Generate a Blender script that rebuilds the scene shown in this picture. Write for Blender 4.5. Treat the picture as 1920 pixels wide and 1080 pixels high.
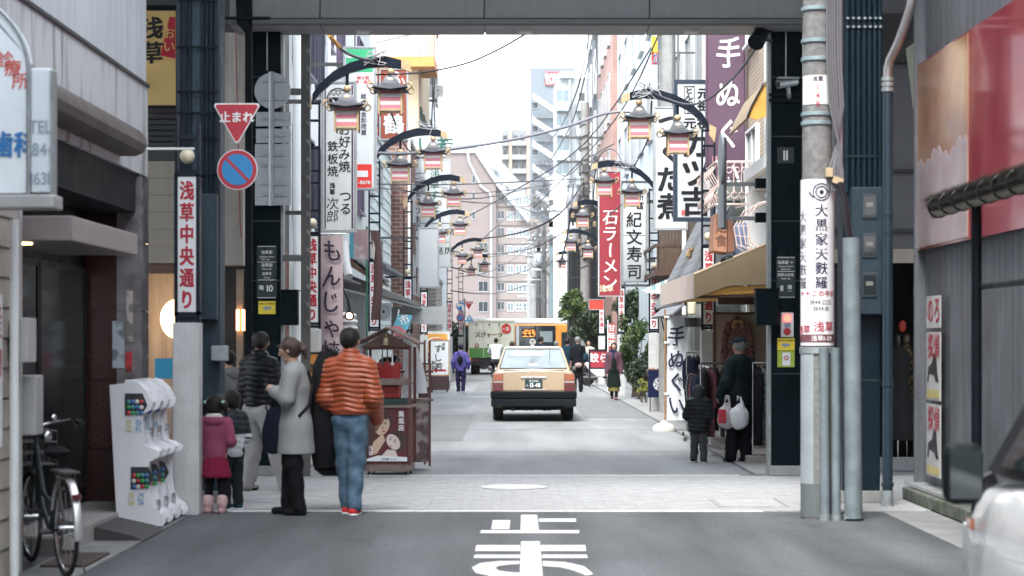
import bpy,bmesh,math,random
import numpy as np
from mathutils import Vector,Matrix
random.seed(7);rng=np.random.default_rng(7)
PI=math.pi
sc=bpy.context.scene
for o in list(bpy.data.objects): bpy.data.objects.remove(o)
col=sc.collection

# ------------------------------------------------------------------ camera, sky, sun, exposure
cam_d=bpy.data.cameras.new('camera');cam=bpy.data.objects.new('camera',cam_d);col.objects.link(cam)
cam.location=(0,0,1.6);cam.rotation_euler=(PI/2,0,0)
cam_d.sensor_width=36;cam_d.lens=75;cam_d.shift_y=98/1920
cam_d.clip_start=.1;cam_d.clip_end=3000
cam_d.dof.use_dof=True;cam_d.dof.focus_distance=42;cam_d.dof.aperture_fstop=3.2
sc.camera=cam
world=bpy.data.worlds.new('World');sc.world=world;world.use_nodes=True
wn=world.node_tree.nodes;wl=world.node_tree.links
for n in list(wn): wn.remove(n)
sky=wn.new('ShaderNodeTexSky');sky.sky_type='NISHITA';sky.sun_disc=False
sky.sun_elevation=math.radians(55);sky.sun_rotation=math.radians(200);sky.dust_density=3
veil=wn.new('ShaderNodeMix');veil.data_type='RGBA';veil.inputs[0].default_value=.82
veil.inputs[7].default_value=(10.6,11.2,11.9,1)         # the even grey-white cloud cover
bgn=wn.new('ShaderNodeBackground');bgn.inputs[1].default_value=.1
wo=wn.new('ShaderNodeOutputWorld')
wl.new(sky.outputs[0],veil.inputs[6]);wl.new(veil.outputs[2],bgn.inputs[0]);wl.new(bgn.outputs[0],wo.inputs[0])
sun_d=bpy.data.lights.new('sun','SUN');sun_d.energy=1.5;sun_d.angle=math.radians(18);sun_d.color=(1,.97,.92)
sun=bpy.data.objects.new('sun',sun_d);col.objects.link(sun);sun.location=(0,0,60)
sun.rotation_euler=(math.radians(35),0,math.radians(-20))
vs=sc.view_settings;vs.view_transform='Standard';vs.look='None';vs.exposure=2.15;vs.gamma=1
vs.use_curve_mapping=False
sc.cycles.max_bounces=6;sc.cycles.diffuse_bounces=3;sc.cycles.glossy_bounces=3;sc.cycles.transmission_bounces=4
sc.cycles.transparent_max_bounces=8;sc.cycles.caustics_reflective=False;sc.cycles.caustics_refractive=False
sc.cycles.use_denoising=True

F=4000.0                                                    # focal length in pixels of the photograph
def PX(px,D): return (px-960)*D/F
def PZ(py,D): return 1.6+(638-py)*D/F
def P3(px,py,D): return Vector((PX(px,D),D,PZ(py,D)))

# ------------------------------------------------------------------ materials
MC={}
def M(name,c,rough=.6,metal=0,var=.12,vs=3.,bump=0.,bs=40.,streak=0.,spec=.5,emit=0.,dirt=0.,alpha=1.,coat=0.):
 if name in MC: return MC[name]
 m=bpy.data.materials.new(name);m.use_nodes=True
 nt=m.node_tree;N=nt.nodes;L=nt.links;b=N['Principled BSDF']
 b.inputs['Roughness'].default_value=rough;b.inputs['Metallic'].default_value=metal
 b.inputs['Specular IOR Level'].default_value=spec
 if coat: b.inputs['Coat Weight'].default_value=coat;b.inputs['Coat Roughness'].default_value=.08
 if alpha<1: b.inputs['Alpha'].default_value=alpha
 geo=N.new('ShaderNodeNewGeometry')
 base=(*c,1)
 if emit:
  b.inputs['Emission Color'].default_value=base;b.inputs['Emission Strength'].default_value=emit
 out=None
 if var:
  n1=N.new('ShaderNodeTexNoise');n1.inputs['Scale'].default_value=vs;n1.inputs['Detail'].default_value=6;n1.inputs['Roughness'].default_value=.65
  L.new(geo.outputs['Position'],n1.inputs['Vector'])
  mr=N.new('ShaderNodeMapRange');mr.inputs[1].default_value=.3;mr.inputs[2].default_value=.7
  mr.inputs[3].default_value=1-var;mr.inputs[4].default_value=1+var
  L.new(n1.outputs['Fac'],mr.inputs[0])
  mx=N.new('ShaderNodeVectorMath');mx.operation='SCALE';mx.inputs[0].default_value=c
  L.new(mr.outputs[0],mx.inputs['Scale']);out=mx.outputs[0]
  mr2=N.new('ShaderNodeMapRange');mr2.inputs[1].default_value=.3;mr2.inputs[2].default_value=.7
  mr2.inputs[3].default_value=max(.02,rough-.1*min(1,rough*2));mr2.inputs[4].default_value=min(1,rough+.1)
  L.new(n1.outputs['Fac'],mr2.inputs[0]);L.new(mr2.outputs[0],b.inputs['Roughness'])
 if streak:                                                # rain streaks: noise stretched along z
  mp=N.new('ShaderNodeMapping');mp.inputs['Scale'].default_value=(6,6,.35)
  n2=N.new('ShaderNodeTexNoise');n2.inputs['Scale'].default_value=1.6;n2.inputs['Detail'].default_value=8;n2.inputs['Roughness'].default_value=.7
  L.new(geo.outputs['Position'],mp.inputs[0]);L.new(mp.outputs[0],n2.inputs['Vector'])
  r2=N.new('ShaderNodeMapRange');r2.inputs[1].default_value=.42;r2.inputs[2].default_value=.68
  r2.inputs[3].default_value=1;r2.inputs[4].default_value=1-streak
  L.new(n2.outputs['Fac'],r2.inputs[0])
  m2=N.new('ShaderNodeVectorMath');m2.operation='SCALE'
  if out: L.new(out,m2.inputs[0])
  else: m2.inputs[0].default_value=c
  L.new(r2.outputs[0],m2.inputs['Scale']);out=m2.outputs[0]
 if out: L.new(out,b.inputs['Base Color'])
 else: b.inputs['Base Color'].default_value=base
 if bump:
  n3=N.new('ShaderNodeTexNoise');n3.inputs['Scale'].default_value=bs;n3.inputs['Detail'].default_value=4
  L.new(geo.outputs['Position'],n3.inputs['Vector'])
  bp=N.new('ShaderNodeBump');bp.inputs['Strength'].default_value=min(1,bump);bp.inputs['Distance'].default_value=.02
  L.new(n3.outputs['Fac'],bp.inputs['Height']);L.new(bp.outputs[0],b.inputs['Normal'])
 MC[name]=m;return m

def mix_mat(name,ca,cb,scale,rough=.7,lo=.45,hi=.55,bump=.0,stretch=(1,1,1),detail=8):
 """two colours in a noise pattern (prints, stains, patchy plaster)"""
 if name in MC: return MC[name]
 m=M(name,ca,rough,var=0);N=m.node_tree.nodes;L=m.node_tree.links;b=N['Principled BSDF']
 geo=N.new('ShaderNodeNewGeometry');mp=N.new('ShaderNodeMapping');mp.inputs['Scale'].default_value=stretch
 n=N.new('ShaderNodeTexNoise');n.inputs['Scale'].default_value=scale;n.inputs['Detail'].default_value=detail
 r=N.new('ShaderNodeMapRange');r.inputs[1].default_value=lo;r.inputs[2].default_value=hi
 x=N.new('ShaderNodeMix');x.data_type='RGBA';x.inputs[6].default_value=(*ca,1);x.inputs[7].default_value=(*cb,1)
 L.new(geo.outputs['Position'],mp.inputs[0]);L.new(mp.outputs[0],n.inputs['Vector']);L.new(n.outputs['Fac'],r.inputs[0])
 L.new(r.outputs[0],x.inputs[0]);L.new(x.outputs[2],b.inputs['Base Color'])
 if bump:
  bp=N.new('ShaderNodeBump');bp.inputs['Strength'].default_value=bump;bp.inputs['Distance'].default_value=.02
  L.new(n.outputs['Fac'],bp.inputs['Height']);L.new(bp.outputs[0],b.inputs['Normal'])
 return m

# ------------------------------------------------------------------ mesh builder
def frame_of(d):
 d=Vector(d).normalized();a=Vector((0,0,1)) if abs(d.z)<.95 else Vector((1,0,0))
 u=d.cross(a).normalized();return u,d.cross(u).normalized()
class MB:
 def __init__(s): s.v=[];s.f=[]
 def add(s,vs,fs):
  n=len(s.v);s.v += [tuple(p) for p in vs];s.f += [tuple(i+n for i in f) for f in fs];return s
 def box(s,x0,x1,y0,y1,z0,z1):
  if x0>x1: x0,x1=x1,x0
  if y0>y1: y0,y1=y1,y0
  if z0>z1: z0,z1=z1,z0
  return s.add([(x0,y0,z0),(x1,y0,z0),(x1,y1,z0),(x0,y1,z0),(x0,y0,z1),(x1,y0,z1),(x1,y1,z1),(x0,y1,z1)],
    [(0,3,2,1),(4,5,6,7),(0,1,5,4),(1,2,6,5),(2,3,7,6),(3,0,4,7)])
 def bar(s,p0,p1,w,h):                                # rectangular bar between two points
  p0=Vector(p0);p1=Vector(p1);u,v=frame_of(p1-p0);vs=[]
  for p in (p0,p1):
   for a,b in ((-1,-1),(1,-1),(1,1),(-1,1)): vs.append(p+u*a*w/2+v*b*h/2)
  return s.add(vs,[(0,1,2,3),(7,6,5,4),(0,4,5,1),(1,5,6,2),(2,6,7,3),(3,7,4,0)])
 def tube(s,pts,r,n=8,cap=True,flat=1.):
  pts=[Vector(p) for p in pts];m=len(pts);rs=r if hasattr(r,'__len__') else [r]*m
  vs=[];fs=[];u=None
  for i,p in enumerate(pts):
   d=(pts[min(i+1,m-1)]-pts[max(i-1,0)]).normalized()
   if u is None: u,v=frame_of(d)
   else:
    u=(u-d*u.dot(d)).normalized();v=d.cross(u)
   for k in range(n):
    a=2*PI*k/n;vs.append(p+(u*math.cos(a)+v*math.sin(a)*flat)*rs[i])
  for i in range(m-1):
   for k in range(n):
    a,b=i*n+k,i*n+(k+1) % n;fs.append((a,b,b+n,a+n))
  if cap: fs.append(tuple(range(n-1,-1,-1)));fs.append(tuple(range((m-1)*n,m*n)))
  return s.add(vs,fs)
 def cyl(s,p0,p1,r0,r1=None,n=12): return s.tube([p0,p1],[r0,r0 if r1 is None else r1],n)
 def prism(s,poly,a0,a1,plane='xz'):                  # polygon (2d) extruded along the third axis
  def q(p,a): return {'xz': (p[0],a,p[1]),'yz': (a,p[0],p[1]),'xy': (p[0],p[1],a)}[plane]
  n=len(poly);vs=[q(p,a0) for p in poly]+[q(p,a1) for p in poly]
  return s.add(vs,[tuple(range(n)),tuple(range(2*n-1,n-1,-1))]+[(i,i+n,(i+1) % n+n,(i+1) % n) for i in range(n)])
 def lathe(s,prof,c,n=20,squash=(1,1)):
  c=Vector(c);vs=[];fs=[]
  for r,z in prof:
   for k in range(n):
    a=2*PI*k/n;vs.append((c.x+r*math.cos(a)*squash[0],c.y+r*math.sin(a)*squash[1],c.z+z))
  for i in range(len(prof)-1):
   for k in range(n):
    a,b=i*n+k,i*n+(k+1) % n;fs.append((a,b,b+n,a+n))
  fs.append(tuple(range(n-1,-1,-1)));fs.append(tuple(range((len(prof)-1)*n,len(prof)*n)))
  return s.add(vs,fs)
 def ball(s,c,r,n=12,m=8,sc_=(1,1,1)):
  prof=[(max(1e-4,math.sin(PI*i/m))*r,-math.cos(PI*i/m)*r*sc_[2]) for i in range(m+1)]
  return s.lathe(prof,c,n,(sc_[0],sc_[1]))
 def ring(s,c,R,r,axis='y',n=24,m=6,a0=0,a1=2*PI):
  full=abs(a1-a0-2*PI)<1e-6;pts=[]
  for i in range(n+(0 if full else 1)):
   a=a0+(a1-a0)*i/n;p=(math.cos(a)*R,math.sin(a)*R)
   pts.append(Vector(c)+Vector({'y': (p[0],0,p[1]),'x': (0,p[0],p[1]),'z': (p[0],p[1],0)}[axis]))
  if full: pts += [pts[0],pts[1]]
  return s.tube(pts,r,m,cap=not full)
 def quad(s,a,b,c,d): return s.add([a,b,c,d],[(0,1,2,3)])
 def move(s,d=(0,0,0),rz=0,sx=1,sc_=1,start=0):
  c_,s_=math.cos(rz),math.sin(rz)
  for i in range(start,len(s.v)):
   x,y,z=s.v[i];x *= sc_*sx;y *= sc_;z *= sc_
   s.v[i]=(x*c_-y*s_+d[0],x*s_+y*c_+d[1],z+d[2])
  return s
 def mesh(s,name,m,smooth=False,off=(0,0,0)):
  me=bpy.data.meshes.new(name)
  me.from_pydata([(p[0]-off[0],p[1]-off[1],p[2]-off[2]) for p in s.v],[],s.f)
  me.materials.append(m)
  if smooth:
   me.polygons.foreach_set('use_smooth',[True]*len(me.polygons));me.set_sharp_from_angle(angle=math.radians(38))
  return me
def root_loc(o):
 p=Vector((0,0,0))
 while o: p += o.location;o=o.parent
 return p
def part(name,mb,m,parent,smooth=False,bev=0.,kind=None,label=None,solid=0):
 """link one mesh object; its coordinates are written in the coordinates of the parent's own space + its location"""
 me=mb.mesh(name,m,smooth,root_loc(parent)) if parent else mb.mesh(name,m,smooth)
 o=bpy.data.objects.new(name,me);col.objects.link(o);o.parent=parent
 if bev:
  bm=o.modifiers.new('bevel','BEVEL');bm.width=bev;bm.segments=2;bm.limit_method='ANGLE';bm.angle_limit=math.radians(40)
 if kind: o['kind']=kind
 if label: o['label']=label
 return o
def tag(o,label,cat,group=None):
 o['label']=label;o['category']=cat
 if group: o['group']=group
 return o
def thing(name,label,cat,loc=(0,0,0),rz=0,group=None):
 o=bpy.data.objects.new(name,None);col.objects.link(o);o.empty_display_size=.1
 o.location=loc;o.rotation_euler=(0,0,rz)
 return tag(o,label,cat,group)
def struct(name,mb,m,kind='structure',smooth=False,bev=0):
 return part(name,mb,m,None,smooth,bev,kind)
def single(name,mb,m,label,cat,group=None,smooth=False,bev=0):
 """a thing of one mesh, its origin set at its base"""
 a=np.array(mb.v);lo=a.min(0);hi=a.max(0);c=((lo[0]+hi[0])/2,(lo[1]+hi[1])/2,lo[2])
 me=mb.mesh(name,m,smooth,c);o=bpy.data.objects.new(name,me);col.objects.link(o);o.location=c
 if bev:
  bm=o.modifiers.new('bevel','BEVEL');bm.width=bev;bm.segments=2;bm.limit_method='ANGLE'
 return tag(o,label,cat,group)
KIDS={}
def dup(src,loc=None,rz=None,label=None,sx=1):
 def cp(o,par):
  c=o.copy();col.objects.link(c);c.parent=par
  for ch in list(o.children): cp(ch,c)
  return c
 r=cp(src,None)
 if loc is not None: r.location=loc
 if rz is not None: r.rotation_euler=(0,0,rz)
 if sx!=1: r.scale=(sx,abs(sx),abs(sx))
 if label: r['label']=label
 return r
def shared(name,me,parent,loc=(0,0,0),rz=0,scale=(1,1,1)):
 o=bpy.data.objects.new(name,me);col.objects.link(o);o.parent=parent;o.location=loc
 o.rotation_euler=(0,0,rz);o.scale=scale;return o

# ------------------------------------------------------------------ lettering: glyphs of Blender's own built-in font
CH=sorted(set('浅草中央通り止まれ歯科診療所郎節TEL3844-1631おいらんつる次郎鉄板焼好み焼もんじゃ紳士靴総合現金卸問屋-8678ふぐ鶴すし若ご宴会承ります。浅草階座席2お15BANDAI石ラーメンー紀文寿司新富つくだ煮とんかつ元祖カツ吉手ぬぐい加賀屋K大黒家天麩羅この手前→3844-22221111浅草0南北出口駅方面地下鉄銀座線スジャータ51めいらく餃らー足立500も7鳳凰座探偵事務のろ防犯カメラ作動中録画中営業刺身公堂寺次ら手が定食お茶甘味土産物女性用品大特価売れ筋市六九名産'
 'abcdefghijklmnopqrstuvwxyzABCDEFGHIJKLMNOPQRSTUVWXYZ0123456789.:・'))
GL={}
def make_glyphs():
 tmp=[]
 for b,off in ((0,0.),):
  for ch in CH:
   cu=bpy.data.curves.new('g','FONT');cu.body=ch;cu.size=1;cu.offset=off;cu.resolution_u=3;cu.fill_mode='BOTH'
   ob=bpy.data.objects.new('g',cu);col.objects.link(ob);tmp.append((b,ch,ob,cu))
 dg=bpy.context.evaluated_depsgraph_get();dg.update()
 for b,ch,ob,cu in tmp:
  me=bpy.data.meshes.new_from_object(ob.evaluated_get(dg))
  v=np.zeros(len(me.vertices)*3);me.vertices.foreach_get('co',v);v=v.reshape(-1,3)[:,:2]
  GL[(b,ch)]=(v,[tuple(p.vertices) for p in me.polygons]);bpy.data.meshes.remove(me)
 for b,ch,ob,cu in tmp: bpy.data.objects.remove(ob);bpy.data.curves.remove(cu)
make_glyphs()
def lettering(parent,s,o,size,m,vertical=False,u=(1,0,0),v=(0,0,1),bold=1,pitch=None,sx=1.,name='lettering',warp=0.,align='c'):
 """flat print; o = top centre (vertical) or centre (horizontal) of the text in world space"""
 mb=MB();o=Vector(o);u=Vector(u);v=Vector(v);nrm=u.cross(v)
 wt=[0,.014,.03][bold];bold=0
 if vertical:
  p=pitch or 1.08;pos=[(0,-(i+.5)*p*size) for i in range(len(s))]
 else:
  adv=[]
  for ch in s:
   g=GL[(bold,ch)][0] if (bold,ch) in GL and len(GL[(bold,ch)][0]) else None
   adv.append(1.02 if ord(ch)>0x2000 else (.34 if g is None else g[:,0].max()-g[:,0].min()+.1))
  if pitch: adv=[pitch]*len(s)
  t=sum(adv)*size*sx;x=-t/2 if align=='c' else 0;pos=[]
  for a in adv: pos.append((x+a*size*sx/2,0));x += a*size*sx
 for ch,(x,y) in zip(s,pos):
  if (bold,ch) not in GL or not len(GL[(bold,ch)][0]): continue
  g,fs=GL[(bold,ch)];q=g.copy()
  cy=.36 if (ord(ch)>0x2000) else .35
  q[:,0] -= (q[:,0].max()+q[:,0].min())/2;q[:,1] -= cy
  if ch=='→': q=-q
  if vertical and ch in 'ー-': q=np.stack([q[:,1],-q[:,0]],1)
  if warp: q[:,0] += warp*np.sin(q[:,1]*5+ord(ch));q[:,1] += warp*.8*np.sin(q[:,0]*4+ord(ch))
  q=q*size;q[:,0] *= sx
  if wt:
   for i,(dx,dy) in enumerate(((-1,-.7),(1,-.7),(1,.7),(-1,.7),(0,0)) if wt>.02 else ((-1,-.7),(1,-.7),(0,.8))):
    mb.add([o+u*(x+a+dx*size*wt)+v*(y+b+dy*size*wt)+nrm*.0006*i for a,b in q],fs)
  else: mb.add([o+u*(x+a)+v*(y+b) for a,b in q],fs)
 if not mb.v: return None
 return part(name,mb,m,parent)
# ------------------------------------------------------------------ shared materials
def brick_mat(name,c1,c2,mortar,w,h,plane='xz',rough=.8,bump=.5,ms=.012,off=.5):
 if name in MC: return MC[name]
 m=M(name,c1,rough,var=0);N=m.node_tree.nodes;L=m.node_tree.links;b=N['Principled BSDF']
 geo=N.new('ShaderNodeNewGeometry');sp=N.new('ShaderNodeSeparateXYZ');cb=N.new('ShaderNodeCombineXYZ')
 L.new(geo.outputs['Position'],sp.inputs[0]);ax={'xz': (0,2),'yz': (1,2),'xy': (0,1)}[plane]
 L.new(sp.outputs[ax[0]],cb.inputs[0]);L.new(sp.outputs[ax[1]],cb.inputs[1])
 br=N.new('ShaderNodeTexBrick');br.inputs['Scale'].default_value=1;br.offset=off
 br.inputs['Brick Width'].default_value=w;br.inputs['Row Height'].default_value=h;br.inputs['Mortar Size'].default_value=ms
 br.inputs['Color1'].default_value=(*c1,1);br.inputs['Color2'].default_value=(*c2,1);br.inputs['Mortar'].default_value=(*mortar,1)
 L.new(cb.outputs[0],br.inputs['Vector'])
 n=N.new('ShaderNodeTexNoise');n.inputs['Scale'].default_value=1.3;n.inputs['Detail'].default_value=8;L.new(geo.outputs['Position'],n.inputs['Vector'])
 r=N.new('ShaderNodeMapRange');r.inputs[1].default_value=.3;r.inputs[2].default_value=.7;r.inputs[3].default_value=.82;r.inputs[4].default_value=1.12
 x=N.new('ShaderNodeVectorMath');x.operation='SCALE';L.new(n.outputs['Fac'],r.inputs[0]);L.new(br.outputs['Color'],x.inputs[0]);L.new(r.outputs[0],x.inputs['Scale'])
 L.new(x.outputs[0],b.inputs['Base Color'])
 bp=N.new('ShaderNodeBump');bp.inputs['Strength'].default_value=bump;bp.inputs['Distance'].default_value=.01;bp.invert=True
 L.new(br.outputs['Fac'],bp.inputs['Height']);L.new(bp.outputs[0],b.inputs['Normal'])
 return m
black=M('black_paint',(.004,.007,.010),.45,var=.25,vs=5,spec=.12)
navy=M('navy_paint',(.005,.010,.020),.4,var=.2,vs=4,spec=.25)
teal=M('teal_paint',(.003,.009,.012),.45,var=.3,vs=3,bump=.08,spec=.06,streak=.35)
bluegrey=M('bluegrey_paint',(.030,.052,.070),.5,var=.25,vs=4,spec=.3,streak=.35,bump=.1)
galv=M('galvanized',(.30,.33,.34),.48,.55,var=.22,vs=9,bump=.05,bs=60)
steelm=M('old_steel',(.10,.10,.10),.5,.5,var=.25,vs=6)
white=M('white_paint',(.72,.75,.76),.45,var=.05,vs=2)
signw=M('sign_white',(.74,.77,.78),.3,var=.04,vs=2,streak=.08)
ink=M('black_ink',(.008,.008,.012),.4,var=0)
indigo=M('indigo_ink',(.010,.010,.045),.5,var=0)
redink=M('red_ink',(.42,.012,.035),.4,var=0)
whiteink=M('white_ink',(.78,.78,.78),.4,var=0)
gold=M('gold_paint',(.52,.38,.22),.42,.25,var=.12,vs=12)
conc=M('concrete',(.26,.265,.26),.85,var=.18,vs=4,bump=.35,bs=70,streak=.18)
wood=M('brown_wood',(.085,.045,.03),.6,var=.4,vs=7,bump=.25,bs=30)
woodl=M('light_wood',(.36,.22,.12),.6,var=.25,vs=7)
glassd=M('dark_glass',(.02,.027,.03),.05,0,var=0,spec=.6)
glassl=M('window_glass',(.12,.16,.18),.05,.35,var=.2,vs=.6,spec=1.)
rubber=M('rubber',(.012,.012,.012),.8,var=.2,bump=.1)
chrome=M('chrome',(.55,.56,.57),.2,1,var=.05)
def wallm(i,c,streak=.15,plane=None,**k): return M(f'wall_{i}',c,k.pop('rough',.8),var=.08,vs=.7,streak=streak,bump=.15,bs=25,**k)

# ------------------------------------------------------------------ ground
def asphalt(name,c,var=.14,patch=.12):
 m=M(name,c,.82,var=var,vs=.55,bump=.45,bs=120)
 N=m.node_tree.nodes;L=m.node_tree.links;b=N['Principled BSDF'];src=b.inputs['Base Color'].links[0].from_socket
 geo=N.new('ShaderNodeNewGeometry');n=N.new('ShaderNodeTexNoise');n.inputs['Scale'].default_value=55;n.inputs['Detail'].default_value=3
 r=N.new('ShaderNodeMapRange');r.inputs[1].default_value=.35;r.inputs[2].default_value=.65;r.inputs[3].default_value=.6;r.inputs[4].default_value=1.45
 L.new(geo.outputs['Position'],n.inputs['Vector']);L.new(n.outputs['Fac'],r.inputs[0])
 x=N.new('ShaderNodeVectorMath');x.operation='SCALE';L.new(src,x.inputs[0]);L.new(r.outputs[0],x.inputs['Scale'])
 # long tyre-worn bands and stains
 mp=N.new('ShaderNodeMapping');mp.inputs['Scale'].default_value=(1.6,.16,1);n2=N.new('ShaderNodeTexNoise');n2.inputs['Scale'].default_value=1;n2.inputs['Detail'].default_value=6
 L.new(geo.outputs['Position'],mp.inputs[0]);L.new(mp.outputs[0],n2.inputs['Vector'])
 r2=N.new('ShaderNodeMapRange');r2.inputs[1].default_value=.35;r2.inputs[2].default_value=.65;r2.inputs[3].default_value=1-patch;r2.inputs[4].default_value=1+patch
 L.new(n2.outputs['Fac'],r2.inputs[0]);y=N.new('ShaderNodeVectorMath');y.operation='SCALE';L.new(x.outputs[0],y.inputs[0]);L.new(r2.outputs[0],y.inputs['Scale'])
 n3=N.new('ShaderNodeTexNoise');n3.inputs['Scale'].default_value=1.1;n3.inputs['Detail'].default_value=9;n3.inputs['Roughness'].default_value=.75;L.new(geo.outputs['Position'],n3.inputs['Vector'])
 r3=N.new('ShaderNodeMapRange');r3.inputs[1].default_value=.56;r3.inputs[2].default_value=.66;r3.inputs[3].default_value=1;r3.inputs[4].default_value=1-patch*1.1
 L.new(n3.outputs['Fac'],r3.inputs[0]);w=N.new('ShaderNodeVectorMath');w.operation='SCALE';L.new(y.outputs[0],w.inputs[0]);L.new(r3.outputs[0],w.inputs['Scale'])
 L.new(w.outputs[0],b.inputs['Base Color']);return m
struct('ground',MB().box(-400,400,-60,900,-.5,-.012),M('far_ground',(.16,.16,.16),.9))
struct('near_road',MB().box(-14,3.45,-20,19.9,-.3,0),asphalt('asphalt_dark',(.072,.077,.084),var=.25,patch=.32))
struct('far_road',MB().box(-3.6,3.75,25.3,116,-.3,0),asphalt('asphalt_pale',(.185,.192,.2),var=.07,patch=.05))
struct('cross_street',MB().box(-60,60,116,136,-.3,.0),asphalt('asphalt_pale',(.15,.155,.16)))
struct('gutter_path',MB().box(3.45,3.92,6,19.9,-.3,.004),M('gutter_concrete',(.17,.175,.175),.9,var=.25,vs=3,bump=.3))
# arcade paving strip: pavers one by one in the nine nearest rows, the rest joined
pm=M('paver_stone',(.315,.32,.328),.85,var=.16,vs=6,bump=.25,bs=60)
bed=struct('pavement',MB().box(-12,12,19.9,25.3,-.3,-.012),M('joint_sand',(.2,.2,.2),.95))
pv=MB().box(-.098,.098,-.048,.048,-.02,0).mesh('paver',pm)
Y0=20.07;rest=MB()
for r in range(52):
 y=Y0+r*.1;
 for c in range(-17,18):
  x=.2*c+(.1 if r % 2 else 0)
  if r<9 and -3.2<x<3.35:
   o=shared('paver',pv,bed,(x,y,random.uniform(-.0015,.002)),random.uniform(-.01,.01))
  else: rest.box(x-.098,x+.098,y-.048,y+.048,-.02,random.uniform(-.0015,.002))
 for c in list(range(-60,-17))+list(range(18,60)):
  x=.2*c+(.1 if r % 2 else 0);rest.box(x-.096,x+.096,y-.046,y+.046,-.02,0)
part('paving',rest,pm,bed,kind='stuff')
lw=M('line_white',(.62,.63,.62),.7,var=.2,vs=14)
def line(y,x0,x1,d=.09):
 mb=MB();x=x0
 while x<x1: w=min(.9,x1-x);mb.box(x,x+w-.006,y,y+d,-.01,.006);x += w
 return mb
part('edge_line',line(19.91,-3.1,2.35),lw,bed);part('edge_line',line(25.22,-2.6,2.7,.06),lw,bed)
# round manhole lid and square utility cover let into the pavers
pl=MB().lathe([(0,.004),(.36,.004),(.36,.009),(.33,.009),(.33,.006),(.30,.006),(.30,.010),(.0001,.010)],(.02,23.2,0),32)
for i in range(-5,6): pl.box(.02+i*.052-.012,.02+i*.052+.012,23.2-.24*math.cos(i/5*1.2),23.2+.24*math.cos(i/5*1.2),.009,.014)
single('manhole_cover',pl,M('pale_cover',(.5,.5,.5),.6,var=.2,vs=20),'round pale manhole cover set in the middle of the paving strip','manhole cover')
uc=MB().box(2.02,2.62,20.5,21.4,.001,.008)
for a in (0,1): uc.box(2.02-.04+a*.66,2.02-.02+a*.66,20.46,21.44,.001,.012);uc.box(1.98,2.66,20.46-.02+a*.96,20.46+a*.96,.001,.012)
uc.lathe([(.14,.0),(.14,.012),(.0001,.012)],(2.32,20.95,0),20)
single('utility_cover',uc,M('cover_grey',(.33,.335,.335),.8,var=.2,vs=15),'square grey utility cover with a round lid in the paving near the pole','utility cover')
# painted word on the road, one sheet above the asphalt
rp=mix_mat('road_paint',(.60,.61,.60),(.20,.21,.22),26,.8,.57,.70,.2,detail=10)
def bars(b): 
 mb=MB()
 for x0,x1,y0,y1 in b: mb.box(x0,x1,y0,y1,.001,.004)
 return mb
def RX(px,py): D=1.6*F/(py-638);return (PX(px,D),D)
def road_poly(mb,pts): # px points on the road
 q=[RX(*p) for p in pts];n=len(q);mb.add([(x,y,.004) for x,y in q],[tuple(range(n))])
wd=MB()
road_poly(wd,[(977,966),(1007,966),(1010,995),(976,995)]);road_poly(wd,[(1010,973),(1080,973),(1080,979),(1010.3,979)])
road_poly(wd,[(924,976),(957,976),(955,993),(921,993)]);road_poly(wd,[(902,995),(1086,995),(1086,1000.5),(900,1000.5)])
road_poly(wd,[(893,1023),(975,1023),(975,1034),(891,1034)]);road_poly(wd,[(1014,1023),(1097,1023),(1099,1034),(1014,1034)])
road_poly(wd,[(890,1041),(975,1041),(975,1047),(888,1047)]);road_poly(wd,[(1016,1041),(1100,1041),(1102,1047),(1016,1047)])
road_poly(wd,[(977,1016),(1012,1016),(1019,1100),(974,1100)])
out_=[(974,1053),(935,1053),(900,1057),(885,1065),(892,1075),(925,1082),(974,1082)];in_=[(974,1058),(955,1059),(935,1062),(928,1066),(935,1071),(955,1074),(974,1075)]
for i in range(6): road_poly(wd,[out_[i],out_[i+1],in_[i+1],in_[i]])
road_poly(wd,[(1018,1053),(1060,1055),(1095,1063),(1112,1077),(1100,1080),(1075,1070),(1050,1064),(1018,1062)])
w_=single('road_marking',wd,rp,'white painted Japanese word on the dark asphalt before the paving strip','road marking')
# kerbs
mossy=mix_mat('mossy_kerb',(.12,.12,.115),(.05,.07,.04),6,.9,.4,.6,.4)
kb=thing('kerb','mossy grey kerb stones along the foot of the corrugated wall','kerb',(4.0,14,0))
for i in range(12): part('kerb_stone',MB().box(3.93,4.16,9.5+i,10.49+i,0,.13+random.uniform(-.006,.006)),mossy,kb,bev=.015)

# ------------------------------------------------------------------ windows
WT={}
def win_mesh(w,h,kind,fm,gm):
 k=(round(w,2),round(h,2),kind,fm.name,gm.name)
 if k in WT: return WT[k]
 t=.045;f=MB();f.box(-w/2,w/2,-.07,.01,-h/2,-h/2+t);f.box(-w/2,w/2,-.07,.01,h/2-t,h/2)
 f.box(-w/2,-w/2+t,-.068,.01,-h/2+t,h/2-t);f.box(w/2-t,w/2,-.068,.01,-h/2+t,h/2-t)
 if kind>=1: f.box(-t/2,t/2,-.05,.01,-h/2+t,h/2-t)
 if kind>=2: f.box(-w/2+t,w/2-t,-.045,.008,.1*h,.1*h+t)
 f.box(-w/2-.04,w/2+.04,-.11,.0,-h/2-.05,-h/2-.001)
 g=MB().box(-w/2+t,w/2-t,-.02,.005,-h/2+t,h/2-t)
 WT[k]=(f.mesh('window',fm),g.mesh('pane',gm));return WT[k]
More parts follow.
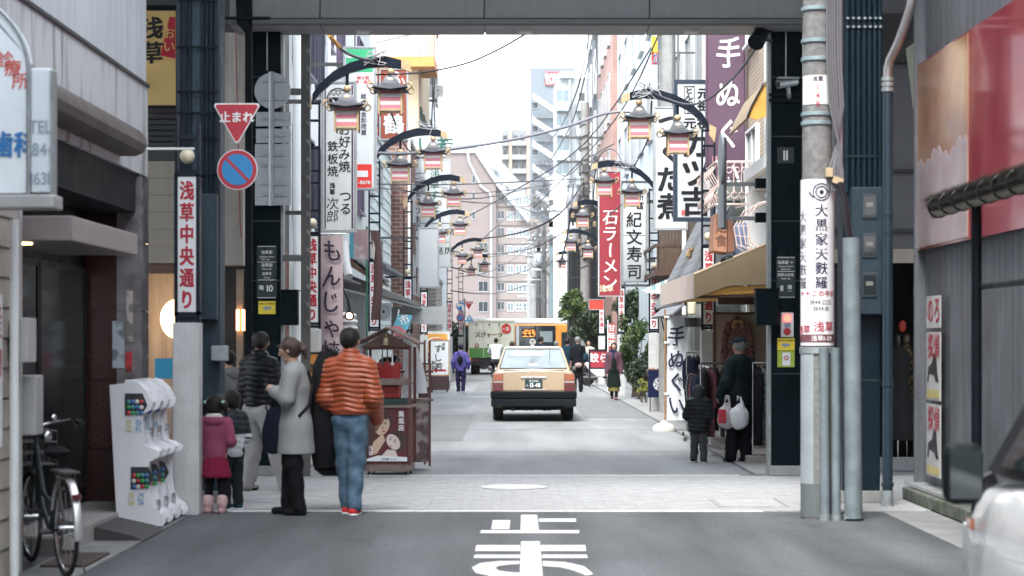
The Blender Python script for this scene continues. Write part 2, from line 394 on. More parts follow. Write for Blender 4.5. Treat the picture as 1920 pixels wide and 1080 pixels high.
def windows(par,face,pos,aa,zz,w,h,kind=1,fm=None,gm=None):
 fm=fm or M('alu_frame',(.42,.44,.45),.4,.6,var=.1);gm=gm or glassl
 f,g=win_mesh(w,h,kind,fm,gm);L=par.location
 for a in aa:
  for z in zz:
   if face=='F': p=(a,pos-.002,z);r=0
   elif face=='E': p=(pos+.002,a,z);r=PI/2
   else: p=(pos-.002,a,z);r=-PI/2
   o=shared('window',f,par,Vector(p)-L,r);shared('pane',g,o)
def building(label,x0,x1,y0,y1,z1,m,z0=0,name='building',cat='building'):
 t=thing(name,label,cat,((x0+x1)/2,(y0+y1)/2,z0))
 part('wall',MB().box(x0,x1,y0,y1,z0,z1),m,t)
 part('roof',MB().box(x0-.06,x1+.06,y0-.06,y1+.06,z1+.002,z1+.16),M('roof_edge',(.4,.41,.41),.8),t)
 return t
def pipe(par,pts,r,m=None,name='pipe'): return part(name,MB().tube(pts,r,8),m or white,par,True)
def ac_unit(par,x,y,z,m=None,facing=-1):
 b=part('ac_unit',MB().box(x-.35,x+.35,y-.15,y+.15,z,z+.55),m or white,par,bev=.01)
 part('fan_grille',MB().ring((x+.08,y-.155,z+.28),.2,.008).ring((x+.08,y-.155,z+.28),.12,.006).cyl((x+.08,y-.16,z+.28),(x+.08,y-.152,z+.28),.05),steelm,b)

# ------------------------------------------------------------------ arcade frame over the street
beam=thing('arcade_beam','grey panelled arcade beam spanning the street overhead between dark columns','beam',(0,25,5.26))
bm_g=M('beam_grey',(.25,.255,.265),.5,var=.12,vs=1.2,streak=.1);soff=M('soffit_grey',(.22,.225,.23),.55,var=.08,vs=2)
part('beam_core',MB().box(-3.42,3.6,24.75,25.45,5.27,6.5),M('beam_core_m',(.08,.08,.085),.7),beam)
xs=[-3.43,-2.24,.31,2.86,3.6]
xs=[PX(p,24.7) for p in (430,600,908,1218,1530)]
for i in range(4):
 part('panel',MB().box(xs[i]+.006,xs[i+1]-.006,24.70,24.74,5.33,6.5),bm_g,beam,bev=.006)
 part('soffit_panel',MB().box(xs[i]+.006,xs[i+1]-.006,24.72,25.48,5.245,5.268),soff,beam)
part('trim',MB().box(xs[0],xs[-1],24.66,24.70,5.255,5.318),M('trim_grey',(.12,.123,.128),.5,.1),beam,bev=.006)
for p in (680,985,1295):
 x=PX(p,25.1);d=part('downlight',MB().lathe([(.09,0),(.085,-.03),(.06,-.035),(.0001,-.035)],(x,25.1,5.245),20),M('lamp_shell',(.6,.6,.58),.4),beam,True)
def arcade_col(x0,x1,yc,z1,label,m=teal,d=.36):
 t=thing('arcade_column',label,'column',((x0+x1)/2,yc,0),group='steel columns of the arcade')
 xc=(x0+x1)/2
 part('shaft',MB().box(x0,x1,yc-d/2,yc+d/2,.12,z1),m,t,bev=.012)
 for z in [1.2,2.3,3.0,4.0,4.7]:
  if z<z1: part('joint',MB().box(x0-.004,x1+.004,yc-d/2-.004,yc+d/2+.004,z,z+.012),M('joint_dark',(.02,.035,.04),.5),t)
 part('footing',MB().box(x0-.02,x1+.02,yc-d/2-.02,yc+d/2+.02,0,.12),conc,t,bev=.01)
 return t
DC=25.3
cR=arcade_col(PX(1444,DC),PX(1502,DC),DC+.05,5.24,'dark green-black steel column with a number eleven plate beside the clothes racks')
part('edge_strip',MB().box(PX(1440,DC)-.01,PX(1444,DC)-.002,DC-.1,DC+.1,0,5.2),galv,cR)
cL=arcade_col(PX(474,DC),PX(528,DC),DC+.05,5.24,'dark green-black steel column with a number ten panel behind the waiting people')
part('edge_strip',MB().box(PX(528,DC)+.002,PX(533,DC),DC-.1,DC+.1,0,5.2),galv,cL)
DN=21.05
nL=arcade_col(PX(333,DN),PX(415,DN),DN+.1,9,'blue-grey painted steel column carrying conduits behind the small concrete pillar',bluegrey)
nR=arcade_col(PX(1578,DN),PX(1648,DN),DN+.1,9,'dark blue steel column with vertical conduits and a meter box beside the concrete pole',M('deep_blue',(.006,.015,.024),.45,var=.2,spec=.2))
ar=thing('arcade_roof','translucent arcade roof carried high over the paved side lane','roof',(0,23,7.6))
part('roof_sheet',MB().prism([(19.4,7.6),(25.6,7.6),(25.6,7.75),(22.5,9.0),(19.4,7.75)],-12,12,'yz'),M('roof_panel',(.3,.32,.33),.6),ar)
# face panels with small white way-finding text
fy=DC+.05-.18-.012
def col_text(t,cx,rows,m=whiteink,y=fy):
 for s,py,px_h,dx in rows: lettering(t,s,(cx+dx,y-.004,PZ(py,DC)),px_h/158,m,bold=1)
pan=M('panel_black',(.008,.022,.026),.3)
part('sign_panel',MB().box(PX(484,DC),PX(521,DC),fy,fy+.012,PZ(560,DC),PZ(462,DC)),pan,cL)
col_text(cL,PX(503,DC),[('浅草駅',474,7,.0),('Asakusa Station',482,4,0),('Tobu Line',487,4,-.02),('浅草駅',498,7,0),('Ginza Line',505,4,0),('浅草寺',514,6,0),('Sensoji',521,4,0),('10',541,17,.035),('南',540,10,-.065)])
part('rule',MB().box(PX(486,DC),PX(519,DC),fy-.003,fy,PZ(463.5,DC),PZ(462.5,DC)).box(PX(486,DC),PX(519,DC),fy-.003,fy,PZ(488.5+4,DC),PZ(491.7,DC)).box(PX(486,DC),PX(519,DC),fy-.003,fy,PZ(526,DC),PZ(525,DC)).box(PX(486,DC),PX(519,DC),fy-.003,fy,PZ(559,DC),PZ(558,DC)),whiteink,cL)
yel=M('yellow_print',(.72,.55,.04),.5,var=.05);part('sticker',MB().box(PX(487,DC),PX(519,DC),fy,fy+.012,PZ(589,DC),PZ(565,DC)),yel,cL)
lettering(cL,'防犯カメラ作動中',(PX(503,DC),fy-.003,PZ(570,DC)),.024,ink);part('camera_symbol',MB().box(PX(496,DC),PX(511,DC),fy-.003,fy,PZ(580,DC),PZ(575,DC)).box(PX(500,DC),PX(503,DC),fy-.003,fy,PZ(583,DC),PZ(580,DC)),M('symbol_blue',(.2,.25,.35),.5),cL)
part('number_plate',MB().box(PX(1455,DC),PX(1486,DC),fy,fy+.012,PZ(308,DC),PZ(278,DC)),M('plate_black',(.012,.02,.024),.4),cR)
col_text(cR,PX(1470,DC),[('11',293,26,0)])
part('sign_panel',MB().box(PX(1453,DC),PX(1488,DC),fy,fy+.012,PZ(560,DC),PZ(482,DC)),pan,cR)
col_text(cR,PX(1470,DC),[('浅草駅 →',493,7,.0),('Asakusa Station',500,4,0),('Ginza Line',505,4,0),('浅草公会堂',516,6,0),('Public Hall',523,4,0),('11',541,15,-.045),('南',539,9,.05),('South',546,3,.05)])
part('rule',MB().box(PX(1455,DC),PX(1487,DC),fy-.003,fy,PZ(484,DC),PZ(483,DC)).box(PX(1455,DC),PX(1487,DC),fy-.003,fy,PZ(510,DC),PZ(509,DC)).box(PX(1455,DC),PX(1487,DC),fy-.003,fy,PZ(558,DC),PZ(557,DC)),whiteink,cR)
part('sticker',MB().box(PX(1455,DC),PX(1487,DC),fy,fy+.012,PZ(657,DC),PZ(634,DC)),yel,cR)
lettering(cR,'防犯カメラ作動中',(PX(1471,DC),fy-.003,PZ(638.5,DC)),.024,ink);part('camera_symbol',MB().box(PX(1463,DC),PX(1478,DC),fy-.003,fy,PZ(649,DC),PZ(644,DC)).box(PX(1468,DC),PX(1471,DC),fy-.003,fy,PZ(652,DC),PZ(649,DC)),M('symbol_blue',(.2,.25,.35),.5),cR)
part('sticker',MB().box(PX(1455,DC),PX(1487,DC),fy,fy+.012,PZ(688,DC),PZ(658,DC)),M('green_print',(.32,.42,.05),.5),cR,label='green sticker with a white label')
part('label_print',MB().box(PX(1464,DC),PX(1479,DC),fy-.003,fy-.001,PZ(685,DC),PZ(661,DC)),signw,cR)
part('label_symbol',MB().ring((PX(1471.5,DC),fy-.006,PZ(671,DC)),.022,.006),redink,cR)
# alarm box, device box, small box
al=thing('alarm_box','white emergency call box with a glowing red lamp on the dark column','alarm box',(PX(1472,DC),fy-.03,PZ(632,DC)))
part('case',MB().box(PX(1461,DC),PX(1484,DC),fy-.05,fy-.001,PZ(632,DC),PZ(586,DC)),M('case_white',(.6,.61,.6),.4),al,bev=.01)
part('red_lamp',MB().cyl((PX(1472,DC),fy-.06,PZ(597,DC)),(PX(1472,DC),fy-.05,PZ(597,DC)),.042,.045,20),M('lamp_red',(1,.03,.02),.3,emit=4,var=0),al)
part('push_button',MB().cyl((PX(1472,DC),fy-.07,PZ(622,DC)),(PX(1472,DC),fy-.05,PZ(622,DC)),.04,.045,20),M('button_red',(.35,.02,.02),.3),al)
part('label_print',MB().box(PX(1467,DC),PX(1478,DC),fy-.054,fy-.05,PZ(614,DC),PZ(605,DC)),M('symbol_blue',(.2,.25,.35),.5),al)
single('device_cabinet',MB().box(PX(1411,DC),PX(1453,DC),fy-.25,fy-.06,PZ(610,DC),PZ(545,DC)).box(PX(1409,DC),PX(1455,DC),fy-.27,fy-.05,PZ(545,DC),PZ(542,DC)),teal,'dark steel cabinet hung on the side of the number eleven column','cabinet',bev=.01)
single('device_cabinet',MB().box(PX(530,DC),PX(562,DC),fy-.15,fy+.06,PZ(610,DC),PZ(547,DC)).box(PX(528,DC),PX(565,DC),fy-.17,fy+.07,PZ(547,DC),PZ(544,DC)),teal,'dark steel cabinet hung on the side of the number ten column','cabinet',bev=.01)
cc=thing('security_camera','grey tube security camera aimed left on bracket arms of the dark column','camera',(PX(1472,DC),fy-.1,PZ(190,DC)))
part('camera_body',MB().tube([(PX(1452,DC),fy-.2,PZ(165,DC)),(PX(1488,DC),fy-.08,PZ(157,DC))],.05,14).box(PX(1452,DC),PX(1492,DC),fy-.2,fy-.07,PZ(154,DC),PZ(151,DC)),galv,cc,True)
part('lens',MB().cyl((PX(1451,DC),fy-.21,PZ(165.5,DC)),(PX(1453,DC),fy-.2,PZ(165,DC)),.035),glassd,cc)
part('mount',MB().tube([(PX(1472,DC),fy-.1,PZ(165,DC)),(PX(1474,DC),fy-.09,PZ(178,DC)),(PX(1476,DC),fy-.02,PZ(186,DC))],.025),galv,cc,True)
part('bracket_arm',MB().box(PX(1438,DC),PX(1500,DC),fy-.05,fy-.02,PZ(183,DC),PZ(178,DC)).box(PX(1438,DC),PX(1500,DC),fy-.05,fy-.02,PZ(194,DC),PZ(189,DC)),black,cc)
pipe(cR,[(PX(1470,DC),fy-.02,PZ(150,DC)),(PX(1470,DC),fy-.02,PZ(60,DC)),(PX(1473,DC),fy-.02,PZ(52,DC)),(PX(1500,DC),fy-.02,PZ(50,DC))],.008,galv,'conduit')
pipe(cL,[(PX(504,DC),fy-.02,PZ(135,DC)),(PX(504,DC),fy-.02,PZ(58,DC)),(PX(500,DC),fy-.02,PZ(52,DC)),(PX(476,DC),fy-.02,PZ(51,DC))],.008,galv,'conduit')
# spotlight on the column
sp=thing('spotlight','black spotlight clamped high on the column below the beam','spotlight',(PX(1418,DC),25,PZ(95,DC)))
part('lamp_housing',MB().tube([(PX(1428,DC),25.1,PZ(60,DC)),(PX(1422,DC),25,PZ(70,DC)),(PX(1409,DC),24.85,PZ(90,DC))],[.05,.09,.1],16),black,sp,True)
part('bracket',MB().bar((PX(1424,DC),25.05,PZ(66,DC)),(PX(1445,DC),25.15,PZ(62,DC)),.02,.03).bar((PX(1420,DC),25.05,PZ(78,DC)),(PX(1445,DC),25.15,PZ(80,DC)),.02,.03),black,sp)
# black post before the left column and brackets
bp_=thing('black_post','slim black steel post reaching up in front of the number ten column','post',(PX(466,24.4),24.4,0))
part('post',MB().box(PX(460,24.4),PX(473,24.4),24.36,24.44,0,7),black,bp_,bev=.006)
part('arm',MB().box(PX(398,24),PX(501,24),24.28,24.34,PZ(29,24),PZ(24,24)),black,bp_)
part('brace',MB().prism([(PX(444,24.4),PZ(0,24.4)),(PX(460,24.4),PZ(0,24.4)),(PX(473,24.4),PZ(78,24.4)),(PX(460,24.4),PZ(62,24.4)),(PX(446,24.4),PZ(46,24.4))],24.3,24.36),black,bp_)
# junction cabinet lines on the near right column: seven conduits and the meter box
yF=DN-.08
for i,px in enumerate((1585,1596,1606,1617,1627,1637,1646)):
 x=PX(px,DN);part('conduit',MB().tube([(x,yF-.03,7),(x,yF-.03,3.05)],.023,10),M('conduit_blue',(.006,.018,.028),.4,spec=.25),nR,True)
for py in (38,54,295):
 z=PZ(py,DN);part('clamp',MB().box(PX(1580,DN),PX(1650,DN),yF-.06,yF-.052,z-.012,z+.012),M('conduit_blue',(.006,.018,.028),.4,spec=.25),nR)
 if py<100:
  part('screw_heads',MB().add([],[]) if 0 else sum_ if 0 else (lambda mb: [mb.cyl((PX(p,DN),yF-.07,z),(PX(p,DN),yF-.06,z),.014,None,8) for p in (1585,1596,1606,1617,1627,1637,1646)] and mb)(MB()),galv,nR)
mx_=thing('meter_box','tall blue-grey meter box with three glazed windows on the dark blue column','meter box',(PX(1618,DN),DN-.2,PZ(590,DN)))
part('case',MB().box(PX(1589,DN),PX(1648,DN),DN-.26,DN-.085,PZ(590,DN),PZ(354,DN)),bluegrey,mx_,bev=.01)
for py in (389,462,535):
 f_=part('window',MB().box(PX(1608,DN),PX(1636,DN),DN-.275,DN-.255,PZ(py+23,DN),PZ(py-22,DN)),M('frame_dark',(.03,.045,.055),.4),mx_,bev=.004)
 part('pane',MB().box(PX(1611,DN),PX(1633,DN),DN-.28,DN-.272,PZ(py+18,DN),PZ(py-17,DN)),glassd,f_)
 part('meter_dial',MB().box(PX(1615,DN),PX(1628,DN),DN-.285,DN-.28,PZ(py+2,DN),PZ(py-6,DN)),M('dial_grey',(.22,.22,.2),.5),f_)
# same on the left column
for i,px in enumerate((341,351,360,383,391,399,407)):
 x=PX(px,DN);part('conduit',MB().tube([(x,yF-.03,7),(x,yF-.03,2.98)],.018,10),M('conduit_blue2',(.006,.016,.026),.4,spec=.25),nL,True)
for py in (5,92,175,215,262,330): z=PZ(py,DN);part('clamp',MB().box(PX(336,DN),PX(412,DN),yF-.06,yF-.052,z-.012,z+.012),black,nL)
mb_=thing('meter_box','narrow blue-grey junction box beside the illuminated red-lettered street sign','junction box',(PX(396,DN),DN-.2,PZ(600,DN)))
part('case',MB().box(PX(378,DN),PX(412,DN),DN-.22,DN-.085,PZ(600,DN),PZ(366,DN)),bluegrey,mb_,bev=.01)
for py in (405,480,540): part('hatch',MB().box(PX(380,DN),PX(385,DN),DN-.235,DN-.222,PZ(py+22,DN),PZ(py-22,DN)),M('frame_dark',(.03,.045,.055),.4),mb_)
part('lock_box',MB().box(PX(404,DN),PX(432,DN),DN-.3,DN-.12,PZ(676,DN),PZ(648,DN)),galv,nL,bev=.008)

# ------------------------------------------------------------------ near left: dental building with its recessed entrance
X=-3.36
pale=M('painted_wall',(.60,.645,.68),.7,var=.1,vs=.8,streak=.18,bump=.1)
stain=mix_mat('stained_band',(.58,.60,.62),(.20,.20,.20),2.2,.85,.52,.72,.2,(3.2,3.2,.32))
lb=thing('corner_building','pale painted building with a stained concrete band and a recessed glass entrance','building',(-5,15,0))
part('wall',MB().box(-9,X,-20,19.6,3.95,11),pale,lb)
part('ledge',MB().box(-9,X+.03,-20,19.63,3.92,3.949),M('ledge_dark',(.06,.06,.065),.7),lb)
part('stained_band',MB().box(-9,X+.012,-20,19.612,3.1,3.918),stain,lb)
part('shutter_housing',MB().prism([(X+.013,3.40),(X+.19,3.385),(X+.235,3.33),(X+.25,3.26),(X+.22,3.2),(X+.15,3.17),(X+.013,3.17)],13.6,18.2),M('brown_housing',(.085,.066,.062),.5,.1,var=.15,vs=3),lb,True)
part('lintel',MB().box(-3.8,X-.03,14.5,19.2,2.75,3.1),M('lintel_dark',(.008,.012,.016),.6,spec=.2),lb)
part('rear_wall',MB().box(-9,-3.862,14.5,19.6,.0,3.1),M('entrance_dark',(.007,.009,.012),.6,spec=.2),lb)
pr=part('pier',MB().box(-3.85,X,19.23,19.6,.0,3.1),M('pier_core',(.1,.1,.1),.8),lb)
gran=mix_mat('red_granite',(.07,.022,.018),(.02,.009,.009),90,.22,.4,.6)
marb=mix_mat('grey_marble',(.26,.25,.26),(.12,.10,.105),5,.12,.35,.7,0,(1,1,1),12)
z=.0
for k,h in enumerate((.62,.62,.62,.62,.60)):
 part('stone_slab',MB().box(-3.845,-3.563,19.2,19.229,z+.003,z+h-.003),gran,pr);part('stone_slab',MB().box(-3.557,X+.02,19.2,19.229,z+.003,z+h-.003),marb,pr)
 part('stone_slab',MB().box(X+.001,X+.022,19.232,19.6,z+.003,z+h-.003),marb,pr)
 z += h
cn=part('entrance_canopy',MB().box(-3.62,-3.0,14.55,17.1,2.28,2.45),M('canopy_stone',(.25,.215,.22),.35,var=.14,vs=5),lb,bev=.008)
part('downlight',MB().cyl((-3.4,14.9,2.28),(-3.4,14.9,2.27),.05),M('warm_lamp',(1,.7,.35),.3,emit=3,var=0),cn)
# glazed doors
for i,(a,b) in enumerate(((14.6,15.7),(15.73,17.2),(17.23,19.1))):
 d=part('glass_door',MB().box(-3.85,-3.81,a,a+.05,.16,2.25).box(-3.85,-3.81,b-.05,b,.16,2.25).box(-3.85,-3.81,a+.05,b-.05,2.2,2.25).box(-3.85,-3.81,a+.05,b-.05,.16,.3),M('door_frame',(.010,.013,.016),.45,.1,spec=.2),lb)
 part('pane',MB().box(-3.84,-3.82,a+.05,b-.05,.3,2.2),M('door_glass',(.010,.012,.014),.12,var=0,spec=.22),d)
part('notice',MB().box(-3.81,-3.805,16.8,17.1,.98,1.06),signw,lb)
part('notice',MB().box(-3.81,-3.805,15.8,16.1,1.35,1.9),M('faded_poster',(.10,.09,.08),.5),lb)
st=thing('entrance_step','low tiled entrance step in front of the dark glass doors','step',(-3.4,17,0))
tm=M('step_tile',(.33,.32,.31),.6,var=.12,vs=8)
part('base',MB().box(-3.85,-3.33,15.8,19.19,0,.13),M('grout',(.12,.12,.12),.9),st)
for i in range(17):
 for xa,xb in ((-3.85,-3.58),(-3.577,-3.315)): part('tile',MB().box(xa,xb,15.805+i*.2,15.8+i*.2+.195,.131,.15),tm,st)
 part('tile',MB().box(-3.329,-3.312,15.805+i*.2,15.8+i*.2+.195,.01,.129),tm,st)
struct('near_kerb_path',MB().box(-3.36,-2.93,6,19.2,-.2,.012),M('kerb_path',(.17,.175,.175),.9,var=.3,vs=2.5,bump=.3))
single('drain_cover',MB().box(-3.3,-2.98,14.9,15.8,.013,.03),M('rusty_iron',(.055,.035,.03),.8,var=.3),'rusty brown drain cover lying beside the bicycle wheel','drain cover')
rampm=M('ramp_rubber',(.05,.048,.048),.8,var=.2)
single('kerb_ramp',MB().prism([(-3.31,.013),(-2.92,.013),(-3.0,.05),(-3.31,.12)],16.9,17.9),rampm,'dark wedge ramp lying against the entrance step beside the capsule machines','ramp')
for i,(a,b,py0,py1,c_,lab) in enumerate(((211,233,602,690,(.45,.5,.55),'pale blue notice'),(237,249,545,640,(.5,.45,.42),None),(236,248,660,696,(.5,.04,.05),None))):
 part('poster',MB().box(PX(a,19.2),PX(b,19.2),19.19,19.199,PZ(py1,19.2),PZ(py0,19.2)),mix_mat(f'notice{i}',c_,tuple(v*.4 for v in c_),9,.5),pr)
# nearest piece: siding with drainpipe, meter and posters
ns=thing('siding_building','cream sided building at the edge of the street behind the bicycle','building',(-6,12,0))
part('wall',MB().box(-9,X-.02,-20,14.5,0,3.095),M('cream_siding_base',(.30,.28,.25),.8),ns)
sid=M('cream_siding',(.42,.39,.345),.7,var=.12,vs=5)
for i in range(15): part('siding_board',MB().prism([(X-.019,.02+i*.2),(X+.006,.02+i*.2),(X-.006,.21+i*.2),(X-.019,.21+i*.2)],6,14.48),sid,ns)
part('end_trim',MB().box(X-.3,X+.02,14.482,14.55,0,3.09),M('end_trim_m',(.5,.5,.5),.6),ns)
pipe(ns,[(X+.07,14.1,.02),(X+.07,14.1,2.4)],.03,white,'drainpipe')
part('meter',MB().box(X+.02,X+.14,14.2,14.45,1.45,1.75),M('meter_grey',(.4,.4,.4),.5),ns,bev=.01)
for z0,z1 in ((.9,1.9),):
 po=part('poster',MB().box(X+.010,X+.016,13.2,14.0,z0,z1),signw,ns)
 for i,(a,s_) in enumerate(((13.35,'大特価'),(13.6,'営業中'),(13.85,'産物'))):
  lettering(po,s_,(X+.019,a,1.85),.24,redink,True,u=(0,1,0),bold=1)
single('wall_box',MB().box(-3.38,-3.25,14.56,14.8,.95,1.36),M('unit_grey',(.36,.37,.37),.5,var=.1),'pale grey equipment box on the wall above the bicycle handlebar','equipment box',bev=.01)
# projecting dental sign
ds=thing('dental_sign','white projecting clinic sign with blue letters and an arched top at the wall','sign',(-3.2,13.3,2.43))
D_=13.3
pts=[(-3.36,PZ(362,D_)),(PX(54,D_),PZ(362,D_)),(PX(54,D_),PZ(130,D_))]
for i in range(1,9):
 a=i/8*1.25;pts.append((PX(54,D_)-.55*(1-math.cos(a)),PZ(130,D_)+.5*math.sin(a)))
pts.append((-3.36,pts[-1][1]))
part('arched_panel',MB().prism(pts,13.3,13.42),M('clinic_white',(.76,.83,.88),.35,var=.05),ds)  # plain bluish-white panel colour, no emission
part('arched_rim',MB().tube([Vector((x,13.29,z)) for x,z in pts[1:]],.014,6),galv,ds,True)
part('phone_panel',MB().box(PX(58,D_),PX(97,D_),13.28,13.4,PZ(362,D_),PZ(128,D_)),M('clinic_pale',(.64,.70,.75),.35,var=.05),ds,bev=.012)
part('phone_rim',MB().box(PX(55,D_),PX(58.5,D_),13.26,13.41,PZ(365,D_),PZ(120,D_)).box(PX(96.5,D_),PX(100,D_),13.26,13.41,PZ(365,D_),PZ(133,D_)),galv,ds)
part('bottom_rail',MB().box(-3.36,PX(108,D_),13.22,13.46,PZ(392,D_),PZ(366,D_)),M('rail_grey',(.38,.39,.39),.4,.4),ds,bev=.012)
lettering(ds,'歯科',(PX(26,D_),13.294,PZ(272,D_)),.17,M('blue_ink',(.02,.16,.42),.4,var=0),bold=2,sx=.75)
for s_,x_,y_ in (('挨',0,0),('節',0,0),('部',0,0)): pass
lettering(ds,'診',(PX(10,D_),13.294,PZ(112,D_)),.11,M('red_soft',(.62,.10,.07),.4,var=0));lettering(ds,'療',(PX(24,D_),13.294,PZ(128,D_)),.11,MC['red_soft']);lettering(ds,'所',(PX(38,D_),13.294,PZ(152,D_)),.11,MC['red_soft'])
bl2=M('blue_soft',(.25,.32,.40),.4,var=0)
for s_,py in (('TEL',238),('3844',280),('1631',335)): lettering(ds,s_,(PX(77,D_),13.274,PZ(py,D_)),.11,bl2,sx=.8,bold=1)
single('lamp_arm',MB().box(X,PX(364,19),18.98,19.02,PZ(281,19),PZ(277,19)),white,'thin white lamp bar sticking out from the shutter housing','lamp',bev=.003)

# ------------------------------------------------------------------ behind the arcade gap on the left: gift shop across the side lane
Yg=26.3
gs=thing('corner_shop','shop across the side lane with a warm lit interior below beige panels','shop',(-5,29,0))
beige=M('beige_panel',(.26,.24,.20),.7,var=.1,vs=2,streak=.12)
part('upper_wall',MB().box(-12,-3.55,Yg,34,3.0,7.5),M('dark_upper',(.04,.042,.045),.7),gs)
for r in range(6):
 for c in range(4):
  part('panel',MB().box(-5.9+c*.6,-5.9+c*.6+.594,Yg-.03,Yg-.001,2.55+r*.21,2.55+r*.21+.205),beige,gs)
for i in range(9): part('louvre',MB().prism([(-5.6,3.98+i*.07),(-3.6,3.98+i*.07),(-3.6,4.03+i*.07),(-5.6,4.03+i*.07)],Yg-.05,Yg-.002),M('louvre_dark',(.02,.022,.025),.5),gs)
part('side_wall',MB().box(-12,-5.4,Yg+.002,34,0,2.998),M('shop_side',(.2,.16,.13),.8),gs)
part('rear_wall',MB().box(-5.4,-3.55,29,34,0,2.998),mix_mat('shop_shelves',(.16,.035,.02),(.03,.012,.008),9,.6,.4,.6),gs)
part('floor',MB().box(-5.4,-3.55,Yg+.01,29,0,.02),M('shop_floor',(.2,.13,.09),.5),gs)
part('beam',MB().box(-5.4,-3.55,Yg,Yg+.12,2.42,2.56),wood,gs)
for i in range(5):
 g_=MB()
 for j in range(9): g_.ball((-5.25+j*.19,28.9,.5+i*.42),.07+.02*random.random(),8,6)
 part('goods',g_,M('goods%d' % (i % 3),[(.45,.10,.05),(.5,.3,.08),(.12,.05,.04)][i % 3],.5),gs)
 part('shelf',MB().box(-5.35,-3.6,28.7,29,.38+i*.42,.42+i*.42),wood,gs)
gl=thing('globe_lamp','round glowing paper globe lamp hanging inside the corner shop','lamp',(PX(330,27),27,PZ(640,27)))
part('shade',MB().ball((PX(330,27),27,PZ(598,27)),.2,20,14,(1,1,1.25)),M('lamp_warm',(1,.66,.34),.5,emit=.75,var=0),gl,True)
part('cord',MB().cyl((PX(330,27),27,PZ(560,27)),(PX(330,27),27,2.99),.006),black,gl)
ld=bpy.data.lights.new('lamp_bulb','POINT');ld.energy=5;ld.color=(1,.62,.33);ld.shadow_soft_size=.15
lo=bpy.data.objects.new('lamp_bulb',ld);col.objects.link(lo);lo.location=(-4.6,27.2,1.9)
yb=thing('hanging_banner','golden hanging banner with brush characters above the side lane','banner',(PX(300,26),26,4.4))
part('cloth',MB().box(PX(255,26),PX(329,26),26,26.02,PZ(197,26),PZ(20,26)),M('gold_cloth',(.62,.43,.16),.7,var=.2,vs=2),yb)
lettering(yb,'浅草',(PX(285,26),25.995,PZ(30,26)),.28,ink,True,bold=2,warp=.02)
part('red_print',MB().prism([(PX(318,26),PZ(32,26)),(PX(329,26),PZ(32,26)),(PX(329,26),PZ(110,26)),(PX(301,26),PZ(104,26))],25.99,25.998),redink,yb)
lettering(yb,'おい',(PX(318,26),25.985,PZ(50,26)),.15,M('gold_cloth',(0,0,0)),True,bold=1)
part('crossbar',MB().box(PX(250,26),PX(335,26),25.99,26.04,PZ(20,26),PZ(10,26)),black,yb)
single('blue_board',MB().box(PX(290,25.6),PX(324,25.6),25.6,25.63,PZ(710,25.6),PZ(672,25.6)),M('sky_blue',(.03,.25,.42),.5),'blue board showing above the white capsule machines','board',bev=.005)
# beige air-duct box and doorway lights right of the near column
dx=thing('wall_cabinet','large beige panelled box hung high on the wall of the side lane','wall box',(PX(435,25.9),25.9,PZ(500,25.9)))
part('case',MB().box(PX(414,25.9),PX(459,25.9),25.7,26.2,PZ(498,25.9),PZ(315,25.9)),M('box_beige',(.33,.31,.28),.7,streak=.2),dx,bev=.01)
part('wall_panel',MB().box(PX(414,26.2),PX(470,26.2),26.202,26.24,PZ(315,26.2),PZ(50,26.2)),M('pale_panel',(.48,.46,.42),.7,streak=.35),dx)
part('cable',MB().tube([(PX(441,25.6),25.66,PZ(60,25.6)),(PX(444,25.6),25.66,PZ(200,25.6)),(PX(449,25.6),25.66,PZ(420,25.6)),(PX(452,25.6),25.66,PZ(445,25.6))],.008),M('cable_red',(.25,.05,.05),.5),dx)
dr=thing('shop_doorway','dark doorway edged with warm glowing strip lamps behind the column','doorway',(PX(440,26.2),26.2,0))
part('opening',MB().box(PX(414,26.26),PX(476,26.26),26.265,26.3,0,PZ(498,26.2)),M('door_dark',(.012,.01,.01),.6),dr)
part('jamb',MB().box(PX(440,26),PX(452,26),26.15,26.26,0,PZ(505,26.2)),M('jamb_brown',(.30,.22,.16),.6),dr)
for px in (444,455): part('strip_lamp',MB().box(PX(px-3,26),PX(px+2,26),26.08,26.14,PZ(620,26),PZ(580,26)),M('strip_warm',(1,.5,.22),.4,emit=1.5,var=0),dr,bev=.004)

# ------------------------------------------------------------------ near right: corrugated hoarding, dress shop
cg=M('corrugated_grey',(.15,.16,.178),.5,.3,var=.2,vs=1.5,streak=.42)
hw=thing('corrugated_wall','grey corrugated metal wall with a big glossy red board across it','wall',(4.3,14,0))
part('wall',MB().box(4.2,8,-20,21.5,.12,11),M('wall_core',(.12,.12,.13),.7),hw)
rib=MB().prism([(0,0),(.05,-.055),(.13,-.055),(.18,0)],0,8.8,'xy');rme=rib.mesh('metal_rib',cg);sheet=MB().box(4.17,4.2,-20,21.5,.12,11)
part('backing_sheet',sheet,cg,hw)
for i in range(54):
 o=shared('metal_rib',rme,hw,Vector((4.168,8.1+i*.248,.14))-hw.location,PI/2)
rb=part('red_board',MB().box(4.085,4.105,8,21.52,2.5,4.37),M('red_gloss',(.36,.022,.035),.12,var=.1,vs=.8,coat=1.,spec=.7),hw)
for i in range(5): part('board_seam',MB().box(4.083,4.0845,9.2+i*2.45,9.21+i*2.45,2.5,4.37),M('seam_red',(.12,.01,.015),.5),hw)
part('board_print_and_reflection',MB().box(4.081,4.0844,19.1,21.515,2.52,4.35),mix_mat('painted_reflection_beige',(.42,.23,.13),(.30,.14,.10),1.6,.12,.35,.65),rb)  # beige upper reflection of the opposite building, painted as a flat panel
jr=random.Random(5);jj=[(21.51,2.53),(19.12,2.53)]+[(19.12+i*.08,3.40+.05*math.sin(i*.45)+.03*math.sin(i*1.7)) for i in range(30)]+[(21.51,3.4)]
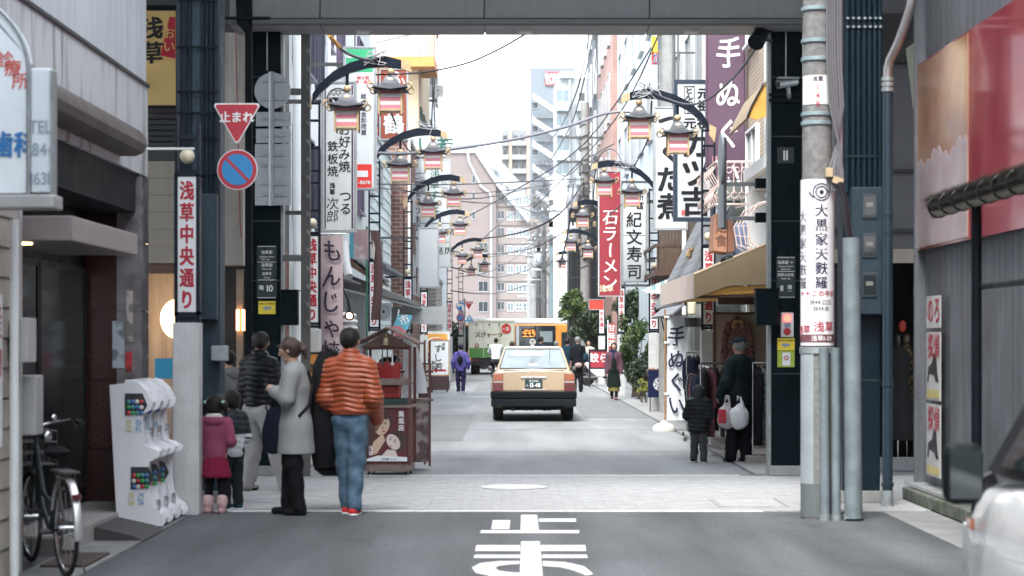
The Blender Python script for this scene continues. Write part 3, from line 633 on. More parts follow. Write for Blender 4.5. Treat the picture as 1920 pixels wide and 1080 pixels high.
part('painted_reflection',MB().prism(jj,4.0785,4.0808,'yz'),mix_mat('painted_reflection_pale',(.46,.39,.40),(.38,.27,.28),2.5,.15,.3,.7),rb)  # pale lower part of the same reflection, painted with a wavy top edge
part('end_post',MB().box(4.06,4.2,21.5,21.56,.12,9),cg,hw)
part('sill',MB().box(3.99,4.2,17.7,21.7,.13,.17),M('sill_alu',(.55,.56,.57),.35,.7),hw,bev=.006)
# posters on the corrugated wall
for i,(z0,z1) in enumerate(((1.72,2.03),(1.02,1.68),(.28,.98))):
 lab=['small posted bill with a bold red character, uppermost of the strip of bills','white posted bill with red letters and a black dog silhouette, middle of the strip','white posted bill with a black dog and yellow foot, lowest of the strip'][i]
 p_=thing('posted_bill',lab,'poster',(4.0,20.6,z0),group='bills pasted on the corrugated wall')
 part('paper',MB().box(4.078,4.083,20.3,21.0,z0,z1),M('bill_paper',(.42,.42,.42),.6,var=.15,vs=4),p_)
 lettering(p_,['のろ','探偵','探偵'][i],(4.074,20.62,z1-.14),.26 if i else .28,redink,u=(0,-1,0),bold=1,sx=1.1)
 if i:
  zc=z0+.3;part('dog_print',MB().prism([(20.38,zc-.12),(20.45,zc-.02),(20.5,zc+.14),(20.62,zc+.16),(20.7,zc+.06),(20.88,zc+.02),(20.94,zc-.12),(20.88,zc-.12),(20.85,zc-.04),(20.6,zc-.06),(20.5,zc-.12)],4.074,4.077,'yz'),ink,p_)
  part('caption_print',MB().box(4.075,4.078,20.36,20.95,z0+.02,z0+.1),M('caption_ochre',(.45,.38,.15),.5),p_)
# dress shop in the gap
dsx=thing('dress_shop','shadowed shop front with grey upper wall between dark column and corrugated wall','shop',(5,27,0))
gw=M('grey_upper',(.105,.105,.115),.8,var=.15,vs=1.5,bump=.2)
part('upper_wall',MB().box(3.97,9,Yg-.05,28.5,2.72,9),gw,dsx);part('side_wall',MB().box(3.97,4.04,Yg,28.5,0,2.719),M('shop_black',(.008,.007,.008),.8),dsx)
part('fascia',MB().box(3.8,5.6,Yg-.09,Yg-.052,2.55,2.72),M('fascia_beige',(.32,.28,.23),.7),dsx)
part('ledge',MB().box(3.8,5.6,Yg-.12,Yg-.052,2.92,2.97),M('ledge_d',(.02,.02,.02),.7),dsx)
part('ledge',MB().box(3.8,5.6,Yg-.12,Yg-.052,3.66,3.7),M('ledge_d',(.02,.02,.02),.7),dsx)
part('beam',MB().box(3.8,5.6,Yg-.2,Yg-.052,5.0,5.6),M('ledge_d',(.02,.02,.02),.7),dsx)
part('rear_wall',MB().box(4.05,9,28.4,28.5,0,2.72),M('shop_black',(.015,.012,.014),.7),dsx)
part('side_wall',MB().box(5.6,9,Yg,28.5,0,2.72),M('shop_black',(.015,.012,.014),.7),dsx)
part('step',MB().box(4.0,5.6,Yg-.1,Yg,0,.16),M('step_grey',(.2,.2,.21),.6),dsx)
def dress(px,D,label,m,col2,s=1.):
 x=PX(px,D);t=thing('dress_stand',label,'dress form',(x,D,0))
 part('stand',MB().cyl((x,D,.02),(x,D,1.0),.015).lathe([(.16,.02),(.16,.035),(.0001,.04)],(x,D,0)),chrome,t,True)
 part('dress',MB().lathe([(.25,.35),(.24,.5),(.2,.8),(.13,1.1),(.155,1.25),(.17,1.38),(.12,1.47),(.05,1.52),(.045,1.58)],(x,D,0),24,(1,.7)),m,t,True)
 part('form_neck',MB().lathe([(.045,1.58),(.04,1.66),(.0001,1.68)],(x,D,0)),col2,t,True)
dress(1700,27.2,'dress form in a brown patterned dress inside the dark shop',mix_mat('leaf_print',(.20,.14,.07),(.015,.012,.01),22,.8,.42,.56),M('form_tan',(.3,.2,.12),.6))
dress(1683,26.8,'dress form in a plain black gown at the dark shop door',M('gown_black',(.006,.006,.007),.9),ink)
single('red_paper_lantern',MB().lathe([(.02,0),(.045,.03),(.05,.07),(.045,.11),(.02,.14)],(PX(1692,27),27,PZ(622,27)),16),M('lantern_red',(.5,.05,.03),.6),'small red paper lantern hanging in the dark dress shop','lantern',smooth=True)
single('slanted_board',MB().prism([(PX(1711,23),PZ(82,23)),(PX(1717,23),PZ(78,23)),(PX(1729,23),PZ(190,23)),(PX(1725,23),PZ(196,23))],22.6,23.4),M('board_pale',(.35,.38,.30),.6),'pale slanted signboard edge above the dress shop gap','signboard')
# dark pipe with the bent bright top
dp=thing('drain_pipe','dark blue vertical pipe topped by a shiny bent metal pipe','pipe',(PX(1664,20.6),20.6,0))
part('lower_pipe',MB().cyl((PX(1664,20.6),20.6,.1),(PX(1664,20.6),20.6,PZ(170,20.6)),.052,None,16),M('pipe_blue',(.012,.028,.042),.4),dp,True)
part('foot',MB().cyl((PX(1664,20.6),20.6,0),(PX(1664,20.6),20.6,.15),.06,.055,16),galv,dp,True)
for py in (148,158,168,400,432,720,908): part('collar',MB().cyl((PX(1664,20.6),20.6,PZ(py+4,20.6)),(PX(1664,20.6),20.6,PZ(py-3,20.6)),.062,None,16),galv if py<200 else M('pipe_blue',(0,)*3),dp,True)
part('bent_pipe',MB().tube([(PX(1664,20.6),20.6,PZ(165,20.6)),(PX(1664,20.6),20.6,PZ(130,20.6)),(PX(1668,20.6),20.58,PZ(112,20.6)),(PX(1680,20.6),20.5,PZ(85,20.6)),(PX(1690,20.6),20.45,PZ(55,20.6)),(PX(1700,20.6),20.4,PZ(20,20.6)),(PX(1706,20.6),20.35,PZ(-20,20.6)),(PX(1708,20.6),20.35,PZ(-120,20.6))],.046,14),M('shiny_pipe',(.42,.40,.40),.3,.9,var=.1),dp,True)
# straw roll awning and rail
sr=thing('straw_awning','roll of dark straw thatch tied on poles standing before the red board','awning',(3.5,15.8,0))
part('post',MB().cyl((PX(1831,16),16,0),(PX(1831,16),16,2.66),.04,None,12),black,sr,True)
part('rail',MB().cyl((PX(1838,16),15.98,2.0),(3.48,11.0,2.0),.022),black,sr,True)
part('top_pole',MB().cyl((3.42,17.3,2.62),(3.42,11,2.62),.035),M('bamboo',(.17,.145,.10),.5),sr,True)
part('core',MB().tube([(3.42,17.35,2.70),(3.42,11,2.70)],.055,10),M('thatch_core',(.02,.018,.016),.9),sr)
st_=MB()
for i in range(13000):
 y=random.uniform(11,17.4);a=random.uniform(-.6,PI+.3);r=.055;x=3.42+math.cos(a)*r;z=2.70+math.sin(a)*r
 l=random.uniform(.06,.13);dx_=math.cos(a)*l*.6+random.uniform(-.02,.02);dz=math.sin(a)*l*.55-.02;w=.0055;dy=random.uniform(-.05,.05)+(0.06 if y>17.2 else 0)
 st_.add([(x,y-w,z),(x,y+w,z),(x+dx_,y+dy,z+dz)],[(0,1,2)])
part('thatch',st_,mix_mat('thatch',(.20,.175,.14),(.035,.03,.026),60,.9),sr,kind='stuff')
for i in range(13): part('tie',MB().ring((3.42,17.1-i*.45,2.67),.085,.009,n=14),ink,sr,True)
# ------------------------------------------------------------------ buildings along the left side of the street
wcream=wallm('cream',(.52,.43,.29));wwhite=wallm('white',(.62,.65,.66),.2);wgrey=wallm('grey',(.27,.29,.3),.2)
wpale=wallm('pale',(.66,.70,.72),.12);wmint=wallm('mint',(.55,.62,.62),.3)
whtile=brick_mat('white_tile',(.42,.44,.45),(.37,.385,.39),(.35,.36,.37),.3,.12,'xz',.5)
b1=building('white clad building directly behind the number ten column',-10,-3.6,34.5,41,12,wwhite)
windows(b1,'E',-3.6,[35.6,37.6,39.6],[4.4,7.0,9.4],1.3,1.5,1,M('frame_dk',(.04,.04,.07),.4))
pipe(b1,[(-3.5,34.7,.1),(-3.5,34.7,12)],.07,white);pipe(b1,[(-3.5,40.6,.1),(-3.5,40.6,12)],.05,white)
part('canopy',MB().prism([(-3.6,2.9),(-2.9,2.7),(-2.9,2.66),(-3.6,2.75)],35,41),steelm,b1)
part('sign_panel',MB().box(PX(549,36),PX(569,36),36,36.15,PZ(505,36),PZ(385,36)),M('orange_board',(.75,.28,.06),.5),b1)
lettering(b1,'営業中',(PX(559,36),35.99,PZ(395,36)),.15,whiteink,True)
b0=building('narrow building with stained pale walls beside the side lane',-10,-3.75,28.0,34.4,12,wallm('stained',(.5,.48,.45),.45))
windows(b0,'E',-3.75,[30.5,32.8],[4.6,7.2],1.2,1.4,1)
b2=building('white concrete building with a small tiled eave over its shop front',-10,-3.72,41.1,55.9,14,wwhite)
windows(b2,'E',-3.72,[43,46,49,52],[5.4,8.2,11],1.6,1.4,1,M('frame_purple',(.12,.08,.14),.4))
part('tall_sign',MB().box(-3.70,-3.5,47,47.3,5,9),signw,b2)
kw=M('roof_tile',(.10,.105,.115),.5,.2,var=.2)
def tiled_eave(par,x0,x1,y0,y1,z0,z1,n,rows,m=kw):
 """pantile eave falling from x0,z1 to x1,z0 along the street, tile by tile"""
 sg=1 if x1>x0 else -1;part('eave_board',MB().prism([(x0,z1-.06),(x1,z0-.06),(x1,z0-.12),(x0,z1-.35)],y0,y1),wood,par)
 t=MB();L=math.hypot(x1-x0,z1-z0)/rows;dy=(y1-y0)/n
 t.prism([(0,0),(L*1.06,-.02),(L*1.06,.0),(0,.03)],-dy*.42,dy*.42);t.tube([(0,dy*.47,.03),(L*1.05,dy*.47,.012)],.022,6)
 t.move(sx=sg);a=math.atan2(z1-z0,abs(x1-x0))
 for i,(x,y,z) in enumerate(t.v): x_=abs(x);t.v[i]=(sg*(x_*math.cos(a)+z*math.sin(a)),y,-x_*math.sin(a)+z*math.cos(a))
 me=t.mesh('roof_tile',m)
 for r in range(rows):
  for k in range(n):
   f=r/rows;shared('roof_tile',me,par,Vector((x0+(x1-x0)*f,y0+(k+.5)*dy,z1+(z0-z1)*f))-par.location)
tiled_eave(b2,-3.72,-2.75,42,47.5,2.9,3.75,22,4)
part('downpipe_hood',MB().tube([(PX(645,42),42,PZ(455,42)),(PX(650,42),41.8,PZ(495,42)),(PX(657,42),41.6,PZ(520,42))],.09,14),M('pipe_pale',(.5,.5,.5),.4),b2,True)
aw=M('awning_grey',(.14,.145,.15),.6,var=.15)
part('awning',MB().prism([(-3.72,PZ(520,46)+.15),(-2.2,PZ(560,46)-.02),(-2.2,PZ(560,46)-.1),(-3.72,PZ(540,46))],43,55),aw,b2)
part('awning_rail',MB().tube([(PX(640,44),44,PZ(540,44)),(PX(790,52),52,PZ(577,52))],.04,8),white,b2,True)
part('awning_valance',MB().box(PX(780,52)-.6,PX(838,52),52,52.05,PZ(608,52),PZ(575,52)),M('valance_white',(.45,.46,.47),.7),b2)
part('balcony',MB().box(-3.72,-3.0,48,54,11.6,12.0).box(-3.06,-3.0,48,54,12.0,13.2),M('balcony_cream',(.62,.5,.33),.7),b2)
b3=building('pale siding building with stained boards between the signs',-11,-4.25,56,74.5,7.9,wmint)
sdm=M('pale_siding',(.60,.66,.67),.6,var=.08)
for i in range(22): part('siding_board',MB().prism([(-4.249,.35*i),(-4.21,.35*i+.01),(-4.24,.35*i+.34),(-4.249,.35*i+.345)],56.1,74.4),sdm,b3)
windows(b3,'E',-4.22,[60,64,68],[4.2,6.6],1.5,1.2,1)
ac_unit(b3,-4.05,66,2.2)
part('eave',MB().prism([(-4.25,4.0),(-3.3,3.6),(-3.3,3.5),(-4.25,3.7)],56,66),kw,b3)
bk=building('brown brick building standing out beyond the pale siding building',-10,-3.62,75,88,8.6,brick_mat('brown_brick',(.19,.085,.06),(.12,.055,.045),(.28,.26,.25),.34,.14))
part('side_trim',MB().box(-3.66,-3.58,74.96,75.2,0,8.6),white,bk)
windows(bk,'E',-3.62,[78,82,86],[4,6.6],1.5,1.4,1)
ye=building('tall cream yellow building with an orange and white railed balcony',-12,-3.9,89,100.5,22,wcream)
part('balcony_slab',MB().box(-6.0,-3.2,88.0,92,12.9,13.3),M('orange_paint',(.52,.24,.07),.6),ye)
part('balcony_slab',MB().box(-6.0,-3.2,88.0,92,16.4,16.8),M('orange_paint',(0,)*3),ye)
rl=MB()
for i in range(34): rl.box(-6.0+i*.083,-5.975+i*.083,87.98,88.0,13.3,14.6)
for i in range(30): rl.box(-3.22,-3.2,88.05+i*.13,88.08+i*.13,13.3,14.6)
part('railing',rl,white,ye);part('handrail',MB().box(-6,-3.18,87.95,88.03,14.6,14.75).box(-3.24,-3.16,88.03,92,14.6,14.75),MC['orange_paint'],ye)
part('pillar',MB().box(-3.5,-3.2,88.0,88.3,13.3,22),MC['orange_paint'],ye)
windows(ye,'E',-3.9,[91,94,97],[4.5,7.5,10.5,17,20],1.2,2.0,0,M('frame_green',(.08,.14,.13),.5),glassd)
windows(ye,'F',89,[-5.2],[5.5,8.5,11.2],1.3,1.3,1)
wt=building('white tiled office building rising beyond the yellow one',-12,-3.95,101,115,24,whtile)
windows(wt,'E',-3.95,[103.5,107,110.5],[5,8.2,11.4,14.6,17.8,21],2.0,1.6,1,M('frame_grey',(.3,.32,.33),.5),glassd)
for z in (10,13.2,16.4,19.6): ac_unit(wt,-3.6,101.6,z)
part('cable_rack',MB().box(-3.95,-3.55,101,101.1,12.9,13).tube([(-3.6,101,16),(-3.7,101,13),(-3.6,101,10.5),(-3.65,101,8)],.03).tube([(-3.8,101,17),(-3.75,101,13),(-3.85,101,11)],.03),steelm,wt)
lowl=building('low cream shop building with horizontal slats beneath the sushi boards',-10,-3.3,93,100.9,4.2,wallm('slat',(.5,.5,.49),.2),name='shop_building')
for i in range(24): part('slat',MB().box(-3.99,-3.1,92.93,92.995,.3+i*.16,.39+i*.16),M('slat_grey',(.36,.37,.38),.6),lowl)

# ------------------------------------------------------------------ buildings along the right side
def roofshape(): pass
r1=building('white building with tan brick, a curly iron balcony and an orange awning',3.97,10,28.55,36.2,12,wpale)
tb=brick_mat('tan_brick',(.42,.30,.20),(.33,.23,.16),(.45,.42,.38),.22,.07,'yz')
part('brick_band',MB().box(3.93,3.969,33.2,36.0,2.6,9),tb,r1)
part('brick_return',MB().box(3.98,4.6,36.201,36.24,0,12),tb,r1)
windows(r1,'W',3.93,[34.6],[4.3,7.2],1.5,1.5,1,white,glassd);windows(r1,'W',3.91,[29.6,31.4],[4.6,7.4],1.3,1.6,1,white)
part('moulding',MB().box(3.6,3.97,30,33.2,4.05,4.25).box(3.7,3.97,30,33.2,3.9,4.05).box(3.65,3.97,30.0,30.35,.2,3.9).box(3.65,3.97,32.8,33.15,.2,3.9),white,r1,bev=.01)
part('white_cladding',MB().box(3.91,3.969,28.56,33.1,4.3,11.9),white,r1)
bal=MB()
for j in range(9):
 y=33.3+j*.32
 bal.tube([(3.2,y,3.75),(3.14,y,3.9),(3.22,y,4.05),(3.12,y,4.22),(3.2,y,4.36)],.012,6)
 bal.ring((3.13,y,3.84),.055,.01,'x',10,5);bal.ring((3.13,y+.08,4.26),.05,.01,'x',10,5)
for i in range(5):
 x=3.22+i*.12;bal.tube([(x,33.3,3.75),(x,33.24,3.92),(x,33.3,4.08),(x,33.22,4.36)],.012,6);bal.ring((x,33.22,3.86),.05,.01,'y',10,5);bal.ring((x+.04,33.22,4.25),.045,.01,'y',10,5)
bal.tube([(3.75,33.25,4.38),(3.18,33.25,4.38),(3.18,36,4.38)],.02).tube([(3.75,33.25,3.72),(3.18,33.25,3.72),(3.18,36,3.72)],.018)
part('iron_balcony',bal,M('pink_iron',(.62,.50,.47),.5),r1,True)
tr=MB()
for j in range(4): tr.tube([(3.72,30.4+j*.6,2.8),(3.4,30.4+j*.6,3.0),(3.35,30.4+j*.6,3.3),(3.5,30.4+j*.6,3.55),(3.72,30.4+j*.6,3.6)],.012,6)
for k in range(6): tr.tube([(3.40,30.3,2.9+k*.16),(3.40,32.4,3.05+k*.14)],.008,5)
part('wire_bracket',tr,M('pink_iron',(0,)*3),r1)
tk=M('terracotta',(.34,.17,.11),.6,var=.25,vs=6)
wbx=thing('wooden_sign','reddish wooden box sign tilted under the curly iron balcony','sign',(3.2,34,3.0))
part('box',MB().prism([(PX(1337,33.5),PZ(470,33.5)),(PX(1363,33.5),PZ(474,33.5)),(PX(1364,33.5),PZ(405,33.5)),(PX(1341,33.5),PZ(400,33.5))],33.5,34.3),tk,wbx,bev=.01)
part('front_face',MB().prism([(PX(1364,33.5),PZ(474,33.5)),(PX(1378,33.5),PZ(470,33.5)),(PX(1374,33.5),PZ(412,33.5)),(PX(1365,33.5),PZ(405,33.5))],33.51,34.3),M('terracotta_dark',(.2,.09,.06),.6),wbx)
lettering(wbx,'定食',(PX(1352,33.5),33.49,PZ(412,33.5)),.2,M('carved',(.15,.07,.05),.7,var=0),True,bold=0)
single('blue_curtain',MB().tube([(PX(1383,34),34,PZ(418,34)),(PX(1383,34),34.02,PZ(484,34))],.05,8).tube([(PX(1390,34),34,PZ(418,34)),(PX(1391,34),34.02,PZ(484,34))],.06,8).tube([(PX(1397,34),34,PZ(418,34)),(PX(1397,34),34.02,PZ(484,34))],.05,8),M('curtain_blue',(.22,.30,.50),.9),'pale blue pleated curtain hanging beside the white cladding','curtain',smooth=True)
orange=M('orange_canvas',(.66,.34,.07),.8,var=.15,vs=4);tan=M('tan_canvas',(.26,.20,.13),.85,var=.12)
ua=thing('upper_awning','orange canvas awning over the upper window of the white building','awning',(3.4,31,4.9))
D_=31
part('canvas',MB().prism([(PX(1388,D_),PZ(232,D_)),(PX(1396,D_),PZ(212,D_)),(PX(1418,D_),PZ(170,D_)),(3.78,PZ(140,D_)),(3.78,PZ(150,D_)),(PX(1420,D_),PZ(182,D_)),(PX(1400,D_),PZ(216,D_)),(PX(1392,D_),PZ(234,D_))],30.2,32.6),tan,ua)
part('side_canvas',MB().prism([(PX(1390,D_),PZ(230,D_)),(PX(1397,D_),PZ(214,D_)),(PX(1418,D_),PZ(174,D_)),(3.79,PZ(165,D_)),(3.79,PZ(236,D_)),(PX(1430,D_),PZ(228,D_)),(PX(1405,D_),PZ(236,D_))],30.15,30.19),orange,ua)
part('rope_edge',MB().tube([(PX(1388,D_),30.13,PZ(233,D_)),(PX(1396,D_),30.13,PZ(212,D_)),(PX(1418,D_),30.13,PZ(171,D_)),(3.79,30.13,PZ(150,D_))],.014,6),ink,ua)
D_=31
la=thing('lower_awning','long beige canvas awning with an orange underside above the clothes racks','awning',(3.2,31,2.3))
cvb=M('beige_canvas',(.62,.52,.465),.85,var=.08,vs=3)
def PA(px,py,D): return P3(px,py,D)
sh=MB(); # sloping sheet, valance towards the street, near end closed by its side
n0,n1=28.6,34.8;xi,xo=3.78,2.42
sh.prism([(xi,3.05),(xo+.02,2.48),(xo+.02,2.44),(xi,3.0)],n0,n1);part('top_canvas',sh,tan,la)
part('valance',MB().box(xo,xo+.018,n0,n1,2.16,2.5),cvb,la);part('side_canvas',MB().prism([(xi,3.0),(xo+.02,2.45),(xo+.02,2.16),(2.9,2.33),(xi,2.36)],n0-.02,n0),M('khaki_canvas',(.33,.25,.15),.85,var=.1),la)
part('under_canvas',MB().prism([(xi,2.34),(2.95,2.32),(2.5,2.22),(2.5,2.2),(xi,2.26)],n0+.02,n1-.1),orange,la)
part('far_side_canvas',MB().prism([(xi,3.0),(xo+.02,2.45),(xo+.02,2.16),(xi,2.36)],n1,n1+.02),cvb,la)
part('frame_bar',MB().cyl((xo+.05,n0,2.18),(xo+.05,n1,2.18),.02).cyl((xi,n0+.05,2.2),(xo+.05,n0+.05,2.18),.02),wood,la)
part('shop_header',MB().box(3.0,3.8,31.0,31.1,2.12,2.3),wood,la)
part('motor_cover',MB().ball((PX(1365,30),30,PZ(490,30)),.09,12,8,(1.2,1,1)),black,la,True)
r2=building('grey-green plastered house with a steep slate roof over its front',3.98,10,36.4,45.8,6.4,wallm('greengrey',(.24,.27,.24),.15))
for r in range(9):
 for k in range(12):
  x0=2.95+r*.10;z0=2.25+r*.2
  part('roof_slate',MB().prism([(x0,z0),(x0+.11,z0+.21),(x0+.13,z0+.2),(x0+.02,z0-.035)],37.2+k*.62,37.2+k*.62+.6),M('slate_grey',(.14,.15,.165),.6,var=.25,vs=3),r2)
part('roof_gable',MB().prism([(3.0,2.2),(3.85,4.0),(3.85,2.2)],37.0,37.18),M('slate_grey',(0,)*3),r2)
ls=thing('lower_tiled_roof','low row of grey roof slates beside the striped awning','roof',(3.1,42,1.9));
for k in range(9): part('roof_slate',MB().prism([(2.75,2.05),(3.05,2.3),(3.05,2.27),(2.77,2.02)],36.8+k*.6,37.38+k*.6),M('slate_grey',(0,)*3),ls)
r3=building('dark timber house with an open wooden gallery on its upper floor',3.82,10,46,56,5.6,wallm('timber',(.10,.085,.075),.2))
gl_=MB();part('gallery_floor',MB().box(3.1,3.82,46.0,50,3.0,3.12),wood,r3)
for i in range(12): part('baluster',MB().box(3.12+i*.062,3.15+i*.062,46.0,46.03,3.12,3.62),wood,r3)
part('gallery_rail',MB().box(3.08,3.85,45.98,46.05,3.62,3.68).box(3.08,3.13,46.05,50,3.62,3.68),wood,r3)
for i in range(9): part('board',MB().box(3.2+i*.072,3.265+i*.072,46.5,46.53,3.12,4.9),M('board_brown',(.09,.065,.05),.7,var=.4,vs=4),r3)
pipe(r3,[(PX(1283,45.9),45.9,0),(PX(1283,45.9),45.9,6.4)],.05,white)
tall=building('white building with recessed windows above the cutlet shop sign',4.3,12,46.5,56,16,wpale)
windows(tall,'W',4.3,[48.5,51.5,54.5],[8,10.8,13.5],1.6,1.9,1)
windows(tall,'F',46.5,[5.3],[8.5,11.5],1.0,2.0,0)
part('corner_pilaster',MB().box(4.15,4.5,46.2,46.49,6.4,16),M('warm_white',(.6,.55,.5),.7),tall)
r4=building('tall light blue-white building behind the power pole',3.9,12,57,79,20,wallm('bluewhite',(.48,.54,.57),.15))
windows(r4,'W',3.9,[60,64,68,72,76],[5,8,11,14,17],1.8,1.6,1)
ky=thing('shop_sign','yellow and red signboard high on the blue-white building','sign',(4.2,50,8.2));D_=50
part('board',MB().box(PX(1222,D_),PX(1262,D_),D_,D_+.12,PZ(98,D_),PZ(68,D_)),M('sun_yellow',(.80,.55,.04),.5),ky)
part('lower_board',MB().box(PX(1222,D_),PX(1262,D_),D_,D_+.12,PZ(120,D_),PZ(98,D_)-.002),M('flag_red',(.62,.05,.03),.5),ky)
part('strut',MB().box(PX(1262,D_),4.5,D_+.03,D_+.08,PZ(100,D_),PZ(97,D_)),steelm,ky)
lettering(ky,'K',(PX(1243,D_),D_-.005,PZ(82,D_)),.36,M('sign_blue',(.02,.12,.4),.5,var=0),bold=2)
lettering(ky,'加賀',(PX(1243,D_),D_-.006,PZ(109,D_)),.25,whiteink,bold=2);lettering(ky,'加賀',(PX(1243,D_),D_-.012,PZ(109,D_)),.25,MC['sign_blue'],bold=0)
pinkt=brick_mat('pink_tile',(.40,.25,.22),(.36,.22,.19),(.3,.2,.18),.9,.45,'yz',.6,.3)
pinkf=M('pink_panel',(.44,.325,.295),.7,var=.06,vs=1,streak=.12)
r5=building('tall pink tiled building with pale pink front panels',3.8,12,80.5,94.5,24,pinkt)
pj=MB()
for k in range(7):
 for j in range(4):
  part('panel',MB().box(4.05+j*1.3+.01,4.05+(j+1)*1.3-.01,80.45,80.495,3.0*k+.02,3.0*(k+1)-.02),pinkf,r5)
windows(r5,'W',3.8,[83,86,89,92],[5,8,11,14,17],1.0,1.9,0,None,glassd)
windows(r5,'F',80.45,[5.6],[8.6,11.6],1.0,1.7,1,M('frame_sage',(.3,.34,.33),.5))
r6=building('slate blue-grey building with tall framed windows',3.85,12,95.5,109,19.5,wallm('slateblue',(.16,.19,.23),.12))
windows(r6,'W',3.85,[98.5,104],[5.5,8.3,11.1,13.9,16.7],2.2,2.0,1,white,glassl)
windows(r6,'F',95.5,[4.6],[11.5,16.5],1.2,2.2,1,white,glassl)
dk=building('black glazed shop building behind the hedge and power pole',2.45,6,92.5,95.2,7.6,M('black_wall',(.012,.014,.018),.35))
for i in range(6): part('mullion',MB().box(2.55+i*.28,2.57+i*.28,92.45,92.5,3,7.5),M('mullion_g',(.07,.08,.09),.4),dk)
for i in range(4): part('transom',MB().box(2.5,4.2,92.46,92.498,3.2+i*1.1,3.24+i*1.1),MC['mullion_g'],dk)

# ------------------------------------------------------------------ beyond the cross street
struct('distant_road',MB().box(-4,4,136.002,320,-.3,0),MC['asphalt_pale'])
pk=wallm('roseate',(.185,.155,.147),.12);pk2=wallm('roseate2',(.212,.182,.17),.1);wh=M('terrace_white',(.31,.33,.34),.6,var=.05)
Dm=330
def X_(p): return PX(p,Dm)
def Z_(p): return PZ(p,Dm)
mp_=thing('apartment_block','rose beige apartment block with white sloping terraces at the end of the street','apartment block',(X_(900),Dm+5,0))
part('wall',MB().prism([(X_(700),0),(X_(930),0),(X_(930),Z_(345)),(X_(890),Z_(285)),(X_(700),Z_(285))],Dm,Dm+30),pk,mp_)
part('wing_wall',MB().prism([(X_(930)+.002,0),(X_(1045),0),(X_(1045),Z_(420)),(X_(985),Z_(405)),(X_(930)+.002,Z_(345))],Dm+1,Dm+30),pk2,mp_)
tg=M('shade_grey',(.22,.24,.26),.6)
for k in range(5):
 x0=900+k*22;y0=283+k*28;yy=Dm+.8-k*.03*0
 part('terrace',MB().prism([(X_(x0-6),Z_(y0+10)),(X_(x0+34-k*3),Z_(y0+22)),(X_(x0+34-k*3),Z_(y0+36)),(X_(x0+2),Z_(y0+26))],Dm+1.5+k*.7,Dm+2.1+k*.7),wh,mp_)
 part('terrace_wall',MB().prism([(X_(x0+2),Z_(y0+26)),(X_(x0+34-k*3),Z_(y0+36)),(X_(x0+38-k*3),Z_(y0+50)),(X_(x0+12),Z_(y0+42))],Dm+3+k*.7,Dm+3.6+k*.7),tg,mp_)
 part('terrace_fin',MB().prism([(X_(x0-6),Z_(y0+6)),(X_(x0+2),Z_(y0+6)),(X_(x0+18),Z_(y0+38)),(X_(x0+12),Z_(y0+40))],Dm+.9+k*.7,Dm+1.3+k*.7),wh,mp_)
part('upper_terrace',MB().prism([(X_(890),Z_(286)),(X_(945),Z_(300)),(X_(985),Z_(345)),(X_(992),Z_(405)),(X_(930),Z_(350))],Dm+8,Dm+20),M('terrace_pale',(.27,.29,.3),.6),mp_)
part('sloping_parapet',MB().prism([(X_(890),Z_(286)),(X_(930),Z_(346)),(X_(934),Z_(342)),(X_(894),Z_(280))],Dm-.5,Dm+.6).prism([(X_(930),Z_(347)),(X_(990),Z_(418)),(X_(994),Z_(411)),(X_(934),Z_(342))],Dm-.45,Dm+.65),wh,mp_)
part('parapet',MB().box(X_(700),X_(890),Dm-.3,Dm+20,Z_(287)+.001,Z_(283)),wh,mp_)
part('drainpipe',MB().tube([(X_(877),Dm-.2,Z_(287)),(X_(880),Dm-.2,Z_(305)),(X_(902),Dm-.2,Z_(350)),(X_(919),Dm-.2,Z_(363)),(X_(921),Dm-.2,Z_(372)),(X_(921),Dm-.2,0)],.22,8),wh,mp_)
windows(mp_,'F',Dm,[X_(861),X_(888)],[Z_(p) for p in (336,368,404)],.5,1.2,0,None,glassd)
windows(mp_,'F',Dm,[X_(906)],[Z_(p) for p in (465,502,537,575)],1.5,1.6,1,None,glassd)
windows(mp_,'F',Dm+1,[X_(939)],[Z_(p) for p in (370,402,434,466,502,537,573)],1.1,1.3,1,None,glassd)
windows(mp_,'F',Dm+1,[X_(957),X_(973),X_(987)],[Z_(p) for p in (376,404,436,468,504,540,575)],.95,1.25,1,white,glassl)
for k in range(6): part('floor_band',MB().box(X_(930)+.1,X_(1045),Dm+.85,Dm+.998,Z_(387+k*35),Z_(386+k*35)),pk,mp_)
D=500;pb=building('small pale block rising behind the rose beige apartments',PX(845,D),PX(893,D),D,D+20,PZ(232,D),wallm('veryPale',(.25,.265,.28),.05))
part('roof_rail',MB().box(PX(876,D),PX(892,D),D,D+4,PZ(231,D),PZ(222,D)),wh,pb)
D=460;ap=building('grey and peach apartment tower with rows of balconies',PX(940,D),PX(1000,D),D,D+20,PZ(244,D),wallm('ap_grey',(.21,.225,.235),.05))
for p in (957,990): part('peach_pillar',MB().box(PX(p-3,D),PX(p+3,D),D-1.2,D-.05,0,PZ(247,D)),M('peach',(.36,.26,.21),.7),ap)
for k in range(8):
 y=248+k*26
 [part('balcony',MB().box(PX(a,D),PX(b,D),D-1.5,D-.1,PZ(y+26,D),PZ(y+17,D)),M('balcony_w',(.26,.28,.29),.6),ap) for a,b in ((941,953.6),(960.4,986.6))]
 windows(ap,'F',D,[PX(p,D) for p in (947,967,979)],[PZ(y+11,D)],1.0,1.3,0,None,glassd)
D=420;tw=building('grey office tower with a zigzag outside staircase and a red square sign',PX(995,D),PX(1078,D),D,D+20,PZ(128,D),wallm('tower',(.15,.175,.20),.05))
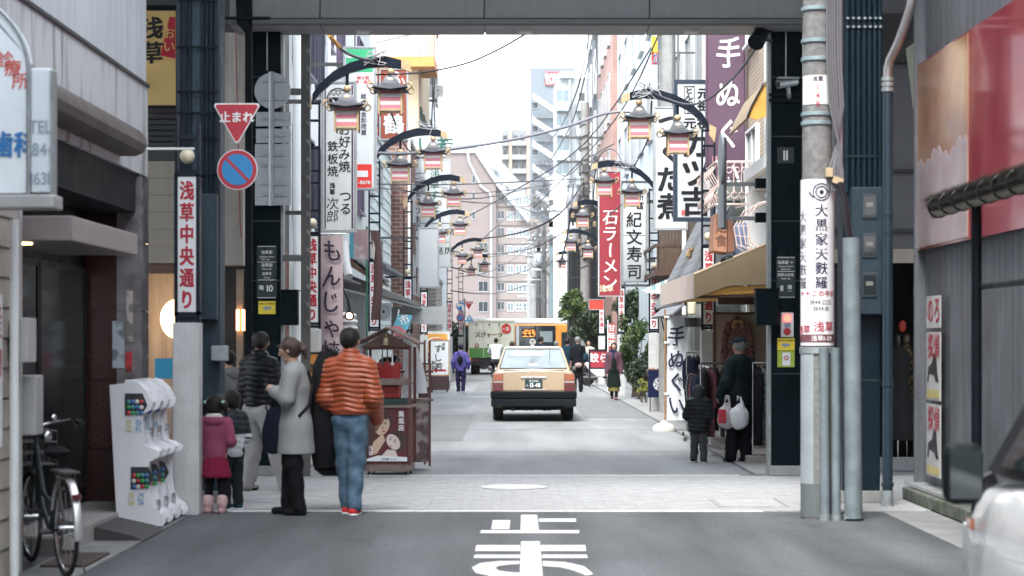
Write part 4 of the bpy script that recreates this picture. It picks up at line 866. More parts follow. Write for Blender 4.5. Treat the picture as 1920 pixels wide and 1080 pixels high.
for k in range(5):
 y=178+k*44;
 part('stair_flight',MB().prism([(PX(998,D),PZ(y,D)),(PX(1038,D),PZ(y+26,D)),(PX(1038,D),PZ(y+38,D)),(PX(998,D),PZ(y+12,D))],D-4,D-2.5),wh,tw);part('landing',MB().box(PX(1038,D)+.01,PX(1046,D),D-4,D-1,PZ(y+40,D),PZ(y+22,D)),wh,tw)
 part('stair_back',MB().box(PX(998,D),PX(1046,D),D-.5,D-.05,PZ(y+44,D),PZ(y+40,D)),M('landing_g',(.2,.21,.22),.7),tw)
 windows(tw,'F',D,[PX(1003,D)],[PZ(y+20,D)],1.2,1.2,0,None,glassd)
 windows(tw,'F',D,[PX(1042,D)],[PZ(y+14,D)],.8,1.4,0,None,glassd)
sg=part('sign_panel',MB().box(PX(1022,D),PX(1047,D),D-.4,D-.05,PZ(160,D),PZ(135,D)),M('brand_red',(.40,.04,.045),.5,var=0),tw)
lettering(sg,'BAN',(PX(1034.5,D),D-.5,PZ(142.5,D)),1.32,whiteink,bold=2,sx=.95);lettering(sg,'DAI',(PX(1034.5,D),D-.5,PZ(153.5,D)),1.32,whiteink,bold=2,sx=.95)
D=260;wb=building('white balconied building beside the slate blue-grey one',PX(1042,D),PX(1108,D),D,D+15,PZ(148,D),wallm('wbal',(.27,.29,.3),.08))
for k in range(9):
 y=170+k*46;[part('balcony',MB().box(PX(a,D),PX(b,D),D-1.6,D-.1,PZ(y+40,D),PZ(y+22,D)),M('balcony_glass',(.24,.29,.31),.4),wb) for a,b in ((1044,1066),(1080,1104))]
 windows(wb,'F',D,[PX(1055,D)],[PZ(y+10,D)],1.6,1.5,1,None,glassl);windows(wb,'F',D,[PX(1091,D)],[PZ(y+14,D)],.8,1.4,0,None,glassd)
part('downpipe',MB().cyl((PX(1068,D),D-.3,0),(PX(1068,D),D-.3,PZ(150,D)),.14),wh,wb);part('roof_slab',MB().box(PX(1050,D),PX(1075,D),D-.5,D+5,PZ(147,D),PZ(134,D)),wh,wb)
wp=building('blank white wall building between the poles and the black glazed shop',PX(1037,160),PX(1063,160),160,175,PZ(330,160),wpale)
rl_=building('low grey building beyond the cross street on the far right',4.2,14,138,158,9,wgrey);ll_=building('low grey building beyond the cross street on the far left',-22,-4.8,138,158,8,wgrey)
windows(rl_,'F',138,[6,8],[3,6],1.2,1.3,1);windows(ll_,'F',138,[-7,-9],[3,6],1.2,1.3,1)
# ------------------------------------------------------------------ street lamps with hanging lanterns
shade=M('lantern_roof_grey',(.075,.078,.09),.45,.3,var=.15);pinkp=M('lantern_pink',(.60,.20,.25),.5,var=.06,vs=5);whp=M('lantern_white',(.70,.68,.66),.5,var=.04)
def make_lantern(par,x,z):       # z: underside of the ball finial stem; y = 0; ball on top, drooping square roof, striped body
 L=Vector(par.location);y=L.y;
 def q(mb): return mb
 b=MB();
 hb=.15                                                      # body half width
 zb=z-.62                                                    # body bottom
 body=part('lantern',MB().box(x-hb,x+hb,y-hb,y+hb,zb+.02,zb+.30),whp,par)
 st=MB()
 for k in range(3): st.box(x-hb-.004,x+hb+.004,y-hb-.004,y+hb+.004,zb+.03+k*.108,zb+.083+k*.108)
 part('pink_band',st,pinkp,body)
 fr=MB()
 for sx in (-1,1):
  for sy in (-1,1): fr.box(x+sx*(hb+.012)-.014,x+sx*(hb+.012)+.014,y+sy*(hb+.012)-.014,y+sy*(hb+.012)+.014,zb-.05,zb+.32)
 fr.box(x-hb-.02,x+hb+.02,y-hb-.02,y+hb+.02,zb-.005,zb+.02);part('lantern_frame',fr,gold,body)
 rf=MB();prof=[(.25,0),(.246,.028),(.18,.055),(.12,.105),(.085,.18),(.05,.22)]
 vs_=[];fs=[]
 for i,(r,h) in enumerate(prof):
  up=.03 if i<2 else 0
  for k in range(8):
   a=k*PI/4;f=1.0 if k % 2 else 1.22;c_=(math.cos(a+PI/4),math.sin(a+PI/4)) if False else None
   sq=[(1,0),(1,1),(0,1),(-1,1),(-1,0),(-1,-1),(0,-1),(1,-1)][k]
   vs_.append((x+sq[0]*r,y+sq[1]*r,zb+.30+h+(up if k % 2 else 0)))
 for i in range(5):
  for k in range(8): fs.append((i*8+k,i*8+(k+1) % 8,(i+1)*8+(k+1) % 8,(i+1)*8+k))
 fs.append(tuple(range(7,-1,-1)));fs.append(tuple(range(40,48)));rf.add(vs_,fs)
 part('lantern_roof',rf,shade,body,True);part('eave_rim',MB().box(x-.25,x+.25,y-.25,y+.25,zb+.288,zb+.299),navy,body)
 for sx in (-1,1):
  for sy in (-1,1):
   p=[];
   for t in range(15):
    a=-2.2+t*.42;r=.062-.0028*t;p.append((x+sx*(.268+math.cos(a)*r),y+sy*(.268+math.cos(a)*r),zb+.345+math.sin(a)*r))
   part('roof_curl',MB().tube(p,[.013]*10+[.011,.009,.008,.006,.005],6),gold,body,True)
 part('crest',MB().ball((x,y-.10,zb+.45),.045,12,6,(1.1,.35,.75)),M('crest_cream',(.6,.55,.45),.5),body,True)
 part('ball_finial',MB().ball((x,y,zb+.575),.056,14,10),gold,body,True)
 return body
def street_lamp(px,k,side,label,arm=True,text=True,px_sign=None):
 """twin-pole lamp standard: concrete base, red lettered sign, globe, curved arm with two lanterns; side=+1 arm towards +x"""
 D=F/k;x=PX(px,D);t=thing('street_lamp',label,'street lamp',(x,D,0),group='lantern lamps lining the shopping street');y=D
 part('base_pillar',MB().box(x-.12,x+.12,y-.12,y+.12,0,1.76),M('pillar_concrete',(.52,.53,.53),.85,var=.12,vs=5,bump=.2,streak=.12),t,bev=.008)
 hgt=5.05 if arm else 3.6
 fr=MB().box(x-.115,x-.085,y-.03,y+.03,1.76,hgt).box(x+.085,x+.115,y-.03,y+.03,1.76,hgt)
 part('pole',fr,navy,t)
 rg=MB()
 for z in (1.78,3.13,3.45,3.85,4.02,4.35,4.75,5.0):
  if z<hgt: rg.box(x-.084,x+.084,y-.022,y+.022,z,z+.035)
 part('rung',rg,navy,t)
 sg=part('sign_panel',MB().box(x-.083,x+.083,y-.05,y+.05,1.86,3.10),signw,t);part('sign_frame',MB().box(x-.117,x-.084,y-.055,y+.055,1.83,3.12).box(x+.084,x+.117,y-.055,y+.055,1.83,3.12).box(x-.117,x+.117,y-.055,y+.055,3.101,3.13).box(x-.117,x+.117,y-.055,y+.055,1.82,1.859),navy,t)
 if text: lettering(sg,'浅草中央通り',(x,y-.0535,3.07),.185,redink,True,bold=2,sx=.72)
 part('lamp_globe',MB().ball((x,y-.03,3.29),.07,14,10),M('globe_cream',(.62,.56,.42),.3),t,True)
 if not arm: return t
 pr=[(0,5.08),(.10,5.22),(.3,5.40),(.55,5.53),(.8,5.60),(1.05,5.62),(1.28,5.575)]
 a_=MB();q=[];n=len(pr)
 for i,(dx,z) in enumerate(pr):
  w=.075 if 0<i<n-1 else .065;q.append((dx,z,w))
 up=[(x+side*dx,z+w) for dx,z,w in q];dn=[(x+side*dx,z-w) for dx,z,w in q]
 for i in range(n-1): a_.prism([dn[i],dn[i+1],up[i+1],up[i]],y-.04,y+.04)
 part('arm',a_,navy,t)
 part('end_cap',MB().prism([(x+side*1.281,5.515),(x+side*1.43,5.46),(x+side*1.40,5.60),(x+side*1.281,5.64)],y-.045,y+.045),gold,t)
 part('end_cap',MB().prism([(x-side*.01,4.95),(x-side*.10,4.82),(x-side*.13,5.06),(x-side*.02,5.12)],y-.045,y+.045),gold,t)
 for dx,z in ((.5,5.27),(1.13,5.52)):
  zt=5.45 if dx<1 else 5.56
  part('hanger',MB().cyl((x+side*dx,y,zt),(x+side*dx,y,z-.02),.026,.022),navy,t)
  make_lantern(t,x+side*dx,z-.0)
 return t
for i,(px,k) in enumerate(((352,204.),(586,130.),(702,97.5),(765,76.),(795,60.),(843,47.),(864,39.5))):
 street_lamp(px,k,1,['concrete based lamp post with a red lettered sign beside the capsule machines','lantern street lamp before the white okonomiyaki sign, nearest lantern-bearing one','lantern street lamp beside the dark brown banner, third along the left row','lantern street lamp in front of the brown brick wall, fourth along the left row','lantern street lamp beside the blank white sign, fifth along the left row','lantern street lamp at the slatted shop, sixth along the left row','lantern street lamp behind the traffic signs, farthest of the left row'][i],arm=i>0)
for i,(px,k) in enumerate(((1328,115.),(1226,82.5),(1165,64.5),(1128,51.),(1100,41.))):
 street_lamp(px,k,-1,['lantern street lamp beside the purple banner, nearest of the right row','lantern street lamp beside the striped awning, second along the right row','lantern street lamp before the red noodle banner, third along the right row','lantern street lamp half hidden by the hedge, fourth along the right row','lantern street lamp at the power pole, farthest of the right row'][i])
# extra lanterns on short brackets crowding the far ends
# ------------------------------------------------------------------ vertical shop signs
def vsign(label,px0,px1,py0,py1,D,m=None,frame=None,depth=.22,name='shop_sign',wallx=None,fw=.03,cat='sign',group=None):
 x0,x1,z1,z0=PX(px0,D),PX(px1,D),PZ(py0,D),PZ(py1,D);t=thing(name,label,cat,((x0+x1)/2,D,z0),group=group)
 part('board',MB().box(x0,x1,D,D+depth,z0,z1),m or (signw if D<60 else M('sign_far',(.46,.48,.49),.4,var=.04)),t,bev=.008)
 fm=frame or M('frame_pale',(.45,.47,.48),.4,.5)
 part('frame',MB().box(x0-fw,x0-.001,D-.015,D+depth+.01,z0-fw,z1+fw).box(x1+.001,x1+fw,D-.015,D+depth+.01,z0-fw,z1+fw).box(x0,x1,D-.015,D+depth+.01,z0-fw,z0-.001).box(x0,x1,D-.015,D+depth+.01,z1+.001,z1+fw),fm,t)
 if wallx is not None:
  xa,xb=(wallx,x0-fw) if wallx<x0 else (x1+fw,wallx)
  for z in (z1-.3,z0+.24): part('bracket',MB().box(xa,xb,D+.05,D+.11,z,z+.06),steelm,t)
 return t
D=32.2;s1=vsign('white okonomiyaki shop sign with a round scale emblem and purple stripes',606,664,156,432,D,wallx=-3.6)
pur=M('stripe_purple',(.07,.03,.10),.5,var=0)
part('stripe',MB().box(PX(608.5,D),PX(611,D),D-.004,D,PZ(429,D),PZ(160,D)).box(PX(659,D),PX(662,D),D-.004,D,PZ(429,D),PZ(160,D)),pur,s1)
cx,cz=PX(634,D),PZ(186,D);em=MB().ring((cx,D-.004,cz),.165,.008,n=32)
for r_,c0 in ((.05,-.01),(.045,.05),(.04,.10)):
 for j in range(-2,3):
  ex=cx+j*.062+(.03 if c0==.05 else 0);ez=cz+c0
  if (ex-cx)**2+(ez-cz)**2<.018: em.ring((ex,D-.004,ez),.036,.005,n=12,a0=0,a1=PI)
part('emblem',em,ink,s1)
em2=MB();pts=[(cx+.15*math.cos(a),cz+.15*math.sin(a)) for a in np.linspace(PI*1.0,PI*2,14)];em2.prism(pts+[(cx+.05,cz-.02),(cx-.03,cz+.03)],D-.008,D-.003);part('emblem_field',em2,ink,s1)
em3=MB().prism([(cx-.09,cz-.01),(cx-.08,cz+.0),(cx+.0,cz-.09),(cx+.06,cz-.07),(cx+.08,cz-.11),(cx-.02,cz-.13)],D-.013,D-.009);part('emblem_fish',em3,whiteink,s1)
lettering(s1,'お好み焼',(PX(646,D),D-.004,PZ(232,D)),.185,ink,True,warp=.02,bold=1,pitch=1.0)
lettering(s1,'鉄板焼',(PX(624,D),D-.004,PZ(263,D)),.17,ink,True,warp=.02,bold=1,pitch=1.1)
lettering(s1,'浅草',(PX(623,D),D-.004,PZ(342,D)),.09,ink,True,bold=2);lettering(s1,'次郎',(PX(624,D),D-.004,PZ(370,D)),.2,ink,True,warp=.04,bold=0,pitch=.95)
lettering(s1,'つる',(PX(648,D),D-.004,PZ(356,D)),.19,ink,True,warp=.03,bold=1,pitch=1.0)
def cloth(label,px0,px1,py0,py1,D,m,wave=.03,cat='banner',name='cloth_banner',pole=True,taper=0):
 x0,x1,z1,z0=PX(px0,D),PX(px1,D),PZ(py0,D),PZ(py1,D);t=thing(name,label,cat,((x0+x1)/2,D,z0));mb=MB();nx,nz=8,24;vs_=[]
 for j in range(nz+1):
  for i in range(nx+1):
   u,w=i/nx,j/nz;vs_.append((x0+(x1-x0)*u+taper*math.sin(w*3)*.03,D+wave*math.sin(u*7+w*3)*(.3+.7*w),z1+(z0-z1)*w))
 n=len(vs_);mb.add(vs_+[(a,b+.006,c) for a,b,c in vs_],[])
 for j in range(nz):
  for i in range(nx):
   a=j*(nx+1)+i;mb.f.append((a,a+nx+1,a+nx+2,a+1));mb.f.append((n+a,n+a+1,n+a+nx+2,n+a+nx+1))
 part('cloth',mb,m,t,True)
 if pole: part('crossbar',MB().cyl((x0-.08,D+.0,z1+.02),(x1+.05,D,z1+.02),.014),white,t)
 return t
D=31.2;c1=cloth('dusty pink hanging banner for a griddle restaurant under the white sign',598,643,441,668,D,M('pink_cloth',(.46,.37,.385),.9,var=.1,vs=3),.012)
lettering(c1,'もんじゃ焼',(PX(622,D),D-.04,PZ(448,D)),.34,M('ink_plum',(.02,.008,.03),.5,var=0),True,bold=1,warp=.04,sx=.85)
D=36.5;s2=vsign('tall white wholesale shoe sign with a green top and red foot',647,702,90,352,D,wallx=-3.6)
part('green_print',MB().box(PX(649,D),PX(699,D),D-.004,D,PZ(135,D),PZ(92,D)),M('sign_green',(.05,.48,.22),.5,var=0),s2)
part('cloud_print',MB().ball((PX(657,D),D-.006,PZ(106,D)),.06,10,6,(1.3,.08,.5)).ball((PX(664,D),D-.006,PZ(120,D)),.05,10,6,(1.2,.08,.5)),whiteink,s2)
part('red_print',MB().box(PX(649,D),PX(697,D),D-.004,D,PZ(352,D),PZ(308,D)),M('sign_red',(.75,.04,.03),.5,var=0),s2)
part('white_bar',MB().box(PX(649,D),PX(690,D),D-.008,D-.005,PZ(332,D),PZ(320,D)),whiteink,s2);lettering(s2,'-8678',(PX(683,D),D-.008,PZ(342,D)),.085,whiteink,bold=2)
lettering(s2,'紳士靴',(PX(681,D),D-.006,PZ(146,D)),.07,MC['sign_red'],bold=1);lettering(s2,'紳・用品',(PX(681,D),D-.006,PZ(154,D)),.07,MC['sign_red'],bold=1)
lettering(s2,'総合現金卸問屋',(PX(682,D),D-.006,PZ(175,D)),.1,indigo,True,bold=1,pitch=1.03);
D=42.5;s3=vsign('reddish brown blowfish restaurant sign with white brush characters',714,762,131,260,D,M('sign_rust',(.34,.075,.04),.5,var=.05),wallx=-3.72)
lettering(s3,'ふぐ',(PX(745,D),D-.006,PZ(132,D)),.32,whiteink,True,warp=.04,bold=1,pitch=1.0);lettering(s3,'鶴',(PX(738,D),D-.006,PZ(212,D)),.42,whiteink,True,bold=2)
part('red_return',MB().box(PX(706,D),PX(711,D),D+.3,D+.8,PZ(250,D),PZ(135,D)),M('sign_rust',(0,)*3),s3)
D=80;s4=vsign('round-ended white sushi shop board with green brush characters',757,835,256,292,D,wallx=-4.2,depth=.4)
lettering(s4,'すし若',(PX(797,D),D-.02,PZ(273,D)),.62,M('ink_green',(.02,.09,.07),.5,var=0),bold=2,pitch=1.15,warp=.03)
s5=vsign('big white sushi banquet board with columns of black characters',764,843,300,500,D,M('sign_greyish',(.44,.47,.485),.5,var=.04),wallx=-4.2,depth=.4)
lettering(s5,'ご宴会承ります。',(PX(783,D),D-.006,PZ(322,D)),.3,ink,True,bold=1);lettering(s5,'ご宴会',(PX(793,D),D-.006,PZ(322,D)),.24,ink,True,bold=0);lettering(s5,'浅草すし若',(PX(815,D),D-.006,PZ(318,D)),.38,M('ink_green',(0,)*3),True,bold=1,warp=.03,pitch=1.0)
for py in (435,470): lettering(s5,'階 お座席',(PX(807,D),D-.006,PZ(py,D)),.3,ink,bold=1,sx=1.4);lettering(s5,'2' if py>450 else '3',(PX(773,D),D-.006,PZ(py,D)),.3,ink,bold=1)
part('board_joint',MB().box(PX(764,D),PX(843,D),D-.01,D-.002,PZ(419,D),PZ(418,D)).box(PX(764,D),PX(843,D),D-.01,D-.002,PZ(454,D),PZ(453.4,D)),steelm,s5)
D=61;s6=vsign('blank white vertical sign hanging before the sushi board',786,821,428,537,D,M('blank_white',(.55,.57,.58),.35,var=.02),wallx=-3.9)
D=36;bp1=cloth('dark brown ragged banner with a pale leaf print on a green pole',694,711,432,600,D,M('brown_cloth',(.08,.045,.045),.9),.03,pole=False,taper=2)
part('leaf_print',MB().prism([(PX(697,D),PZ(480,D)),(PX(700,D),PZ(450,D)),(PX(704,D),PZ(465,D)),(PX(702,D),PZ(488,D))],D-.06,D-.052),M('leaf_pale',(.45,.40,.35),.8),bp1)
part('pole',MB().cyl((PX(688,D),D-.02,0),(PX(688,D),D-.02,PZ(425,D)),.018),M('pole_green',(.03,.12,.07),.5),bp1,True)
D=33.5;bp2=cloth('weathered blue and pink poster banner behind the white sign',660,690,430,486,D,mix_mat('poster_mix',(.45,.30,.32),(.55,.52,.5),5,.6),.01,pole=False)
part('blue_print',MB().box(PX(656,D),PX(663,D),D-.04,D-.03,PZ(484,D),PZ(430,D)),M('print_blue',(.10,.40,.52),.5),bp2)
D=38.5;fl=thing('shop_flag','slanted blue and pink flag with white characters beside the cart roof','flag',(PX(755,D),D,PZ(640,D)))
def quadpx(pts,D,th=.01): return MB().prism([(PX(a,D),PZ(b,D)) for a,b in pts],D,D+th)
part('blue_cloth',quadpx([(747,590),(773,591),(766,614),(760,624),(737,612)],D),M('flag_blue',(.12,.42,.55),.8),fl);part('pink_cloth',quadpx([(736,611),(750,611),(762,622),(757,632),(740,628)],D-.02),M('flag_pink',(.5,.16,.19),.8),fl)
lettering(fl,'市',(PX(758,D),D-.01,PZ(600,D)),.2,whiteink,bold=1,u=(.9,0,.4),v=(-.4,0,.9));lettering(fl,'上',(PX(749,D),D-.03,PZ(621,D)),.13,whiteink,bold=1,u=(.9,0,.4),v=(-.4,0,.9))
part('pole',MB().cyl((PX(748,D),D+.03,PZ(580,D)),(PX(728,D),D+.03,PZ(690,D)),.012),white,fl)
# right side
D=37;r_=vsign('huge framed cutlet restaurant sign with thick black characters',1270,1332,156,408,D,M('sign_grey',(.55,.58,.60),.4,var=.03,streak=.1),M('frame_navy',(.03,.045,.075),.4),wallx=4.3,fw=.06)
part('character_box',MB().ring((PX(1292,D),D-.006,PZ(187,D)),.01,.005,n=4).box(PX(1283,D),PX(1302,D),D-.006,D-.001,PZ(163,D),PZ(161.5,D)).box(PX(1283,D),PX(1302,D),D-.006,D-.001,PZ(213,D),PZ(211.5,D)).box(PX(1283,D),PX(1284.2,D),D-.006,D-.001,PZ(213,D),PZ(161,D)).box(PX(1301,D),PX(1302.2,D),D-.006,D-.001,PZ(213,D),PZ(161,D)),ink,r_)
lettering(r_,'とんかつ',(PX(1292,D),D-.006,PZ(164,D)),.115,ink,True,bold=2,sx=1.3,pitch=.95);lettering(r_,'元祖',(PX(1318,D),D-.006,PZ(164,D)),.2,ink,True,bold=2,pitch=1.05)
lettering(r_,'元祖',(PX(1306,D),D-.006,PZ(231,D)),.2,ink,bold=2,sx=1.15);lettering(r_,'カツ吉',(PX(1305,D),D-.006,PZ(245,D)),.52,ink,True,bold=2,pitch=.95,sx=1.05)
part('seal',MB().box(PX(1278,D),PX(1287,D),D-.006,D-.002,PZ(403,D),PZ(394,D)),M('seal_red',(.55,.12,.10),.5),r_)
D=40.5;r_=vsign('white pickle shop sign with thick brush characters partly behind the framed sign',1229,1287,203,428,D,M('sign_grey2',(.58,.61,.63),.4,var=.03),wallx=4.3)
lettering(r_,'つくだ煮',(PX(1257,D),D-.006,PZ(208,D)),.52,ink,True,bold=2,pitch=1.0)
D=35.5;r_=vsign('tall purple banner sign with white brush kana',1326,1396,-60,335,D,M('sign_purple',(.11,.062,.10),.5,var=.08,vs=1.5),M('frame_purp',(.09,.04,.09),.5),wallx=4.6,fw=.012)
lettering(r_,'手ぬぐい',(PX(1367,D),D-.006,PZ(60,D)),.53,whiteink,True,bold=1,pitch=1.28,warp=.04,sx=.8)
part('maker_seal',MB().box(PX(1336,D),PX(1345,D),D-.006,D-.001,PZ(306,D),PZ(293,D)),M('seal_pink',(.6,.3,.3),.5),r_)
D=50;r_=vsign('white sushi restaurant sign with four black brush characters',1168,1211,357,527,D,M('sign_grey3',(.6,.64,.66),.4,var=.03),wallx=3.9)
lettering(r_,'紀文寿司',(PX(1189,D),D-.006,PZ(396,D)),.38,ink,True,bold=1,pitch=1.07,warp=.02);lettering(r_,'新富',(PX(1200,D),D-.006,PZ(361,D)),.19,ink,True,bold=1)
part('joint',MB().box(PX(1168,D),PX(1211,D),D-.005,D-.001,PZ(441.5,D),PZ(441,D)),steelm,r_)
D=57;r_=vsign('tall red noodle shop sign with white characters and a zigzag white edge',1124,1163,322,554,D,M('sign_crimson',(.30,.03,.045),.5,var=.05),wallx=3.9)
lettering(r_,'石ラーメン',(PX(1144,D),D-.006,PZ(392,D)),.44,whiteink,True,bold=1,pitch=.99,warp=.03);lettering(r_,'浅草店',(PX(1144,D),D-.006,PZ(541,D)),.19,M('ink_cream',(.75,.68,.5),.5,var=0),bold=2)
zz_=MB()
for j in range(58): z=PZ(322,D)-j*.057;zz_.prism([(PX(1121.5,D),z),(PX(1124,D),z-.028),(PX(1121.5,D),z-.056)],D-.02,D-.016)
part('zigzag_edge',zz_,whiteink,r_)
D=58;r_=vsign('small white plaque with cut corners beside the sushi sign',1153,1168,471,505,D,signw,navy,fw=.03,depth=.1,wallx=3.9)
lettering(r_,'喜',(PX(1160,D),D-.01,PZ(478,D)),.1,ink) if ('喜' in CH) else lettering(r_,'味',(PX(1160,D),D-.01,PZ(481,D)),.11,ink)
lettering(r_,'ら',(PX(1161,D),D-.01,PZ(494,D)),.16,redink)
D=66;r_=vsign('orange and white vertical banner sign standing beside the walking woman',1141,1153,606,655,D,M('sign_vermil',(.55,.05,.03),.6),depth=.06,fw=.01)
lettering(r_,'甘味茶',(PX(1147,D),D-.01,PZ(608,D)),.22,whiteink,True,bold=2)
part('post',MB().cyl((PX(1140,D),D+.03,0),(PX(1140,D),D+.03,PZ(600,D)),.02),white,r_)
D=72;r_=vsign('orange red shop board glimpsed above the hedge',1105,1132,562,580,D,M('sign_vermil',(0,)*3),depth=.1,fw=.02)
D=54;r_=vsign('small convenience sign with red and green stripes under the striped awning',1236,1250,549,570,D,signw,depth=.15,wallx=3.9)
part('red_stripe',MB().box(PX(1238,D),PX(1242,D),D-.006,D-.001,PZ(568,D),PZ(552,D)),M('sign_red',(0,)*3),r_);part('green_stripe',MB().box(PX(1243.5,D),PX(1248,D),D-.006,D-.001,PZ(568,D),PZ(552,D)),M('sign_green',(0,)*3),r_)
# ------------------------------------------------------------------ traffic signs
sred=M('traffic_red',(.42,.018,.035),.35,var=.04);sblue=M('traffic_blue',(.02,.22,.50),.35,var=.04)
def rnd_tri(cx,cz,s,r=.03):
 v=[(cx-s/2,cz),(cx+s/2,cz),(cx,cz-s*.866)];out=[]
 c=(cx,cz-s*.2887)
 for i in range(3):
  p=v[i];a=v[i-1];b=v[(i+1) % 3]
  for q in (a,b):
   d=math.hypot(q[0]-p[0],q[1]-p[1]);out.append((p[0]+(q[0]-p[0])*r/d*1.0,p[1]+(q[1]-p[1])*r/d))
 return out
D=20.7
ts=thing('stop_sign','red inverted triangle stop sign with white characters on the blue-grey column','stop sign',(PX(444,D),D,PZ(275,D)))
tri=rnd_tri(PX(444,D),PZ(193.5,D),92*D/F,.03);tri2=rnd_tri(PX(444,D),PZ(196,D),84*D/F,.025)
part('plate',MB().prism(tri,D,D+.012),whiteink,ts,bev=.002);part('red_face',MB().prism(tri2,D-.004,D-.001),sred,ts)
lettering(ts,'止まれ',(PX(444,D),D-.006,PZ(220,D)),.112,whiteink,bold=2)
part('bracket',MB().box(PX(412,D),PX(446,D),D+.013,D+.16,PZ(212,D),PZ(205,D)),galv,ts)
D=20.7;ns_=thing('no_parking_sign','round blue no parking sign with red rim and slash under the stop sign','traffic sign',(PX(445,D),D,PZ(357,D)))
c=(PX(445,D),PZ(318,D));R=38*D/F
def disc(mb,c,r,y0,y1,n=40): return mb.prism([(c[0]+r*math.cos(2*PI*i/n),c[1]+r*math.sin(2*PI*i/n)) for i in range(n)],y0,y1)
part('plate',disc(MB(),c,R,D,D+.012),whiteink,ns_);part('red_ring',disc(MB(),c,R*.96,D-.003,D-.001),sred,ns_);part('blue_face',disc(MB(),c,R*.77,D-.006,D-.0035),sblue,ns_)
part('slash',MB().bar((c[0]-R*.56,D-.0075,c[1]+R*.56),(c[0]+R*.56,D-.0075,c[1]-R*.56),.002,R*.2) if 0 else MB().prism([(c[0]-R*.60,c[1]+R*.50),(c[0]-R*.50,c[1]+R*.60),(c[0]+R*.60,c[1]-R*.50),(c[0]+R*.50,c[1]-R*.60)],D-.009,D-.0065),sred,ns_)
part('bracket',MB().box(PX(412,D),PX(446,D),D+.013,D+.16,PZ(325,D),PZ(318,D)),galv,ns_)
# backs of the signs facing the other way
D=24.95;sb=thing('sign_cluster','grey backs of a round sign and plates on a galvanized pole','traffic sign',(PX(511,D),D,PZ(385,D)))
gb=M('sign_back',(.36,.39,.41),.5,.3,var=.1,vs=5)
part('round_plate',disc(MB(),(PX(511,D),PZ(170,D)),34*D/F,D,D+.012),gb,sb)
for a,b in ((210,237),(241,268),(270,385)):
 part('plate',MB().box(PX(480 if a<269 else 478,D),PX(545,D),D,D+.012,PZ(b,D),PZ(a,D)),gb,sb,bev=.004)
for py in (152,186,222,254,290,310,345,365): part('back_clamp',MB().box(PX(490,D),PX(535,D),D-.022,D-.001,PZ(py+2.5,D),PZ(py-2.5,D)),galv,sb)
part('pole',MB().cyl((PX(510,D),D-.06,PZ(386,D)),(PX(510,D),D-.06,PZ(136,D)),.034,None,12),galv,sb,True)
hp=thing('steel_post','tall grey brown steel channel post with bolt holes beside the sign backs','post',(PX(572,25.1),25.1,0));D=25.1
part('post',MB().box(PX(564,D),PX(581,D),D,D+.10,0,5.2),M('channel_steel',(.085,.082,.078),.6,.3,var=.2),hp,bev=.006)
for k in range(16): part('gusset',MB().prism([(PX(575,D),PZ(90+k*34,D)),(PX(580.5,D),PZ(93+k*34,D)),(PX(580.5,D),PZ(101+k*34,D)),(PX(575,D),PZ(97+k*34,D))],D-.02,D-.001),M('channel_light',(.17,.165,.16),.5),hp)
[part('bracket',MB().box(PX(a,D),PX(563.5,D),D-.02,D+.03,PZ(p+12,D),PZ(p,D)),steelm,hp) for a,p in ((545,166),(530,478))]
# edge-on mirror with brackets at the right column
D=27.2;mr_=thing('side_on_sign','traffic sign seen edge-on held by two bracket arms beside the column','traffic sign',(PX(1353,D),D,PZ(425,D)))
part('round_plate',MB().tube([(PX(1349,D),D-.24,PZ(300,D)),(PX(1352,D),D-.24,PZ(300,D))],[.32,.32],24) if 0 else MB().lathe([(.0001,0)],(0,0,0),3) if 0 else MB().prism([(D-.3+.3*math.cos(a),PZ(300,D)+.3*math.sin(a)) for a in np.linspace(0,2*PI,24,endpoint=False)],PX(1346,D),PX(1350,D),'yz'),gb,mr_)
part('square_plate',MB().box(PX(1345,D),PX(1349,D),D-.55,D-.1,PZ(430,D),PZ(352,D)),gb,mr_)
part('post',MB().box(PX(1352,D),PX(1362,D),D-.04,D+.04,PZ(430,D),PZ(258,D)),M('post_grey',(.13,.13,.14),.5,.3),mr_,bev=.005)
for py in (345,409): part('arm',MB().box(PX(1362,D),PX(1428,D),D-.03,D+.03,PZ(py+4,D),PZ(py-3,D)),galv,mr_);part('clamp',MB().box(PX(1416,D),PX(1442,D),D-.06,D+.06,PZ(py+8,D),PZ(py-10,D)),black,mr_)
